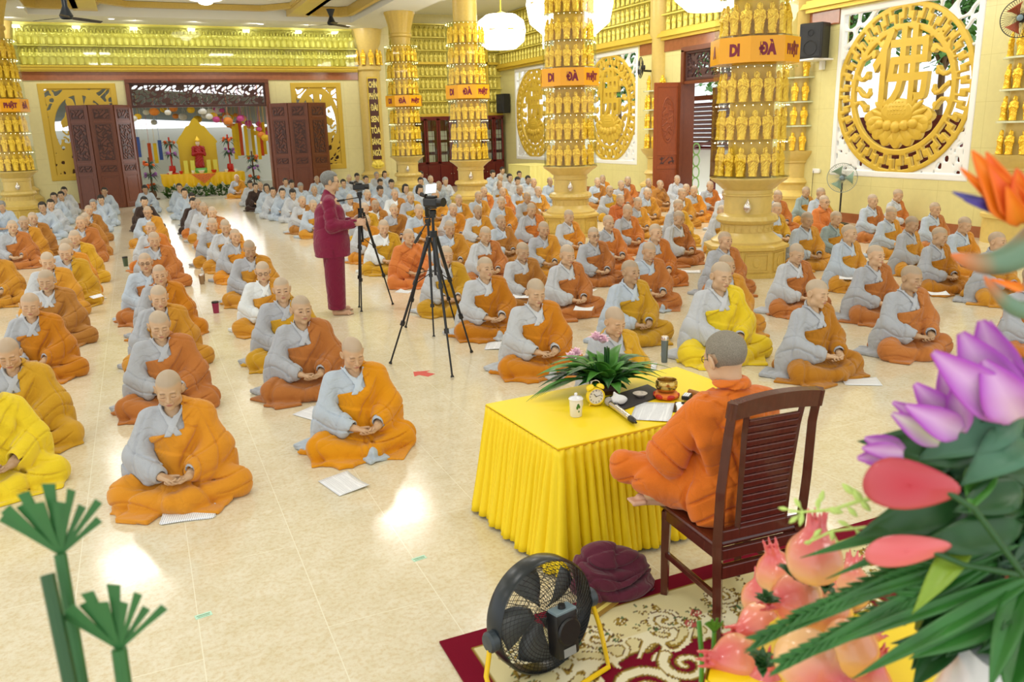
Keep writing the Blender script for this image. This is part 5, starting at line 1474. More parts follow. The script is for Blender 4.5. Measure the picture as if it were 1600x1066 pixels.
sp([(600,357),(411,423),(594,324),(617,305)], robe=WHT, rc='white')
sp([(1307,340),(1260,299)], robe=srgb(150, 168, 170), rc='greenish')
sp([(471,490),(887,401),(1370,401),(1425,439),(1246,395),(1015,392),(929,367),(1061,344)], oc=srgb(186,116,56), on='rust')
sp([(1277,463),(1469,370)], oc=srgb(188,124,30), on='brown')
sp([(759,423),(838,462),(46,477),(250,429)], oc=srgb(200,126,22), on='ochre')
# poses: index into POSES
sp([(265,607),(838,462),(817,392),(248,463),(249,510)], pose=0); sp([(552,550),(962,499)], pose=5); sp([(1127,446),(1277,463),(1425,439),(1469,370)], pose=1); sp([(1370,401),(1328,368)], pose=4)
fx = lambda X: min(range(len(FXS)), key=lambda i: abs(FXS[i]-X))
FXS = [-3.0, -2.0, -1.0, .05, 1.15, 3.25, 4.3, 5.4, 6.4, 7.6, 8.75, 9.95, 11.2, 12.4, 13.7]
FN = ['leftmost file', 'second file from left', 'third file from left', 'fourth file from left', 'file left of aisle', 'first file right of aisle', 'second file right of aisle', 'third file right of aisle',
      'fourth file right of aisle', 'file between the columns', 'first file right of columns', 'second file right of columns', 'third file right of columns', 'fourth file right of columns', 'file against right wall']
ppl = []
for h in HEADS:
    w = atz(h[0], h[1], .69); ppl.append([h, w[0], w[1], fx(w[0])])
# keep neighbours in one file from sitting in each other
for i in range(len(FXS)):
    g_ = sorted([p for p in ppl if p[3] == i], key=lambda p: p[2])
    for a, b_ in zip(g_, g_[1:]):
        if b_[2]-a[2] < .55 and abs(b_[1]-a[1]) < .45: b_[2] = a[2]+.55
    for r_, p in enumerate(g_): p.append(r_)
for it in range(60):
    for i, a in enumerate(ppl):
        for b_ in ppl[i+1:]:
            dx, dy = b_[1]-a[1], b_[2]-a[2]; d = math.hypot(dx, dy*.92)
            if d < .66:     # slide both along their own line of sight, so that nobody changes place in the rows
                far, near = (b_, a) if math.hypot(b_[1], b_[2]) >= math.hypot(a[1], a[2]) else (a, b_)
                s_ = (.66-d)*.5
                for q, sg in ((far, 1), (near, -1)):
                    L_ = math.hypot(q[1], q[2]); q[1] += sg*s_*q[1]/L_; q[2] += sg*s_*q[2]/L_
    for a in ppl:
        for (cx_, cy_, rr) in ((8.03, 9.6, 1.02), (8.03, 15.05, 1.02), (8.03, 20.6, 1.02), (8.03, 26.2, 1.02), (-3.0, 26.2, 1.02), (12.9, 27.0, 1.2), (13.9, 15.05, .9), (13.9, 20.6, .9)):
            dx, dy = a[1]-cx_, a[2]-cy_; d = math.hypot(dx, dy)
            if d < rr: a[1] += dx/d*(rr-d); a[2] += dy/d*(rr-d)
        a[1] = min(a[1], 13.42)
pal = [(OCH, 'ochre'), (BRN, 'brown'), (OCH, 'ochre'), (srgb(200, 120, 50), 'rust'), (srgb(214, 142, 40), 'amber'), (GLD, 'golden'), (srgb(186,116,56), 'rust')]
rs = np.random.RandomState(21)
for (h, x, y, fi, rank) in ppl:
    s = SP.get(h, {}); k = s.get('k', 'nun'); pi = rs.randint(0, len(pal)); oc, on = pal[pi]
    if 'oc' in s: oc, on = s['oc'], s['on']
    if fi <= 2 and 'oc' not in s and y < 20 and pi == 3: oc, on = OCH, 'ochre'
    jit = rs.uniform(.90, 1.08); oc = tuple(min(1, q*jit) for q in oc[:3])+(1,)
    rb = s.get('robe', [GREY, LGREY, GREY, BLUE][rs.randint(0, 4)] if k == 'nun' else [BLUE, BLUE, LGREY][rs.randint(0, 3)])
    pose = s.get('pose', rs.randint(0, 6)); ri = rs.randint(0, 4)
    if h == (552, 550): ri = 0
    if h == (265, 607): ri = 2
    rz = rs.uniform(-.16, .16)
    if x > 5: rz += .05
    # the floor position puts the head over the point measured
    hy = -.03*1
    g_ = 'glasses' in s
    hn = {None: 'shaved head', 'short': 'short hair', 'tied': 'tied-back hair', 'bob': 'bobbed hair'}[s.get('hair')]
    if s.get('hairc'): hn = 'grey hair'
    if k == 'nun': lab = 'person in %s drape over %s robe' % (on, s.get('rc', 'grey'))
    elif k == 'monk': lab = 'person wholly in %s robes' % on
    else: lab = 'person in %s robe, %s' % (s.get('rc', 'pale blue'), hn)
    if g_: lab = 'bespectacled '+lab
    lab += ', %s from front, %s' % (ORD[rank], FN[fi])
    lab = lab.replace('fourth file from the left, beside the aisle', 'fourth file from left')
    person('person', x, y-hy*1, k, pose, ri, oc, rb, s.get('hair'), s.get('hairc'), rz, s.get('sc', rs.uniform(.97, 1.04)), g_, skin=rs.randint(0, 5))
    o = bpy.data.objects
    PL = [q for q in bpy.context.scene.objects if q.type == 'EMPTY' and q.name.startswith('person') and 'label' not in q][-1]
    tag(PL, ' '.join(lab.split()), 'person', 'people seated on the floor facing the speaker')
# ------------------------------------------------------------------ sheets of paper, cups and marks on the floor
def paper_mat(name, seed=0, lines=True):
    m, nt, b = newmat(name); L = nt.links
    tc = N(nt, 'ShaderNodeTexCoord'); w = N(nt, 'ShaderNodeTexWave', wave_type='BANDS', bands_direction='Y'); w.inputs['Scale'].default_value = 26
    nz = N(nt, 'ShaderNodeTexNoise', i_Scale=90.0); mp = N(nt, 'ShaderNodeMapping'); mp.inputs['Scale'].default_value = (1, .02, 1)
    L.new(tc.outputs['Object'], w.inputs['Vector']); L.new(tc.outputs['Object'], mp.inputs[0]); L.new(mp.outputs[0], nz.inputs['Vector'])
    mt = N(nt, 'ShaderNodeMath', operation='MULTIPLY'); g1 = N(nt, 'ShaderNodeMath', operation='GREATER_THAN'); g1.inputs[1].default_value = .72
    g2 = N(nt, 'ShaderNodeMath', operation='GREATER_THAN'); g2.inputs[1].default_value = .42
    L.new(w.outputs['Fac'], g1.inputs[0]); L.new(nz.outputs['Fac'], g2.inputs[0]); L.new(g1.outputs[0], mt.inputs[0]); L.new(g2.outputs[0], mt.inputs[1])
    mx = N(nt, 'ShaderNodeMix', data_type='RGBA'); mx.inputs[6].default_value = srgb(246, 248, 252); mx.inputs[7].default_value = srgb(196, 198, 206)
    L.new(mt.outputs[0], mx.inputs[0]); L.new(mx.outputs[2], b.inputs['Base Color']); b.inputs['Roughness'].default_value = .7
    return m
M_paper = paper_mat('printed_paper')
def sheet(x, y, z, rz, lab, w=.21, d=.297, curl=.012, tilt=0.0, n=1, cat='paper', group='sheets of paper'):
    m = MB()
    for q in range(n):
        v = []; a = q*.06
        for j in range(9):
            for i in range(7):
                u, t = i/6-.5, j/8-.5; X, Y = u*w, t*d; X, Y = X*math.cos(a)-Y*math.sin(a), X*math.sin(a)+Y*math.cos(a)
                v.append((X, Y, .001+.0012*q+curl*(t*2)**2*(.5+u)))
        m.add(v, [(j*7+i, j*7+i+1, (j+1)*7+i+1, (j+1)*7+i) for j in range(8) for i in range(6)])
    o = mobj('paper_sheet', m.mesh('sheet', True), M_paper, None, (x, y, z+.001), (tilt, 0, rz)); tag(o, lab, cat, group)
    md = o.modifiers.new('s', 'SOLIDIFY'); md.thickness = .0006; md.offset = 1
    return o
for (px, py, rz, n, lab) in ((296, 803, 1.35, 3, 'printed papers on the floor in front of the front-left sitter'), (537, 757, .25, 1, 'blank-looking sheet on the floor before the foremost sitter beside the aisle'),
     (492, 648, .5, 1, 'white sheet on the floor behind the foremost aisle-side sitter'), (775, 541, -.5, 1, 'white sheet on the floor left of the sitter behind the table'), (1000, 573, .9, 1, 'white sheet under the grey bottle beyond the table'),
     (1345, 597, 1.0, 1, 'white sheet on the floor behind the chair, right of the tall speaker'), (1095, 548, .4, 1, 'white sheet beside the yellow-draped sitter'), (1080, 425, .9, 2, 'open printed booklet on the floor left of the nearest column'), (148, 467, .6, 1, 'white sheet beside the third file from the left'),
     (8, 478, .3, 1, 'white sheet at the left edge of the picture'), (1100, 341, .8, 1, 'white sheet on the floor near the side door'), (1340, 437, .9, 1, 'white sheet on the floor under the fifth sitter right of the nearest column')):
    p = atz(px, py, 0); sheet(p[0], p[1], .002, rz, lab, n=n)
for (px, py, rz, lab) in ((152, 463, .3, 'white sheet held over the knee in the third file from the left'), (277, 447, .2, 'white sheet on the knee in the fourth file from the left'), (912, 482, .9, 'folded white booklet on the lap in the third row of the right block'), (918, 453, .5, 'white sheet on the lap of the bespectacled sitter'), (815, 463, 1.1, 'white sheet on the knee left of the table greenery'),
     (762, 412, .1, 'white sheet lying over the lap behind the ochre sitter'), (1325, 434, .8, 'white sheet on the lap right of the nearest column'), (1466, 458, 1.0, 'white sheet under the hands of the brown ochre sitter at the right'), (780, 400, 0, 'white sheet in the fourth row behind the tripod'), (632, 455, .7, 'small white paper on the lap of the orange-robed sitter')):
    p = atz(px, py, .215); sheet(p[0], p[1], .205, rz, lab, .15, .21, .02)
def cup(px, py, col, h, r0, lab, metal=0, cat='cup', name='cup', z=0):
    p = atz(px, py, z); r = empty(name, (p[0], p[1], z), 0, lab, cat)
    m = MB(); m.lathe([(0, 0), (r0*.8, 0), (r0*.84, .01), (r0, h*.86), (0, h*.86)], 24); m.obj('body', col, r, True)
    m = MB(); m.lathe([(r0*1.04, h*.86), (r0*1.06, h*.93), (r0*.9, h), (0, h)], 24); m.obj('lid', M_black if not metal else M_silver, r, True)
cup(338, 489, pmat('magenta_cup', srgb(150, 34, 78), .35), .15, .042, 'magenta lidded cup standing alone on the aisle floor')
cup(197, 416, pmat('olive_cup', srgb(66, 84, 60), .4), .17, .045, 'dark green cup between the left files')
cup(316, 444, pmat('brown_flask', srgb(150, 120, 84), .3), .15, .04, 'small brown flask beside the aisle file', 1)
cup(1038, 566, pmat('steel_grey', srgb(110, 122, 126), .35, metal=.5), .25, .034, 'slim grey steel bottle on the floor beyond the table', 1, 'bottle', 'bottle')
cup(318, 440, bpy.data.materials['brown_flask'], .13, .03, 'thin brown bottle next to the small brown flask', 1, 'bottle', 'bottle')
p = atz(660, 584, 0); m = MB(); T = Matrix.Translation((p[0], p[1], 0)) @ Matrix.Rotation(.55, 4, 'Z')
m.prism([(0, .11), (-.11, -.0), (-.05, -.0), (-.05, -.11), (.05, -.11), (.05, 0), (.11, 0)], .0006, .0016, T)
o = m.obj('floor_arrow', pmat('red_sticker', srgb(214, 66, 50), .5)); tag(o, 'red arrow sticker on the floor pointing away, in front of the big tripod', 'sticker')
for (px, py, lab) in ((318, 962, 'small pale green sticker on the floor near the bottom of the picture'), (655, 873, 'small pale green sticker on the floor left of the table')):
    p = atz(px, py, 0); m = MB(); m.box((0, 0, .001), (.075, .036, .0012)); o = m.obj('floor_sticker', M_stk if 'M_stk' in globals() else globals().setdefault('M_stk', pmat('pale_green_sticker', srgb(196, 236, 214), .5)), None, False, (p[0], p[1], 0), (0, 0, .15))
    tag(o, lab, 'sticker'); m = MB(); m.box((0, .004, .0018), (.06, .004, .0006)); m.box((0, -.008, .0018), (.055, .003, .0006)); m.obj('print', M_leafg, o)
# ------------------------------------------------------------------ carpet
def rug():
    X0, X1, Y0, Y1, h = .94, 4.1, .9, 3.0, .0085
    nx, ny = int((X1-X0)/h), int((Y1-Y0)/h)
    xs = X0+np.arange(nx+1)*(X1-X0)/nx; ys = Y0+np.arange(ny+1)*(Y1-Y0)/ny
    x, y = np.meshgrid(xs, ys)
    db = np.minimum(np.minimum(x-X0, X1-x), np.minimum(y-Y0, Y1-y))
    mar = np.array(srgb(128, 18, 44)[:3]); cream = np.array(srgb(236, 224, 172)[:3]); gold = np.array(srgb(168, 140, 62)[:3]); brn = np.array(srgb(104, 72, 40)[:3]); grn = np.array(srgb(92, 122, 84)[:3]); pink = np.array(srgb(196, 96, 90)[:3]); ivory = np.array(srgb(248, 240, 206)[:3])
    c = np.tile(mar, x.shape+(1,)).reshape(x.shape+(3,)).copy()
    def put(mask, col): c[mask] = col
    wob = .012*np.sin(46*x+2*np.sin(9*y))+.012*np.sin(46*y+2*np.sin(9*x))
    put(db > .105, gold); put(db > .115, cream)
    put(db > .445+wob, gold); put(db > .46+wob, brn); put(db > .468+wob, mar)
    # acanthus edge
    n = np.sin(30*x+2.2*np.sin(26*y))+np.sin(31*y+2.2*np.sin(24*x+1))
    band = (db > .34) & (db < .50+wob)
    put(band & (np.abs(n) < .85), ivory); put(band & (np.abs(np.abs(n)-.85) < .16), gold); put(band & (np.abs(np.abs(n)-1.05) < .07), brn)
    def rose(cx, cy, R, col1, col2, ph=0):
        dx, dy = x-cx, y-cy; r = np.sqrt(dx*dx+dy*dy); a = np.arctan2(dy, dx)
        e = R*(.86+.14*np.abs(np.cos(2.5*a+ph)))
        put(r < e, brn); put(r < e*.95, col1)
        sp_ = np.sin(r/R*15-2*a+ph); put((r < e*.9) & (sp_ > .55), col2); put((r < e*.9) & (sp_ > .93), brn)
        put(r < R*.16, col2)
    def leafy(cx, cy, R, seed):
        q = np.random.RandomState(seed)
        for k in range(7):
            a = q.uniform(0, 2*PI); ux, uy = math.cos(a), math.sin(a); px, py = cx+ux*R*1.05, cy+uy*R*1.05
            u = (x-px)*ux+(y-py)*uy; v = -(x-px)*uy+(y-py)*ux; e = np.sqrt((u/(R*.45))**2+(v/(R*.17))**2)
            put(e < 1.0, brn); put(e < .86, grn if k % 2 else gold); put((e < .8) & (np.abs(v) < R*.025), cream)
    k = 0
    for cx in np.arange(X0+.28, X1-.2, .34):
        for cy in (Y0+.28, Y1-.28): leafy(cx, cy, .075, k); rose(cx, cy+.02*math.sin(k), .085, ivory if k % 2 else np.array(srgb(222, 200, 130)[:3]), gold if k % 2 else pink, k); k += 1
    for cy in np.arange(Y0+.6, Y1-.5, .34):
        for cx in (X0+.28, X1-.28): leafy(cx, cy, .075, k); rose(cx, cy, .085, ivory if k % 2 else np.array(srgb(222, 200, 130)[:3]), pink if k % 2 else gold, k); k += 1
    q = np.random.RandomState(4)
    for t_ in np.arange(0, 1, .024):     # small buds and leaves between the roses of the cream band
        for (ax_, bx_) in (((X0+.16+(X1-X0-.32)*t_), Y1-.16-.24*(q.rand())), ((X0+.16+.26*q.rand()), Y0+.16+(Y1-Y0-.32)*t_), ((X1-.16-.26*q.rand()), Y0+.16+(Y1-Y0-.32)*t_), ((X0+.16+(X1-X0-.32)*t_), Y0+.16+.24*q.rand())):
            leafy(ax_, bx_, .030, q.randint(999))
            if q.rand() < .4: rose(ax_, bx_, .030, pink if q.rand() < .5 else gold, ivory, ax_*9)
    # corner scrolls and sprays on the maroon field
    def scroll(cx, cy, R, turn, a0, w):
        th = np.linspace(0, 2*PI*turn, int(40*turn)+8); rr = R*(1-th/th[-1]*.86)
        pts = np.stack([cx+rr*np.cos(a0+th*np.sign(R)), cy+abs(1)*rr*np.sin(a0+th*np.sign(R))], 1)
        x0, x1, y0, y1 = pts[:, 0].min()-.08, pts[:, 0].max()+.08, pts[:, 1].min()-.08, pts[:, 1].max()+.08
        sel = (x > x0) & (x < x1) & (y > y0) & (y < y1); xx, yy = x[sel], y[sel]; d = np.full(xx.shape, 9.)
        for i in range(len(pts)-1):
            ww = w*(1-.55*i/len(pts)); d = np.minimum(d, stroke(xx, yy, pts[i], pts[i+1], ww))
        cc = c[sel]; cc[d < .006] = brn; cc[d < .001] = gold; cc[d < -.007] = ivory; c[sel] = cc
    for (sx, sy, ox, oy) in ((1, -1, X0, Y1), (-1, -1, X1, Y1), (1, 1, X0, Y0), (-1, 1, X1, Y0)):
        for (dx, dy, R, tn, a0, w) in ((.62, .66, .13, 1.4, 0, .030), (.86, .60, .10, 1.3, 2, .026), (.62, .92, .10, 1.2, 4, .026), (1.12, .72, .085, 1.2, 1, .022), (.88, .86, .07, 1.1, 3, .02), (1.30, .60, .07, 1.1, 5, .018), (.66, 1.18, .07, 1.1, 2.5, .018), (1.02, 1.0, .055, 1.1, 0, .016)):
            scroll(ox+sx*dx, oy+sy*dy, R, tn, a0, w)
        for (dx, dy, R) in ((.74, .78, .06), (1.0, .62, .055), (1.18, .90, .06)):
            leafy(ox+sx*dx, oy+sy*dy, R*.9, int(dx*99)); rose(ox+sx*dx, oy+sy*dy, R, ivory, gold, dx*9)
    for cx in np.arange(X0+1.3, X1-1.2, .36):
        for cy in (Y0+.60, Y1-.60): scroll(cx, cy, .07, 1.2, cx*7, .02); leafy(cx+.14, cy, .05, int(cx*50)); rose(cx+.15, cy, .05, ivory, gold, cx)
    v = np.stack([x.ravel(), y.ravel(), np.full(x.size, .010)], 1)
    idx = np.arange((nx+1)*(ny+1)).reshape(ny+1, nx+1)
    f = np.stack([idx[:-1, :-1].ravel(), idx[:-1, 1:].ravel(), idx[1:, 1:].ravel(), idx[1:, :-1].ravel()], 1)
    me = npmesh('pile', v, f); vcolor(me, c.reshape(-1, 3))
    M = pmat('carpet_pile', (1, 1, 1, 1), .95, vcol=True, bump=.5, scale=400, spec=.1); me.materials.append(M)
    r = empty('carpet', (0, 0, 0), 0, 'maroon and cream floral carpet under the chair and the floor fan', 'carpet')
    mobj('pile', me, None, r); m = MB(); m.box2((X0, Y0, .001), (X1, Y1, .0095)); m.obj('backing', pmat('carpet_edge', srgb(120, 30, 44), .9), r)
rug()
# ------------------------------------------------------------------ the speaker's table 
TZ = .645; TA = R_(4)
tabo = empty('table', (1.70, 3.33, 0), TA, 'low rectangular table hidden under the bright yellow cloth in front of the speaker', 'table')
TL, TW = 1.36, .78
m = MB(); m.box2((.01, .01, TZ-.045), (TL-.01, TW-.01, TZ-.012)); m.obj('tabletop', M_wood, tabo)
for sx in (.06, TL-.06):
    for sy in (.06, TW-.06): m = MB(); m.box2((sx-.025, sy-.025, .012), (sx+.025, sy+.025, TZ-.045)); m.obj('leg', M_wood, tabo)
tc_ = empty('tablecloth', (1.70, 3.33, 0), TA, 'bright yellow pleated cloth covering the table in front of the speaker', 'tablecloth')
def skirt():
    per = []; st = .006
    def seg(a, b_):
        n = int(np.hypot(b_[0]-a[0], b_[1]-a[1])/st); d = np.array(b_)-np.array(a); L = np.hypot(*d); nrm = (d[1]/L, -d[0]/L)
        for i in range(n): t = i/n; per.append((a[0]+d[0]*t, a[1]+d[1]*t, nrm[0], nrm[1], i*st))
    seg((0, TW), (0, 0)) if False else None
    cs = [(0, 0), (TL, 0), (TL, TW), (0, TW)]
    for i in range(4): seg(cs[i], cs[(i+1) % 4])
    n = len(per); rows = 16; v = []
    ph = np.cumsum([.0]+[st*(1+.35*math.sin(i*.013)+.25*math.sin(i*.031)) for i in range(n-1)])
    for j in range(rows+1):
        t = j/rows; z = TZ-.012-(TZ-.03)*t
        for i, (x, y, nx_, ny_, s) in enumerate(per):
            # nearest corner rounding of the normal
            q = math.sin(ph[i]*2*PI/.062); w = math.sin(ph[i]*2*PI/.23+1.3)
            q = math.copysign(abs(q)**.7, q)
            amp = .004+.013*min(1, t*4)+.012*t; off = .006+.075*t**1.3+amp*q+.016*t*w
            # corners flare diagonally
            cx_ = min(x, TL-x); cy_ = min(y, TW-y); ex = ey = 0
            if abs(ny_) > .5 and cx_ < .10: ex = (1-cx_/.10)*.07*t*(-1 if x < TL/2 else 1)
            if abs(nx_) > .5 and cy_ < .10: ey = (1-cy_/.10)*.07*t*(-1 if y < TW/2 else 1)
            tw = .012*t*math.cos(ph[i]*2*PI/.062)
            v.append((x+nx_*off+ex+ny_*tw, y+ny_*off+ey-nx_*tw, max(z, .016)))
    f = [(j*n+i, j*n+(i+1) % n, (j+1)*n+(i+1) % n, (j+1)*n+i) for j in range(rows) for i in range(n)]
    return pydata('skirt', v, f)
o = mobj('skirt', skirt(), M_yel2, tc_); o.modifiers.new('s', 'SOLIDIFY').thickness = .0015
m = MB(); m.box2((-.006, -.006, TZ-.011), (TL+.006, TW+.006, TZ), .004); m.obj('top_cloth', M_yel2, tc_)
m = MB(); m.tube([(-.007, -.007, TZ-.012), (TL+.007, -.007, TZ-.012), (TL+.007, TW+.007, TZ-.012), (-.007, TW+.007, TZ-.012)], .003, 6, closed=True); m.obj('piping', pmat('gold_piping', srgb(226, 170, 20), .5), tc_)
def on(px, py, z=TZ): return atz(px, py, z)
# lidded mug
p = on(900, 650); r = empty('lidded_mug', (p[0], p[1], TZ), .5, 'white porcelain lidded mug with a small painted leaf, at the left of the yellow table', 'mug')
m = MB(); m.lathe([(0, .0), (.030, 0), (.033, .004), (.036, .095), (.033, .095), (.030, .01), (0, .01)], 32); m.obj('body', M_porc, r, True)
m = MB(); m.lathe([(.039, .094), (.040, .098), (.034, .106), (.012, .112), (.006, .116), (.010, .124), (.006, .130), (0, .131)], 32); m.obj('lid', M_porc, r, True)
m = MB(); m.tube([(.034, 0, .078), (.058, 0, .076), (.062, 0, .05), (.054, 0, .026), (.034, 0, .022)], .0055, 8); m.obj('handle', M_porc, r, True)
m = MB()
for (a, z, s_) in ((-2.2, .068, .012), (-2.0, .060, .009), (-2.35, .056, .010), (-2.1, .035, .006)): m.ball((.0352*math.cos(a), .0352*math.sin(a), z), (.002, s_*.6, s_), 8, 6, (0, 0, a))
m.obj('painted_leaf', M_leafg, r, True)
# alarm clock
p = on(930, 634); face = math.atan2(-p[1]+.0, -p[0])+.35
r = empty('alarm_clock', (p[0], p[1], TZ), face+PI/2, 'yellow twin-bell alarm clock with a white dial beside the mug', 'clock')
M_cy = pmat('yellow_enamel', srgb(250, 216, 40), .3)
m = MB(); T = Matrix.Rotation(PI/2, 4, 'X')
def ylathe(m, prof, c, n=36):
    k = len(m.v); m.lathe(prof, n); m.v[k:] = [(q[0]+c[0], -q[2]+c[1], q[1]+c[2]) for q in m.v[k:]]
ylathe(m, [(0, -.02), (.040, -.02), (.050, -.012), (.050, .020), (.046, .024), (.043, .020), (.043, .014)], (0, 0, .058)); m.obj('case', M_cy, r, True)
m = MB(); ylathe(m, [(0, .015), (.043, .015)], (0, 0, .058)); dl_ = m.obj('dial', M_porc, r, False)
for k in range(12):
    a = PI/2-2*PI*(k+1)/12; text_obj(str(k+1), .0115, M_black, (.034*math.cos(a), -.0158, .058+.034*math.sin(a)), ROT_BACK, dl_, 'numeral', .0003, .0003)
m = MB()
for a, L, w in ((1.95+.3, .021, .0018), (.25, .030, .0012)): m.tube([(0, -.0175, .058), (L*math.cos(a), -.0175, .058+L*math.sin(a))], w, 6)
m.ball((0, -.018, .058), .003, 8, 6); m.obj('hands', M_black, r)
for sx in (-1, 1):
    k_ = MB(); k_.lathe([(.024, 0), (.023, .010), (.015, .019), (.004, .022), (0, .022)], 24); b_ = k_.obj('bell', M_cy, r, True); b_.location = (sx*.028, 0, .104); b_.rotation_euler = (0, sx*.45, 0)
    k_ = MB(); k_.tube([(sx*.025, 0, .02), (sx*.034, 0, .003)], .005, 8); k_.obj('foot', M_cy, r, True)
m = MB(); m.tube([(.028*math.cos(a)*1.0, 0, .122+.026*math.sin(a)) for a in np.linspace(0, PI, 14)], .0018, 6); m.obj('carry_handle', M_silver, r, True)
# microphone
a, b_ = on(951, 634), on(990, 664); d = Vector(b_-a); L = d.length; ang = math.atan2(d.y, d.x)
r = empty('microphone', (a[0], a[1], TZ), ang, 'silver hand microphone with a white mesh head lying on the yellow table', 'microphone')
def xl(m, prof, n=24, z=.026):
    k = len(m.v); m.lathe(prof, n); m.v[k:] = [(q[2], q[0], q[1]+z) for q in m.v[k:]]
m = MB(); xl(m, [(.0, -.02), (.016, -.016), (.025, -.002), (.026, .012), (.022, .032), (.018, .04)]); m.obj('mesh_head', pmat('white_mesh', srgb(214, 206, 200), .6, bump=1.0, scale=500), r, True)
m = MB(); xl(m, [(.018, .04), (.0185, .06), (.017, .075), (.0155, L-.045)], z=.022); m.obj('handle', M_silver, r, True)
m = MB(); xl(m, [(.0156, L-.045), (.0165, L-.04), (.0155, L+.0), (.008, L+.012), (.006, L+.03), (0, L+.03)], z=.022); m.obj('cap', M_black, r, True)
m = MB(); m.box((.085, 0, .040), (.022, .012, .004)); m.obj('switch', M_black, r)
# tray, wrapped bun, dish
q = [on(965, 645, TZ), on(1040, 618, TZ), on(1012, 603, TZ), on(945, 624, TZ)]
m = MB(); m.prism([(v_[0], v_[1]) for v_ in q], TZ+.001, TZ+.010); o = m.obj('slate_tray', pmat('dark_slate', srgb(52, 48, 50), .6)); tag(o, 'dark slate tray under the wrapped bundle and small dish', 'tray')
p = on(966, 634); g = G((-.07, -.06, -.004), (.07, .06, .075), .0028); d = ell(g.p, (0, 0, .024), (.052, .040, .026)); d = smin(d, cap(g.p, (-.01, 0, .04), (-.02, .01, .066), .014, .005), .02)+.0022*np.sin(90*g.x+12*np.sin(60*g.y))*np.sin(80*g.z+3); d = smax(d, -g.z, .002); v, f = surf(g, d)
o = mobj('wrapped_bundle', npmesh('b', v, f), pmat('crumpled_white', srgb(226, 226, 226), .7), None, (p[0], p[1], TZ+.010)); tag(o, 'crumpled white wrapped bundle on the slate tray', 'bundle')
p = on(1000, 622); m = MB(); m.lathe([(0, .003), (.022, 0), (.030, .008), (.042, .018), (.040, .019), (.026, .010), (0, .008)], 32); o = m.obj('small_dish', pmat('patterned_dish', srgb(220, 208, 194), .3, var=.25, scale=60), None, True, (p[0], p[1], TZ+.011)); tag(o, 'small patterned dish on the slate tray', 'dish')
p = on(1020, 644); sheet(p[0], p[1], TZ, R_(-40), 'large printed sheet lying on the near edge of the yellow table', .21, .30, .006)
# singing bowl and cushion
p = on(1041, 622); m = MB(); m.lathe([(0, 0), (.045, 0), (.068, .012), (.072, .024), (.062, .036), (.04, .040), (0, .040)], 40, rf=lambda a, z: 1+.04*math.cos(6*a))
me = m.mesh('cushion', True); o = mobj('bowl_cushion', me, pmat('orange_brocade_cushion', srgb(238, 128, 44), .6), None, (p[0], p[1], TZ)); tag(o, 'round orange and red cushion under the brass bowl', 'cushion')
for k in range(6):
    a = k*PI/3+.3; mm = MB(); mm.ball((.067*math.cos(a), .067*math.sin(a), .021), (.008, .026, .015), 10, 8, (0, 0, a)); mm.obj('red_patch', M_red, o, True)
m = MB(); m.lathe([(0, .003), (.035, .0), (.052, .010), (.062, .032), (.061, .058), (.056, .066), (.058, .070), (.053, .071), (.050, .064), (.054, .04), (.045, .014), (0, .008)], 48); o = m.obj('brass_bowl', pmat('brass', srgb(196, 164, 92), .22, metal=.9, bump=.05, scale=50), None, True, (p[0], p[1], TZ+.040)); tag(o, 'brass singing bowl on its orange cushion', 'bowl')
a, b_ = on(1077, 612, TZ+.02), on(1110, 622, TZ+.02); m = MB(); m.tube([tuple(a), tuple(a+(b_-a)*.4), tuple(b_)], [.016, .017, .012], 16); o = m.obj('wooden_striker', pmat('light_wood', srgb(176, 116, 58), .5), None, True); tag(o, 'short wooden striker beside the brass bowl', 'striker')
p = on(1066, 638); m = MB(); m.box((0, 0, .005), (.16, .09, .009), None, .003); o = m.obj('slate_tablet', pmat('dark_glass', srgb(30, 34, 34), .12), None, False, (p[0], p[1], TZ), (0, 0, .9)); tag(o, 'dark glossy tablet lying by the right hand of the speaker', 'tablet')
p = on(1078, 628); m = MB(); m.box((0, 0, .012), (.075, .045, .022), None, .004); o = m.obj('small_box', M_black, None, False, (p[0], p[1]+.03, TZ+.010), (0, 0, .7)); tag(o, 'small dark box with a white card beside the striker', 'box'); mm = MB(); mm.box((0, 0, .0245), (.06, .034, .002)); mm.obj('card', M_paper, o)
# greenery centrepiece
M_gl = pmat('fresh_leaf', srgb(70, 132, 44), .4, var=.25, scale=14); M_gd = pmat('deep_leaf', srgb(36, 84, 34), .38, var=.25, scale=10); M_gb = pmat('blue_green_leaf', srgb(74, 122, 92), .45, var=.15, scale=8)
def leaf_vf(b0, tip, w, bend=.25, up=(0, 0, 1), n=9, fold=.15, wave=0.0):
    b0 = Vector(b0); tip = Vector(tip); d = tip-b0; L = d.length; t = d.normalized(); U = Vector(up); s = t.cross(U); s = s.normalized() if s.length > 1e-4 else t.orthogonal().normalized(); U = s.cross(t).normalized()
    v = []
    for i in range(n+1):
        q = i/n; ww = w*(math.sin(PI*min(1, q*1.02)**.75))**.9*.5+w*.01; c = b0+d*q+U*(bend*L*math.sin(PI*q))
        for k in (-1, -.5, 0, .5, 1): v.append(c+s*ww*k+U*(-fold*ww*(1-abs(k))*2+wave*w*math.sin(q*9+k*2)*abs(k)))
    return v, [(i*5+k, i*5+k+1, (i+1)*5+k+1, (i+1)*5+k) for i in range(n) for k in range(4)]
def leaf_obj(mb, name, mat, parent):
    o = mb.obj(name, mat, parent, True); q = o.modifiers.new('s', 'SOLIDIFY'); q.thickness = .0008; return o
cen = on(948, 612); r = empty('leaf_centrepiece', (cen[0], cen[1], TZ), 0, 'low arrangement of green leaves with pink flowers on the far left of the yellow table', 'flower arrangement')
rs = np.random.RandomState(5)
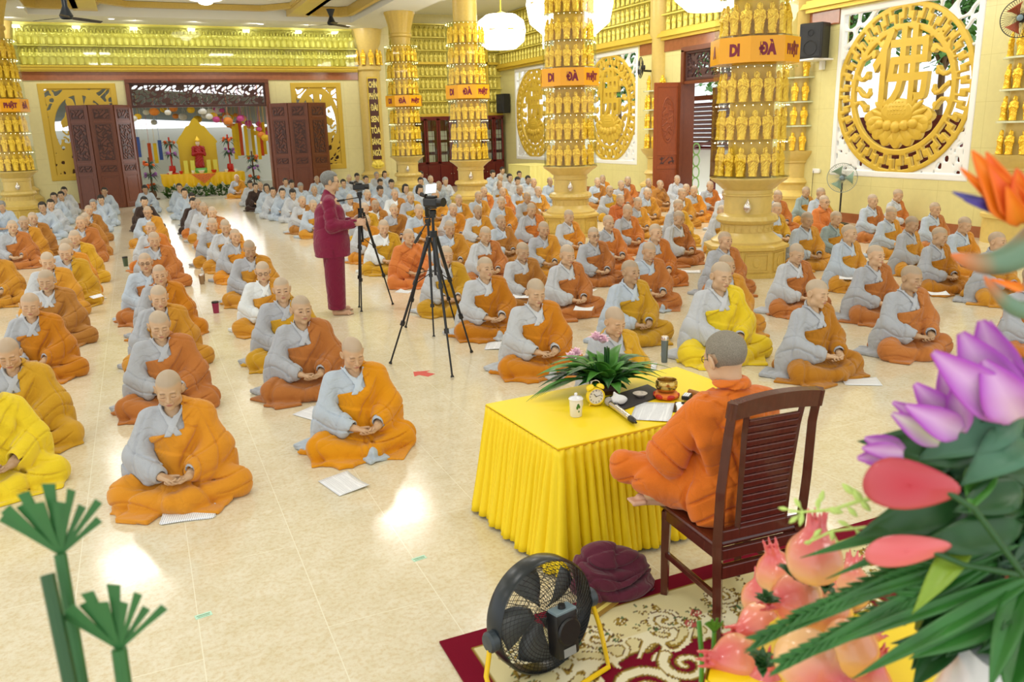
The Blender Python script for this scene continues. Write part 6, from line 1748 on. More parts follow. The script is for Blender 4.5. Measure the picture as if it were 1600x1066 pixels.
m = MB(); m.lathe([(0, 0), (.07, 0), (.085, .03), (.07, .055), (0, .055)], 24); m.obj('basket', M_wood2, r, True)
for k in range(100):
    a = rs.uniform(0, 2*PI); L = rs.uniform(.18, .37); el = rs.uniform(.05, .85)
    # the spray is stretched along the table
    sx_ = 1.25 if math.cos(a) < 0 else 1.05
    tip = Vector((math.cos(a)*L*sx_*math.cos(el), math.sin(a)*L*.72*math.cos(el)+.03, .04+L*math.sin(el)*.75)); bb = Vector((math.cos(a)*.03, math.sin(a)*.03, .05))
    m = MB(); v, f = leaf_vf(bb, tip, rs.uniform(.055, .09), rs.uniform(.12, .3)); m.add(v, f); leaf_obj(m, 'leaf', (M_gl, M_gd, M_gl)[k % 3], r)
for k in range(9):   # long blades sweeping to the left corner
    tip = Vector(on(822+7*k, 628-3*k, TZ+.008+.002*k)-np.array([cen[0], cen[1], TZ])); m = MB(); v, f = leaf_vf((-.03, 0, .06), tip, .036, .16); m.add(v, f); leaf_obj(m, 'leaf', M_gl, r)
for k in range(4):
    tip = Vector(on(1050-8*k, 576+8*k, TZ+.05)-np.array([cen[0], cen[1], TZ])); m = MB(); v, f = leaf_vf((.03, 0, .06), tip, .045, .14); m.add(v, f); leaf_obj(m, 'leaf', M_gl, r)
for (dx, dy, h_, n_) in ((.03, .05, .25, 7), (-.05, .06, .16, 3), (-.075, .05, .15, 2)):
    for k in range(n_):
        m = MB(); a = k*2*PI/n_; m.tube([(dx+.010*math.cos(a), dy+.010*math.sin(a), .03), (dx+.013*math.cos(a), dy+.013*math.sin(a), h_+.005*(k % 2))], .0045, 8); m.obj('stem', M_gd, r, True)
for (dx, dy, z_) in ((-.15, .16, .17), (-.10, .19, .18), (.02, .16, .27), (.06, .15, .25)):
    m = MB()
    for k in range(14):
        a = k*2.4; el = .2+.09*k; v, f = leaf_vf((dx, dy, z_), (dx+.06*math.cos(a)*math.cos(el), dy+.06*math.sin(a)*math.cos(el), z_+.06*math.sin(el)), .042, .25); m.add(v, f)
    leaf_obj(m, 'pink_flower', pmat('pale_pink_petal', srgb(248, 206, 222), .5) if 'pale_pink_petal' not in bpy.data.materials else bpy.data.materials['pale_pink_petal'], r)
# ------------------------------------------------------------------ the speaker's chair
M_ch = pmat('dark_polished_wood', srgb(84, 34, 24), .22, bump=.05, scale=12, stretch=(6, 6, .6), var=.12, coat=.3)
r = empty('dining_chair', (2.215, 2.665, .011), -.05, 'high-backed dark wooden chair with a slatted back, carrying the speaker', 'chair')
for sx in (-1, 1):
    m = MB(); m.tube([(sx*.205, .205, 0), (sx*.205, .205, .20), (sx*.205, .20, .43)], [.022, .024, .028], 4); m.obj('leg', M_ch, r)
    m = MB(); pts = [(sx*.205, -.215, 0), (sx*.205, -.205, .22), (sx*.21, -.20, .45), (sx*.215, -.215, .70), (sx*.205, -.236, .95), (sx*.205, -.262, 1.092)]
    m.tube(pts, [.024, .025, .027, .026, .025, .024], 4); m.obj('leg', M_ch, r)
    m = MB(); m.box((sx*.205, 0, .21), (.022, .40, .028), None, .004); m.obj('stretcher', M_ch, r)
    m = MB(); m.box((sx*.205, 0, .415), (.03, .40, .06), None, .005); m.obj('seat_rail', M_ch, r)
m = MB(); m.box((0, .02, .448), (.45, .44, .028), None, .012); m.obj('seat', M_ch, r)
for y_, z_, h_ in ((.205, .41, .06), (-.205, .41, .05), (-.21, .33, .06)): m = MB(); m.box((0, y_, z_), (.40, .028, h_), None, .005); m.obj('cross_rail', M_ch, r)
def backy(z): return float(np.interp(z, [.45, .70, .95, 1.115], [-.20, -.215, -.238, -.268]))
m = MB(); tp = [(x_, 1.090+.026*(1-(x_/.24)**2)) for x_ in np.linspace(-.222, .222, 19)]+[(x_, 1.020+.02*math.cos(x_/.24*PI/2)) for x_ in np.linspace(.222, -.222, 19)]
m.prism(tp, -.018, .018, Matrix.Translation((0, -.255+.19, .012)) @ Matrix.Rotation(.18, 4, 'X') @ Matrix.Rotation(PI/2, 4, 'X'))
for i in range(0):   # arched top rail
    x0 = -.220+.440*i/12; x1 = x0+.038; xm = (x0+x1)/2; z = 1.090+.026*(1-(xm/.24)**2); lo = 1.020+.02*math.cos(xm/.24*PI/2); 
    m.box((xm, backy(1.08)-.004, (z+lo)/2), (.0375, .036, z-lo), (.18, 0, 0))
m.obj('top_rail', M_ch, r)
for sx in (-1, 1):
    m = MB(); m.tube([(sx*.118, backy(.50), .49), (sx*.122, backy(.75), .75), (sx*.130, backy(.95), .95), (sx*.135, backy(1.04), 1.04)], .016, 4); m.obj('back_stile', M_ch, r)
for k in range(16):
    z = .525+.0310*k; m = MB(); m.box((0, backy(z)-.002, z), (.235+.001*k, .014, .029), (.12+.01*k, 0, 0), .004); m.obj('back_slat', M_ch, r)
m = MB(); m.box((0, -.203, .495), (.40, .03, .05), None, .005); m.obj('lower_back_rail', M_ch, r)
# ------------------------------------------------------------------ the speaker
SX, SY, SZ = 2.215, 2.73, .475
sp_root = empty('person', (SX, SY, SZ), PI-.05, 'speaker in orange robe and glasses seated cross-legged on the dark chair, seen from behind', 'person')
me = body_meshes_seated(1, 0, .24, .12, 1, .2)
bv = np.empty(len(me.vertices)*3, np.float32); me.vertices.foreach_get('co', bv); bv = bv.reshape(-1, 3)
bf = np.array([p_.vertices[:] for p_ in me.polygons], np.int32)
hsel = bv[:, 2] < .60        # keep the hands under the cloth, lifted a little towards the table edge
g = G((.10, -.36, -.03), (.44, -.02, .14), .0035)
d = cap(g.p, (.14, -.10, .045), (.21, -.140, .030), .034, .030)
d = smin(d, cap(g.p, (.20, -.135, .026), (.31, -.185, .022), .032, .028), .03)
for k in range(5):
    bx, by = .315+.004*k, -.168-.014*(k-1.5)-.0*k; d = smin(d, cap(g.p, (bx, by, .022), (bx+(.042, .038, .035, .031, .026)[k], by-.012, .018), (.0125, .0095, .009, .0085, .008)[k], (.012, .009, .0085, .008, .0075)[k]), .005)
v, f = surf(g, d); cc = np.empty(len(me.vertices)*4, np.float32); me.color_attributes['Col'].data.foreach_get('color', cc); cc = cc.reshape(-1, 4)[:, :3]
V_, F_ = join_vf([(bv, bf), (v, f)]); me2 = npmesh('body', V_, F_); vcolor(me2, np.concatenate([cc, np.tile([.74, .48, .36], (len(v), 1))])); me2.materials.append(M_skin)
o = mobj('body', me2, None, sp_root); o.color = (.92, .86, .80, 1)
pm = Matrix.Translation(Vector((.012*.2, -.012-.10*math.sin(.24)*.35, .692))) @ Euler((.24, .2*.12, .12)).to_matrix().to_4x4()
g = G((-.12, -.13, -.16), (.12, .15, .16), .0045); x, y, z = p_ = g.p
d = head_sdf(p_, 1)-.0045; d = smax(d, np.minimum(.060-z, -.035-y), .012); d = smax(d, (-.022-.85*np.clip(y, -.02, .085))-z, .012); d = smax(d, -np.maximum(np.maximum(np.abs(y-.010)-.026, np.abs(z+.008)-.04), .066-np.abs(x)), .004)
v, f = surf(g, d); mh = npmesh('hair', v, f); mh.materials.append(pmat('cropped_hair', srgb(150, 142, 128), .8, bump=.8, scale=260, var=.3)); o = mobj('hair', mh, None, sp_root); o.matrix_local = pm
o = mobj('glasses', GLASS_ME, None, sp_root); o.matrix_local = pm
g = G((-.50, -.50, -.02), (.50, .30, .62), .0058); x, y, z = p_ = g.p
fo = fold(x, -y*1.0, z, 17)*.020; sf = sleeve_fold(x, y, z, 17)*.020
t1 = trunk(p_, .020)+fo*.9+.008*crease(60*(x+.3*z)+9*np.sin(9*z+4*y), .22)*np.clip((z-.1)/.1, 0, 1)
ar = None
for sx in (-1, 1):
    d = smin(cap(p_, (sx*.155, .03, .485), (sx*.245, -.06, .29), .072, .080), cap(p_, (sx*.245, -.06, .285), (sx*.11, -.27, .245), .078, .055), .05)
    d = smin(d, cap(p_, (sx*.235, -.05, .23), (sx*.16, -.22, .18), .06, .035), .04)+sf
    ar = d if ar is None else np.minimum(ar, d)
d = smin(t1, ar, .030)
for sx in (-1, 1):
    k_ = (sx*.335, -.285, .145); th_ = smin(cap(p_, (sx*.12, .03, .12), k_, .110, .074), cap(p_, k_, (-sx*.05, -.30, .06), .072, .05), .03)
    d = smin(d, th_+fo*1.0, .025)
d = smin(d, ell(p_, (0, -.08, .05), (.23, .22, .075))+fo, .03)
d = smin(d, ell(p_, (0, .10, .04), (.20, .12, .09))+fo, .04)
# gathered bundle of cloth falling from the left shoulder
bun = None
for k in range(6):
    ox = .075+.023*k; e = poly_cap(p_, [(ox-.02, -.02, .545-.012*k), (ox+.02, .075, .50-.012*k), (ox+.045-.006*k, .125, .38), (ox+.05-.02*k, .115, .22), (ox+.06-.03*k, .11, .16)], [.020, .021, .019, .014, .006], .012); bun = e if bun is None else smin(bun, e, .011)
for k in range(3): bun = smin(bun, poly_cap(p_, [(-.10+.05*k, .088, .545), (.02+.04*k, .11, .53-.02*k), (.12+.02*k, .10, .50)], [.016, .018, .016], .006), .008)
d = smin(d, bun, .016)
neckcut = -smin(cap(p_, (0, -.09, .64), (0, -.04, .53), .075, .035), cap(p_, (0, .0, .585), (0, .0, .68), .060, .075), .02)
d = smax(d, neckcut-.004, .006); d = smax(d, -cap(p_, (.24, -.15, -.03), (.40, -.20, .0), .062, .07), .012); d = smax(d, -z-.002, .004)
v, f = surf(g, d); me = npmesh('robe', v, f); me.materials.append(M_kasaya); o = mobj('robe', me, None, sp_root); o.color = srgb(226, 118, 34)
# ------------------------------------------------------------------ maroon bundle under the table edge, booklet
g = G((-.26, -.20, -.004), (.26, .20, .30), .0058); x, y, z = p_ = g.p
d = ell(p_, (-.02, .02, .10), (.17, .11, .13)); d = smin(d, ell(p_, (.08, -.02, .08), (.13, .11, .10)), .05); d = smin(d, ell(p_, (.05, -.09, .02), (.17, .07, .035)), .05); d = smin(d, ell(p_, (-.10, -.02, .06), (.10, .10, .09)), .04)
t = 3*np.sin(7*x+2)+2.4*np.sin(9*z+5*y); d = d+.020*crease(40*(z+.6*x*np.sin(5*y+1))+1.6*t, .25)+.018*crease(34*(x-.5*z)+t*1.8, .22)+.010*np.sin(30*(x+y)+t)+.012*crease(50*(y+.4*x)+1.5*t, .2); d = smax(d, -z, .003)
v, f = surf(g, d); me = npmesh('bundle', v, f); M_plum = M_cloth; me.materials.append(M_plum)
q = atz(962, 940, 0); o = mobj('cloth_bundle', me, None, None, (q[0]+.02, q[1]+.10, .011), (0, 0, .12)); o.color = srgb(100, 40, 60); tag(o, 'crumpled plum-coloured robe bundled on the carpet under the table edge', 'cloth')
q = atz(938, 945, .02); r = empty('booklet', (q[0], q[1], .011), .4, 'thin glossy booklet sticking out from under the plum bundle', 'booklet')
m = MB(); m.box((0, 0, .004), (.15, .10, .007)); m.obj('cover', pmat('booklet_cover', srgb(168, 132, 60), .3), r); m = MB(); m.box((0, -.02, .0082), (.15, .02, .0008)); m.obj('stripe', pmat('booklet_stripe', srgb(240, 220, 120), .3), r)
text_obj('bccc', .032, pmat('gold_print', srgb(232, 196, 90), .3), (.03, .02, .009), Euler((0, 0, 0)).to_matrix(), r, 'lettering', .0005, .0004)
# ------------------------------------------------------------------ floor fan
fc = Vector((1.285, 2.60, .252)); nb = Vector((.20, -.95, .10)).normalized()
r = empty('floor_fan', (fc.x, fc.y, .011), 0, 'black drum floor fan on a yellow tube stand, seen from behind on the carpet', 'fan')
Zq = nb; Xq = Vector((0, 0, 1)).cross(Zq).normalized(); Yq = Zq.cross(Xq); FM = Matrix((Xq, Yq, Zq)).transposed().to_4x4(); FM.translation = Vector((0, 0, fc.z-.011))
def fob(m, name, mat, sm=True, par=None):
    o = m.obj(name, mat, par or r, sm)
    if par is None: o.matrix_local = FM
    return o
RF = .228
m = MB(); m.lathe([(RF+.006, -.115), (RF+.010, -.10), (RF+.010, -.03), (RF+.002, -.02), (RF-.002, -.03), (RF-.002, -.11), (RF+.006, -.115)], 72); fob(m, 'drum', pmat('fan_drum_black', srgb(26, 34, 40), .3), par=None)
m = MB()
for k in range(13):
    rr = .055+(RF-.055)*k/12; zz = .052*(1-(rr/RF)**2.2)-.02
    m.tube([(rr*math.cos(a), rr*math.sin(a), zz) for a in np.linspace(0, 2*PI, 61)[:-1]], .0013, 4, closed=True)
fob(m, 'cage_ring', M_black)
m = MB()
for k in range(60):
    a = 2*PI*k/60; pts = []
    for i in range(7):
        rr = .04+(RF-.04)*i/6; pts.append((rr*math.cos(a+.5*i/6), rr*math.sin(a+.5*i/6), .052*(1-(rr/RF)**2.2)-.02))
    m.tube(pts, .0013, 4, cap=False)
fob(m, 'rear_cage', M_black)
m = MB()
for k in range(40):
    rr = .03+(RF-.03)*k/40
    if k % 2 == 0: m.tube([(rr*math.cos(a), rr*math.sin(a), -.125+.01*(rr/RF)) for a in np.linspace(0, 2*PI, 49)[:-1]], .0011, 4, closed=True)
for k in range(12): a = k*PI/6; m.tube([(.02*math.cos(a), .02*math.sin(a), -.127), (RF*math.cos(a), RF*math.sin(a), -.115)], .0018, 4)
fob(m, 'front_cage', M_black)
for k in range(5):
    a = k*2*PI/5+.4; m = MB(); v = []
    for i in range(8):
        t = i/7; rr = .04+(RF*.90-.04)*t; w = .34+.10*math.sin(PI*t)
        for s_ in (-1, 0, 1): v.append((rr*math.cos(a+s_*w+.3*t), rr*math.sin(a+s_*w+.3*t), -.07+.022*s_))
    m.add(v, [(3*i+j, 3*i+j+1, 3*i+j+4, 3*i+j+3) for i in range(7) for j in range(2)]); o = fob(m, 'blade', pmat('smoke_blade', srgb(96, 100, 100), .3) if 'smoke_blade' not in bpy.data.materials else bpy.data.materials['smoke_blade']); o.modifiers.new('s', 'SOLIDIFY').thickness = .003
m = MB(); m.box((.01, -.035, .055), (.105, .19, .075), None, .012); m.lathe([(0, .09), (.052, .09), (.056, .097), (.05, .104), (0, .104)], 36, (.012, -.02, 0)); mo = fob(m, 'motor_housing', M_black, True)
m = MB(); m.box((.01, .062, .062), (.10, .012, .06), None, .003); fob(m, 'control_plate', pmat('grey_plate', srgb(120, 140, 150), .4), False, mo); m = MB(); m.lathe([(.016, 0), (.014, .016), (0, .016)], 20); o = fob(m, 'knob', M_black, True, mo); o.location = (.01, .068, .062); o.rotation_euler = (-PI/2, 0, 0)
m = MB(); m.box((.01, -.105, .094), (.06, .035, .002)); fob(m, 'rating_label', pmat('grey_label', srgb(150, 152, 150), .5), False, mo)
for sx in (-1, 1):
    m = MB(); k_ = len(m.v); m.lathe([(0, 0), (.040, .002), (.042, .03), (.034, .04), (0, .042)], 28); m.v[k_:] = [(sx*(RF+.005+q[2]), q[0]-.02, q[1]-.06) for q in m.v[k_:]]; fob(m, 'pivot_knob', pmat('pivot_grey', srgb(56, 66, 74), .4) if sx < 0 else bpy.data.materials['pivot_grey'], True)
def fl_(x, y, z): return FM @ Vector((x, y, z))
pL, pR = fl_(-(RF+.03), -.03, -.06), fl_(RF+.03, -.03, -.06)
yt = pmat('yellow_tube', srgb(246, 204, 20), .3)
m = MB(); m.tube([pR, pR+Vector((.03, -.02, -.12)), (pR.x+.03, pR.y-.06, .012), (pR.x-.03, pR.y-.20, .012), (pL.x+.05, pL.y-.22, .012), (pL.x-.03, pL.y-.08, .012), pL+Vector((-.03, -.02, -.12)), pL], .0105, 10); m.obj('tube_stand', yt, r, True)
# ------------------------------------------------------------------ tripods
M_leg = pmat('tripod_black', srgb(34, 36, 40), .35, metal=.3)
def tripod(name, apex, feet, lab, col=.15):
    r = empty(name, (apex[0], apex[1], 0), 0, lab, 'tripod'); A = Vector((0, 0, apex[2]))
    m = MB(); m.tube([A+Vector((0, 0, -.38)), A+Vector((0, 0, col))], .013, 10); m.tube([A+Vector((0, 0, -.03)), A+Vector((0, 0, .03))], .035, 12); m.obj('centre_column', M_leg, r, True)
    for fx_, fy_ in feet:
        E_ = Vector((fx_-apex[0], fy_-apex[1], 0)); d = E_-A; a0 = A+d*.02+Vector((d.x, d.y, 0)).normalized()*.03; d = E_+Vector((0, 0, .012))-a0
        m = MB(); m.tube([a0, a0+d*.36], .0165, 8); m.tube([a0+d*.33, a0+d*.68], .0125, 8); m.tube([a0+d*.66, a0+d], .009, 8); lg = m.obj('leg', M_leg, r, True)
        m = MB()
        for t in (.35, .67): m.tube([a0+d*(t-.015), a0+d*(t+.02)], .022, 10)
        m.obj('leg_lock', M_black, lg, True); m = MB(); m.tube([a0+d*.985, a0+d], [.013, .018], 10); m.obj('rubber_foot', M_black, lg, True)
        m = MB(); mid = a0+d*.36; m.tube([mid, A+Vector((0, 0, -.33))], .005, 6); m.obj('brace', M_leg, r)
    m = MB(); m.tube([A+Vector((0, 0, col)), A+Vector((0, 0, col+.06))], .028, 12); m.tube([A+Vector((-.03, 0, col+.05)), A+Vector((.03, 0, col+.05))], .022, 12); m.box(A+Vector((0, 0, col+.085)), (.07, .05, .012)); m.obj('pan_head', M_black, r, True)
    return r
def handle(r, a, b_): m = MB(); a, b_ = Vector(a), Vector(b_); m.tube([a, a+(b_-a)*.7, b_], [.006, .006, .006], 8); m.tube([a+(b_-a)*.65, b_], .013, 10); m.obj('pan_handle', M_black, r, True)
def camcorder(loc, rz, lab, s=1.0, screen=True):
    r = empty('camcorder', loc, rz, lab, 'video camera'); r.scale = (s, s, s)
    m = MB(); m.box((0, 0, .045), (.075, .17, .08), None, .015); m.obj('body', M_black, r); m = MB(); m.tube([(0, -.08, .05), (0, -.14, .05)], [.036, .04], 24); m.obj('lens_hood', M_black, r, True)
    m = MB(); m.tube([(-.0, .07, .10), (0, .13, .115)], .02, 12); m.box((0, .0, .095), (.05, .10, .02), None, .006); m.obj('viewfinder', M_black, r, True)
    if screen: m = MB(); m.box((.02, .03, .165), (.15, .012, .09), (.2, 0, 0), .004); q = m.obj('screen_frame', pmat('silver_frame', srgb(200, 200, 204), .4), r); m = MB(); m.box((.02, .022, .165), (.132, .004, .076), (.2, 0, 0)); m.obj('screen', emis('lit_screen', (.95, 1, .98, 1), 1.6), q)
    return r
t2 = tripod('tripod', (2.40, 7.15, 1.24), [tuple(atz(610, 570)[:2]), tuple(atz(707, 592)[:2]), tuple(atz(737, 552)[:2])], 'tallest and nearest black tripod, carrying the camcorder with the lit screen'); handle(t2, (0, 0, 1.43), (-.22, -.12, 1.19))
camcorder((2.40, 7.15, 1.482), .5, 'black camcorder with a lit fold-out screen on the nearest tripod')
t1 = tripod('tripod', (2.42, 9.93, 1.24), [tuple(atz(565, 489)[:2]), (2.36, 10.12), tuple(atz(614, 477)[:2])], 'black tripod held by the standing man in maroon'); handle(t1, (0, 0, 1.40), (-.30, -.03, 1.37))
camcorder((2.42, 9.93, 1.482), 1.2, 'small black camcorder in front of the standing man', .85, False)
t3 = tripod('tripod', (2.78, 8.45, 1.02), [tuple(atz(634, 513)[:2]), tuple(atz(678, 528)[:2]), tuple(atz(713, 510)[:2])], 'shorter black tripod standing directly behind the nearest one')
m = MB(); m.box((0, 0, .075), (.075, .010, .15), None, .004); m.box((0, 0, .0), (.03, .03, .02)); o = m.obj('smartphone', M_black, None, False, (2.78, 8.45, 1.272), (0, 0, .5)); tag(o, 'smartphone clamped upright on the shorter tripod', 'phone')
# ------------------------------------------------------------------ the standing man
MX, MY = 2.06, 9.97
mr = empty('person', (MX, MY, 0), R_(78), 'standing man in maroon shirt and trousers operating a camera tripod in the aisle', 'person')
hc = np.array([0, -.035, 1.595]); parts = []; cols = []
g = G((-.105, -.135, -.20), (.105, .125, .128), .0042); v, f = surf(g, smin(head_sdf(g.p, 1), cap(g.p, (0, .022, -.03), (0, .02, -.22), .050, .058), .03)); c = head_col(v, 1, False); parts.append((v+hc, f)); cols.append(c)
g = G((-.30, -.62, .0), (.30, .22, 1.50), .018); d = cap(g.p, (0, .01, .98), (0, .0, 1.32), .11, .12)
for sx in (-1, 1):
    d = smin(d, cap(g.p, (sx*.10, 0, .92), (sx*.10, -.01, .50), .075, .055), .03); d = smin(d, cap(g.p, (sx*.10, -.01, .50), (sx*.11, .02, .10), .05, .036), .03)
    d = smin(d, cap(g.p, (sx*.16, 0, 1.36), (sx*.20, -.03, 1.10), .045, .04), .03); d = smin(d, cap(g.p, (sx*.20, -.03, 1.10), (sx*.12, -.26, 1.10), .038, .03), .02)
v, f = surf(g, d); parts.append((v, f)); cols.append(np.tile([.74, .48, .34], (len(v), 1)))
g = G((-.22, -.50, .98), (.22, -.20, 1.24), .0042)
d = np.minimum(hand_parts(g.p, (-.13, -.285, 1.105), (.15, -.98, .1), (.9, .1, -.2), 1, curl=.65), hand_parts(g.p, (.10, -.285, 1.13), (-.1, -.98, .05), (-.9, .1, -.2), -1, curl=.65)); v, f = surf(g, d); parts.append((v, f)); cols.append(np.tile([.78, .52, .38], (len(v), 1)))
g = G((-.22, -.24, -.002), (.22, .12, .16), .0048); d = None
for sx in (-1, 1):
    e = smin(cap(g.p, (sx*.11, .03, .13), (sx*.115, .035, .05), .036, .036), cap(g.p, (sx*.115, .03, .030), (sx*.14, -.12, .026), .034, .034), .03)
    for k in range(5): e = smin(e, cap(g.p, (sx*(.112+.017*k), -.135+.006*k, .014), (sx*(.114+.018*k), -.175+.012*k, .012), .012-.001*k, .0105-.001*k), .006)
    e = smax(e, -g.z, .002); d = e if d is None else np.minimum(d, e)
v, f = surf(g, d); parts.append((v, f)); cols.append(np.tile([.76, .50, .36], (len(v), 1)))
V_, F_ = join_vf(parts); me = npmesh('body', V_, F_); vcolor(me, np.concatenate(cols)); me.materials.append(M_skin); o = mobj('body', me, None, mr); o.color = (.86, .82, .76, 1)
o = mobj('hair', HAIR['short'], None, mr); o.location = hc; o.color = srgb(128, 130, 128); o.scale = (1.05, 1.05, 1.05)
o = mobj('glasses', GLASS_ME, None, mr); o.location = hc
g = G((-.36, -.36, .66), (.36, .24, 1.54), .010); x, y, z = p_ = g.p
fo = .008*crease(40*(z+.4*x)+2*np.sin(9*x+3)+2*np.sin(11*y), .22)*np.clip(np.sin(6*x+8*z)+.5, 0, 1)+.004*np.sin(30*x+8*np.sin(5*z))
d = cap(p_, (0, .015, .76), (0, .01, 1.28), .205, .170); d = smax(np.sqrt((x/1.04)**2+((y-.012)/1.0)**2)-(.215-.06*np.clip((z-.9)/.5, 0, 1)), z-1.36, .12); d = smin(d, cap(p_, (-.13, .01, 1.385), (.13, .01, 1.385), .066), .06); d = smin(d, cap(p_, (0, .01, 1.40), (0, .005, 1.475), .085, .064), .03)
for sx in (-1, 1):
    a_ = smin(cap(p_, (sx*.165, .01, 1.36), (sx*.225, -.01, 1.10), .075, .078), cap(p_, (sx*.225, -.01, 1.095), (sx*.13, -.27, 1.10), .076, .055), .04)+.008*crease(60*z+20*y+3*np.sin(12*x), .25); d = smin(d, a_, .02)
    d = smax(d, -cap(p_, (sx*.128, -.275, 1.10), (sx*.115, -.36, 1.10), .042, .05), .004)
d = d+fo; d = smax(d, .715-z, .006); d = smax(d, -(np.maximum(np.abs(y-.0)-.006, np.abs(z-.74)-.06)+np.where(x < 0, 0, 1)), .004); d = smax(d, -cap(p_, (0, -.02, 1.485), (0, -.03, 1.6), .060, .08), .006)
M_mar = M_cloth; v, f = surf(g, d); mobj('shirt', npmesh('shirt', v, f), M_mar, mr).color = srgb(128, 30, 64)
g = G((-.30, -.22, .04), (.30, .24, .90), .010); x, y, z = p_ = g.p; d = ell(p_, (0, .01, .84), (.18, .16, .16))
for sx in (-1, 1): d = smin(d, cap(p_, (sx*.085, .0, .80), (sx*.105, .01, .09), .132, .108), .015)
d = d+.009*crease(26*(x+.15*z)+2*np.sin(8*z+1)+2*np.sin(7*y), .25)+.006*crease(55*z+16*y+4*np.sin(14*x), .2)*np.clip((.35-z)/.2, 0, 1); d = smax(smax(d, .075-z, .006), z-.86, .01); d = smax(d, -cap(p_, (-.105, .02, .02), (-.105, .02, .10), .06), .004); d = smax(d, -cap(p_, (.105, .02, .02), (.105, .02, .10), .06), .004)
v, f = surf(g, d); mobj('trousers', npmesh('trousers', v, f), M_mar, mr).color = srgb(122, 28, 60)
# ------------------------------------------------------------------ foreground altar with fruit and flowers
AZ = 1.28
c1, c2, c3 = atz(1088, 1046, AZ), atz(1130, 1030, AZ), atz(1496, 905, AZ)
r = empty('offering_table', (1.1, .6, 0), 0, 'high offering stand under glossy yellow cloth, at the bottom right corner', 'table')
m = MB(); ex = c3[0]; m.box2((c1[0]+.02-1.1, -.45, AZ-.05), (ex-1.1-.01, c1[1]-.6-.01, AZ-.012)); m.box2((c1[0]-1.1+.10, -.35, 0), (ex-1.1-.12, c1[1]-.6-.12, AZ-.05)); m.obj('stand', M_wood, r)
m = MB(); v = []
per = [(c1[0], c1[1]-.9), (c1[0], c1[1]-.03), (c1[0]+.03, c1[1]), (ex-.03, c1[1]+.0), (ex, c1[1]-.03), (ex, c1[1]-.9)]
P2 = []
for i in range(len(per)-1):
    for k in range(20): t = k/20; P2.append((per[i][0]*(1-t)+per[i+1][0]*t-1.1, per[i][1]*(1-t)+per[i+1][1]*t-.6))
P2.append((per[-1][0]-1.1, per[-1][1]-.6)); n = len(P2); cx_, cy_ = (c1[0]+ex)/2-1.1, c1[1]-.5-.6
for j in range(6):
    for i, (px, py) in enumerate(P2): o_ = (.004+.02*j/5*math.sin(i*.9)); d = Vector((px-cx_, py-cy_)).normalized(); v.append((px+d.x*o_, py+d.y*o_, AZ-.5*j/5))
m.add(v, [(j*n+i, (j+1)*n+i, (j+1)*n+i+1, j*n+i+1) for j in range(5) for i in range(n-1)]); m.add([(q[0], q[1], AZ) for q in P2], [tuple(range(n-1, -1, -1))]); m.obj('yellow_cloth', M_yel2, r, True)
m = MB(); m.box2((ex+.02, .0, 0), (ex+.75, 1.0, 1.10)); o = m.obj('marble_plinth', pmat('white_marble', srgb(226, 226, 216), .25, var=.05, scale=5)); tag(o, 'pale marble plinth at the right of the yellow offering stand', 'plinth')
# pomegranates
def pom_me(seed):
    g = G((-.062, -.062, -.056), (.062, .062, .105), .0026); x, y, z = p_ = g.p; rs = np.random.RandomState(seed)
    a = np.arctan2(y, x); d = np.sqrt(x*x+y*y+(z*1.03)**2)-.046-.0016*np.cos(6*a+seed)*np.clip(1-np.abs(z)/.05, 0, 1)
    cr = np.maximum(np.abs(np.sqrt(x*x+y*y)-(.011+.10*np.clip(z-.045, 0, 1)))-.0030, np.maximum(.036-z, z-(.066+.016*np.cos(6*a)))); d = smin(d, cap(p_, (0, 0, .04), (0, 0, .055), .020, .015), .014); d = smin(d, cr, .004); d = smax(d, -cap(p_, (0, 0, .056), (0, 0, .10), .006, .012), .003)
    v, f = surf(g, d); me = npmesh('pomegranate', v, f)
    n = .5+.5*np.sin(40*v[:, 0]+3*seed)*np.sin(46*v[:, 1]+9)*np.sin(38*v[:, 2]+seed); t = np.clip((v[:, 2]+.03)/.08+.5*(n-.5), 0, 1)[:, None]
    vcolor(me, np.array(srgb(240, 192, 132)[:3])*(1-t)+np.array(srgb(222, 104, 108)[:3])*t); return me
M_pom = pmat('pomegranate_skin', (1, 1, 1, 1), .25, vcol=True, bump=.06, scale=90, coat=.4, objcol=True)
PM = []
for s in (1, 2, 3):
    me = pom_me(s); me.materials.append(M_pom); PM.append(me)
POM = [(1272, 872, 40, (.1, .1, 1), 'largest pink pomegranate at the top of the pile'), (1215, 896, 31, (-.25, .1, 1), 'pale pomegranate at the upper left of the pile'), (1245, 938, 37, (-.9, .0, .2), 'shiny pomegranate just under the topmost one'),
       (1186, 935, 26, (.1, .1, 1), 'small pale pomegranate at the left side of the pile'), (1190, 980, 34, (-1, 0, .1), 'pomegranate with its crown pointing left, middle of the left side'), (1152, 1032, 36, (-1, .1, .3), 'pomegranate at the lower left with its crown to the left'),
       (1258, 1030, 43, (.5, -.7, -.4), 'pomegranate at the bottom with its dark crown towards the camera'), (1203, 1022, 30, (.6, .2, -.3), 'pomegranate squeezed between the two lowest ones'), (1327, 1012, 38, (1, .1, .1), 'orange-toned pomegranate at the lower right, crown to the right'),
       (1193, 1072, 36, (0, -.2, 1), 'pomegranate cut off by the bottom edge, left'), (1352, 1072, 36, (.3, 0, 1), 'pomegranate cut off by the bottom edge, right'), (1290, 955, 36, (.5, .5, .6), 'pomegranate at the heart of the pile behind the leaf spray'), (1325, 920, 32, (.7, .5, .6), 'pomegranate at the right behind the leaf spray')]
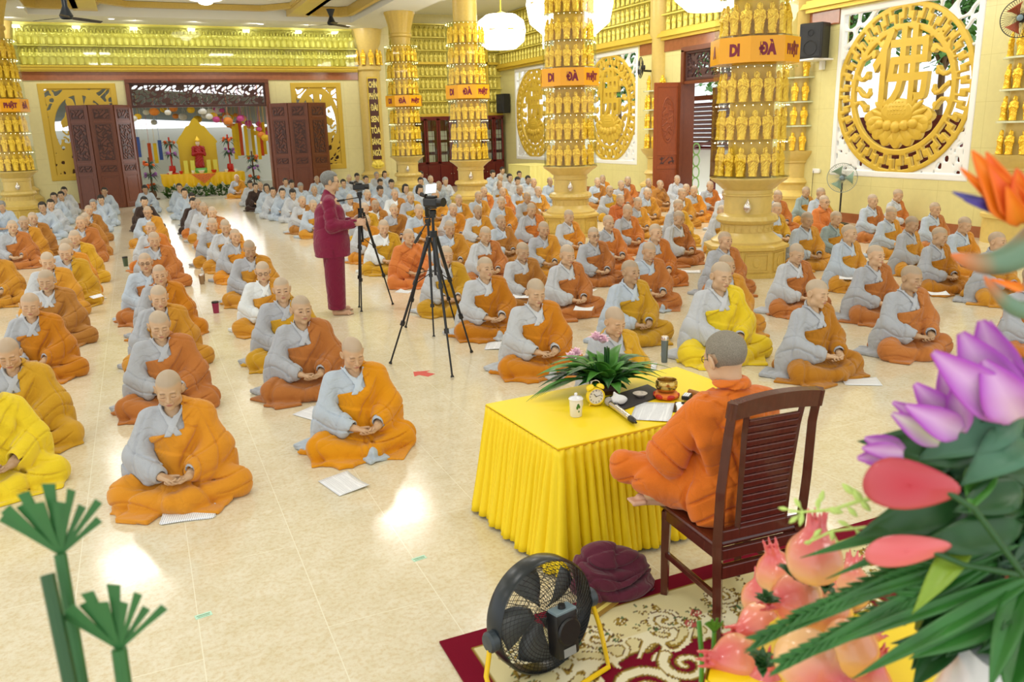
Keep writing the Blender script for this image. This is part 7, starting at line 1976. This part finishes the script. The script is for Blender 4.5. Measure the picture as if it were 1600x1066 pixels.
for i, (px, py, rp, dr, lab) in enumerate(POM):
    p = atd(px, py, .046*F/rp*.93); o = mobj('pomegranate', PM[i % 3], None, None, tuple(p)); o.rotation_mode = 'QUATERNION'; o.rotation_quaternion = Vector((0, 0, 1)).rotation_difference(Vector(dr)); s = rp*np.linalg.norm(p-CO)/F/.046; o.scale = (s, s, s)
    o.color = ((1, .95, .95, 1), (1.05, 1.0, .95, 1), (1, .9, .85, 1))[i % 3]; tag(o, lab, 'pomegranate', 'pomegranates piled on the offering stand')
m = MB(); p = atd(1245, 1010, 1.62); m.lathe([(0, AZ-p[2]+.02), (.03, AZ-p[2]+.02), (.12, -.06), (.11, .0), (.05, .05), (0, .06)], 28); o = m.obj('fruit_stand', pmat('yellow_plate', srgb(240, 210, 60), .4), None, True, tuple(p)); tag(o, 'yellow pedestal plate under the pomegranates', 'plate')
def sprig(px, py, d, lab, s=.03):
    p = atd(px, py, d); m = MB(); rs = np.random.RandomState(int(px))
    for k in range(16): a = rs.uniform(0, 2*PI); e = rs.uniform(-.2, 1.2); q = Vector((math.cos(a)*math.cos(e), math.sin(a)*math.cos(e), math.sin(e)))*s*rs.uniform(.6, 1.1); v, f = leaf_vf((0, 0, 0), q, s*.5, .2, n=4); m.add(v, f)
    o = leaf_obj(m, 'parsley_sprig', M_gd, None); o.location = tuple(p); tag(o, lab, 'leaves')
sprig(1240, 903, 1.40, 'dark green sprig tucked under the topmost pomegranate'); sprig(1198, 942, 1.42, 'small green sprig at the left side of the pomegranate pile', .026); sprig(1290, 918, 1.45, 'dark green sprig right of the topmost pomegranate'); sprig(1190, 1042, 1.35, 'green sprig among the lowest pomegranates')
# cut green stems beside the pile
p = atd(1114, 1030, 1.62); r = empty('papyrus_stem', tuple(p), 0, 'short green stem with a trimmed fan leaf left of the pomegranates', 'cut stem')
def fan_leaf(r, top, size, mat, n=9, spread=1.5, base=(0, 0, 0), tilt=Vector((0, 0, 1)), rad=.004, side=None):
    m = MB(); m.tube([base, tuple(Vector(base)*.5+Vector(top)*.5), top], rad, 8); m.obj('stem', mat, r, True)
    side = side or Vector((CR[0], CR[1], CR[2])); m = MB(); T0 = Vector(top); up = tilt.normalized(); dp = side.cross(up)
    for k in range(n):
        a = -spread/2+spread*k/(n-1); d = (up*math.cos(a)+side*math.sin(a)+dp*.06*math.sin(k*2.1)).normalized(); L = size*(.88+.12*math.sin(k*2.9)); w = size*spread/n*(.56 if k < n*.6 else .34); s = side*math.cos(a)-up*math.sin(a)
        v = [T0-s*.002, T0+s*.002, T0+d*L*.55+s*w*.6, T0+d*L+s*w, T0+d*L*1.0-s*w, T0+d*L*.55-s*w*.6]; m.add(v, [(0, 1, 2, 5), (5, 2, 3, 4)])
    o = m.obj('fan_leaf', mat, r, False); q = o.modifiers.new('s', 'SOLIDIFY'); q.thickness = .0012
    return r
t = atd(1116, 988, 1.62)-p; fan_leaf(r, tuple(t), .028, M_gl, base=(0, 0, -.08))
p = atd(1097, 1032, 1.62); m = MB(); q1 = atd(1092, 970, 1.62)-p; m.tube([(0, 0, -.10), (0, 0, 0), tuple(q1)], .0045, 8); o = m.obj('cut_stem', M_gl, None, True, tuple(p)); tag(o, 'short bare green stem cut flat, left of the pomegranates', 'cut stem')
# left foreground stems
def lift(px, py, d): return atd(px, py, d)
p = lift(140, 1066, 1.0); M_gf = pmat('palm_green', srgb(50, 108, 54), .5, var=.15, scale=12)
b0 = Vector(lift(128, 1075, 1.0)); r = empty('papyrus_stem', tuple(b0), 0, 'tall blurred green stem with a trimmed fan leaf at the left foreground', 'cut stem')
fan_leaf(r, tuple(Vector(lift(94, 866, 1.0))-b0), .078, M_gf, 11, 1.75, (0, 0, -.10), Vector((-.02, 0, 1)), .0062)
b0 = Vector(lift(192, 1080, .98)); r = empty('papyrus_stem', tuple(b0), 0, 'shorter blurred green stem with a trimmed fan leaf, lower left foreground', 'cut stem')
fan_leaf(r, tuple(Vector(lift(186, 1014, .98))-b0), .072, M_gf, 10, 1.7, (0, 0, -.10), Vector((-.05, 0, 1)), .0075)
b0 = Vector(lift(112, 1080, .98)); m = MB(); m.tube([(0, 0, -.1), (0, 0, 0), tuple(Vector(lift(74, 898, .98))-b0)], .0070, 8); o = m.obj('cut_stem', pmat('dark_stem', srgb(44, 84, 46), .5), None, True, tuple(b0)); tag(o, 'bare dark green stem cut flat between the fan-leaf stems at the left', 'cut stem')
# flower arrangement at the right
cen = Vector(atd(1640, 900, 1.18)); r = empty('flower_arrangement', tuple(cen), 0, 'large arrangement of leaves, purple lilies, anthuriums and bird of paradise at the right edge', 'flower arrangement')
m = MB(); m.lathe([(.0, -.60), (.10, -.60), (.06, -.45), (.11, -.2), (.08, -.1), (0, -.1)], 32); m.obj('vase', M_porc, r, True)
def L_(px, py, d): return Vector(atd(px, py, d))-cen
camv = Vector((0, 0, 0))
def lf(b_, tp, w, mat, bend=.1, d0=1.15, d1=1.1, fold=.2, wave=0.0, name='leaf', n=12, upk=None):
    a, c = L_(b_[0], b_[1], d0), L_(tp[0], tp[1], d1); vdir = (CO-np.array(cen)-np.array((a+c)/2)); U = Vector(vdir).normalized() if upk is None else Vector(upk)
    m = MB(); v, f = leaf_vf(a, c, w*d1/F, bend, U, n, fold, wave); m.add(v, f); return leaf_obj(m, name, mat, r)
rs = np.random.RandomState(11)
# dark mass of foliage behind 
for k in range(150):
    bx, by = rs.uniform(1470, 1660), rs.uniform(690, 1000); a = rs.uniform(2.3, 4.3); L = rs.uniform(60, 130); lf((bx, by), (bx+L*math.cos(a), by-L*math.sin(a)*.9), rs.uniform(24, 46), (M_gd, M_gd, M_leafd)[k % 3], .12, rs.uniform(1.15, 1.3), rs.uniform(1.12, 1.28))
# long feathery fronds sweeping to the lower left
M_fr = pmat('frond_green', srgb(44, 104, 36), .4, var=.25, scale=20)
for (b_, tp, w) in (((1560, 830), (1162, 1016), 22), ((1560, 870), (1202, 1052), 26), ((1600, 900), (1260, 1020), 18), ((1620, 900), (1330, 1062), 26), ((1560, 880), (1290, 1000), 30), ((1560, 780), (1250, 872), 22), ((1540, 800), (1290, 905), 16), ((1600, 850), (1250, 960), 15), ((1590, 950), (1420, 1030), 36), ((1600, 980), (1575, 1090), 48), ((1600, 900), (1545, 1080), 34)):
    lf(b_, tp, w, M_fr, .06, 1.16, 1.10, .25, .02)
for (b_, tp) in (((1540, 830), (1165, 1012)), ((1560, 870), (1205, 1048)), ((1570, 850), (1240, 965))):
    for k in range(16):
        t = .25+.7*k/16; x0 = b_[0]+(tp[0]-b_[0])*t; y0 = b_[1]+(tp[1]-b_[1])*t
        for sg in (-1, 1): lf((x0, y0), (x0-48+12*t, y0+14+sg*22*(1-.5*t)), 9, M_fr, .03, 1.13-.04*t, 1.12-.04*t, .2, name='leaflet', n=5)
# broad leaves
for (b_, tp, w, mt, bd) in (((1520, 780), (1336, 838), 62, M_gd, .12), ((1560, 700), (1340, 690), 60, M_gd, .15), ((1480, 690), (1402, 700), 50, M_gb, .1), ((1600, 640), (1430, 720), 64, M_gb, .25), ((1600, 680), (1500, 760), 60, M_gb, .35), ((1600, 610), (1505, 620), 54, M_gd, .1), ((1600, 560), (1580, 660), 60, M_gd, .1), ((1560, 640), (1500, 610), 40, M_gl, .1),
                            ((1540, 720), (1515, 800), 40, M_gl, .1), ((1600, 760), (1490, 800), 50, M_gd, .1), ((1490, 700), (1395, 745), 50, M_gd, .1), ((1600, 820), (1420, 860), 50, M_gd, .1), ((1520, 830), (1425, 960), 34, pmat('yellow_green_leaf', srgb(130, 160, 40), .4), .15), ((1600, 600), (1530, 660), 60, M_gd, .1)):
    lf(b_, tp, w, mt, bd, 1.13, 1.08, .15, .05)
# purple lilies
def petal_mat(name, c0, c1):
    m, nt, b = newmat(name); L = nt.links; vc = N(nt, 'ShaderNodeVertexColor', layer_name='Col'); L.new(vc.outputs['Color'], b.inputs['Base Color']); b.inputs['Roughness'].default_value = .5; b.inputs['Subsurface Weight'].default_value = .0; return m
M_pet = petal_mat('lily_petal', None, None)
def petal(b_, tp, w, bend, d0, d1, cA, cB, name='petal', wave=.08, fold=.3, par=None, side=None):
    a, c = L_(b_[0], b_[1], d0), L_(tp[0], tp[1], d1); U = Vector(CO)-cen-(a+c)/2; U.normalize()
    v = []; n = 14; d = c-a; Ln = d.length; t = d.normalized(); s = t.cross(U).normalized(); U = s.cross(t); cs = []
    for i in range(n+1):
        q = i/n; ww = w*d1/F*.5*((1-q)**.75*min(1, .25+2.2*q) if name == 'sepal' else math.sin(PI*min(.97, .12+.86*q))**.8); cc = a+d*q+U*(bend*Ln*math.sin(PI*q*.9))+U*(-.10*Ln*max(0, q-.75)*4*bend)
        for k in np.linspace(-1, 1, 9):
            v.append(cc+s*ww*k+U*(fold*ww*(abs(k)**1.6)*1.2+wave*ww*math.sin(q*14+k*3)*abs(k))); m_ = min(1, abs(k)**1.2*.7+.45*q); cs.append([cA[j]*(1-m_)+cB[j]*m_ for j in range(3)])
    me = pydata(name, v, [(i*9+k, i*9+k+1, (i+1)*9+k+1, (i+1)*9+k) for i in range(n) for k in range(8)]); vcolor(me, np.array(cs)); me.materials.append(M_pet); o = mobj(name, me, None, par or r); q = o.modifiers.new('s', 'SOLIDIFY'); q.thickness = .0012; return o
PA, PB = srgb(230, 196, 226), srgb(172, 54, 186)
def lily(name, plist):
    e = empty(name, (0, 0, 0)); e.parent = r
    for (b_, tp, w, bd, d0, d1, *z) in plist: petal(b_, tp, w, bd, d0, d1, z[0] if z else PA, PB, par=e)
lily('purple_lily', [((1586, 655), (1500, 518), 70, .18, 1.06, 1.02), ((1586, 655), (1533, 500), 62, .12, 1.07, 1.05), ((1582, 650), (1455, 548), 60, .22, 1.05, 1.0), ((1590, 650), (1578, 560), 60, .15, 1.06, 1.02), ((1592, 655), (1535, 560), 64, .25, 1.04, 1.0), ((1592, 650), (1545, 502), 36, .1, 1.08, 1.08)])
lily('purple_lily', [((1500, 676), (1428, 598), 46, .2, 1.08, 1.05), ((1500, 676), (1470, 578), 34, .12, 1.09, 1.08), ((1500, 676), (1496, 588), 34, .15, 1.07, 1.04), ((1500, 676), (1412, 632), 44, .25, 1.06, 1.02), ((1490, 680), (1394, 628), 26, .1, 1.08, 1.06), ((1470, 690), (1392, 645), 36, .2, 1.06, 1.03, srgb(230, 240, 190)), ((1500, 670), (1505, 606), 26, .1, 1.1, 1.1)])
lily('purple_lily', [((1412, 706), (1350, 684), 30, .15, 1.08, 1.06), ((1412, 712), (1338, 716), 30, .18, 1.07, 1.05), ((1415, 718), (1352, 722), 26, .1, 1.09, 1.07), ((1412, 708), (1346, 700), 24, .2, 1.05, 1.04)])
# anthuriums
def spathe(name, c, rx, ry, ang, col, d, curl=.25):
    cc = L_(c[0], c[1], d); k = d/F; side = Vector(CR); up = Vector(CU); fw = -Vector(CF); v = []; n = 28; rings = 8; cs = []
    for i in range(rings+1):
        for j in range(n):
            a = 2*PI*j/n; q = i/rings; x = q*rx*math.cos(a)*(1+.12*math.cos(a)); y = q*ry*math.sin(a)*(1-.25*math.cos(a)); X = x*math.cos(ang)-y*math.sin(ang); Y = x*math.sin(ang)+y*math.cos(ang)
            v.append(cc+(side*X+up*Y)*k+fw*(curl*ry*k*(1-q*q)+.12*ry*k*q*q*math.sin(3*a))); m_ = q; cs.append([col[t]*(1-.06*m_)+.9*.06*m_ for t in range(3)])
    me = pydata(name, v, [(i*n+j, i*n+(j+1) % n, (i+1)*n+(j+1) % n, (i+1)*n+j) for i in range(rings) for j in range(n)]); vcolor(me, np.array(cs)); me.materials.append(M_pet2); e = empty(name, (0, 0, 0)); e.parent = r
    o = mobj('spathe', me, None, e); o.modifiers.new('s', 'SOLIDIFY').thickness = .0015; m = MB(); m.tube([cc+side*rx*k*.6, cc+side*rx*k*1.4+up*(-ry*k), L_(1600, 900, d+.08)], .0035, 8); m.obj('stem', M_gd, e, True)
M_pet2 = petal_mat('anthurium_wax', None, None); M_pet2.node_tree.nodes['Principled BSDF'].inputs['Roughness'].default_value = .22
spathe('red_anthurium', (1415, 757), 68, 34, -.12, srgb(186, 34, 50), 1.0)
spathe('pink_anthurium', (1410, 860), 60, 20, .10, srgb(222, 96, 98), 1.05, .4)
# bird of paradise
def bop(name, tip, heel, w, cols, sep, d):
    e = empty(name, (0, 0, 0)); e.parent = r; a, c = L_(heel[0], heel[1], d), L_(tip[0], tip[1], d-.04); m = MB(); n = 14; pts = [a+(c-a)*i/n+Vector(CU)*(-.02*math.sin(PI*i/n)) for i in range(n+1)]
    m.tube(pts, [w*d/F*.5*(1-(i/n))**.55+.001 for i in range(n+1)], 14); me = m.mesh('bract', True); cs = []
    for q in me.vertices:
        t = (q.co-a).dot((c-a))/(c-a).length_squared; h = (q.co-(a+(c-a)*t)).dot(Vector(CU)); z = min(1, max(0, .5+h*60)); t = min(1, max(0, t))
        g1 = srgb(104, 134, 108); g2 = srgb(222, 120, 60); w_ = min(1, max(0, t-.62)*2.4+z*.35); cs.append([g1[j]*(1-w_)+g2[j]*w_ for j in range(3)])
    vcolor(me, np.array(cs)); me.materials.append(M_pet); mobj('bract', me, None, e)
    for (b_, tp, ww, c0, c1, bd) in sep: petal(b_, tp, ww, bd, d-.01, d-.05, c0, c1, 'sepal', .02, .5, e)
O1, O2, BL, BL2 = srgb(250, 150, 30), srgb(240, 112, 10), srgb(84, 70, 150), srgb(110, 120, 170)
bop('bird_of_paradise', (1486, 398), (1640, 358), 46, None, [((1592, 345), (1518, 234), 60, O1, O2, .1), ((1592, 345), (1500, 262), 26, O1, O2, .05), ((1600, 345), (1540, 236), 52, srgb(240, 100, 60), O2, .12), ((1605, 340), (1588, 262), 60, O1, srgb(232, 84, 30), .1), ((1570, 330), (1488, 300), 22, BL2, BL, .05), ((1566, 325), (1505, 312), 28, BL, BL, .1), ((1596, 350), (1572, 290), 40, O1, O2, .1)], .98)
bop('bird_of_paradise', (1538, 432), (1640, 470), 28, None, [((1600, 452), (1548, 436), 16, O1, O2, .1)], .98)
m = MB(); m.tube([L_(1640, 360, .98), L_(1680, 600, 1.05), L_(1650, 880, 1.15)], .006, 8); m.obj('stem', M_gd, r, True)
# orchid bud spray
e = empty('orchid_spray', (0, 0, 0)); e.parent = r; M_bud = pmat('pale_green_bud', srgb(196, 222, 120), .45)
pts = [(1420, 770), (1345, 782), (1300, 797), (1255, 800), (1232, 800)]; m = MB(); m.tube([L_(x, y, 1.12) for x, y in pts], [.003, .0025, .002, .0015, .001], 6)
m.tube([L_(1370, 822, 1.12), L_(1300, 830, 1.12), L_(1262, 848, 1.12)], .0016, 6)
buds = [(1246, 786, 7), (1224, 795, 6), (1252, 812, 8), (1240, 812, 7), (1284, 776, 8), (1278, 788, 7), (1304, 798, 10), (1326, 765, 10), (1340, 775, 11), (1352, 790, 9), (1332, 800, 8), (1300, 836, 7), (1277, 833, 7), (1318, 818, 7), (1345, 836, 8), (1262, 848, 6), (1310, 850, 5)]
m.obj('stalk', M_bud, e, True)
for (x, y, s) in buds:
    mm = MB(); c_ = L_(x, y, 1.12); ax = [L_(a_, b_, 1.12) for a_, b_ in ((1420, 770), (1345, 782), (1300, 797), (1255, 800), (1370, 822), (1300, 830), (1262, 848), (1322, 790), (1278, 799), (1335, 826))]; nr = min(ax, key=lambda v_: (v_-c_).length+.001); dv = (c_-nr).normalized() if (c_-nr).length > .002 else Vector((-1, 0, .2)).normalized(); k_ = s*1.12/F; mm.tube([nr, c_-dv*k_*1.1, c_-dv*k_*.5, c_, c_+dv*k_*.7, c_+dv*k_*1.2], [.0008, .0009, k_*.42, k_*.55, k_*.36, .0004], 8); mm.obj('bud', M_bud, e, True)
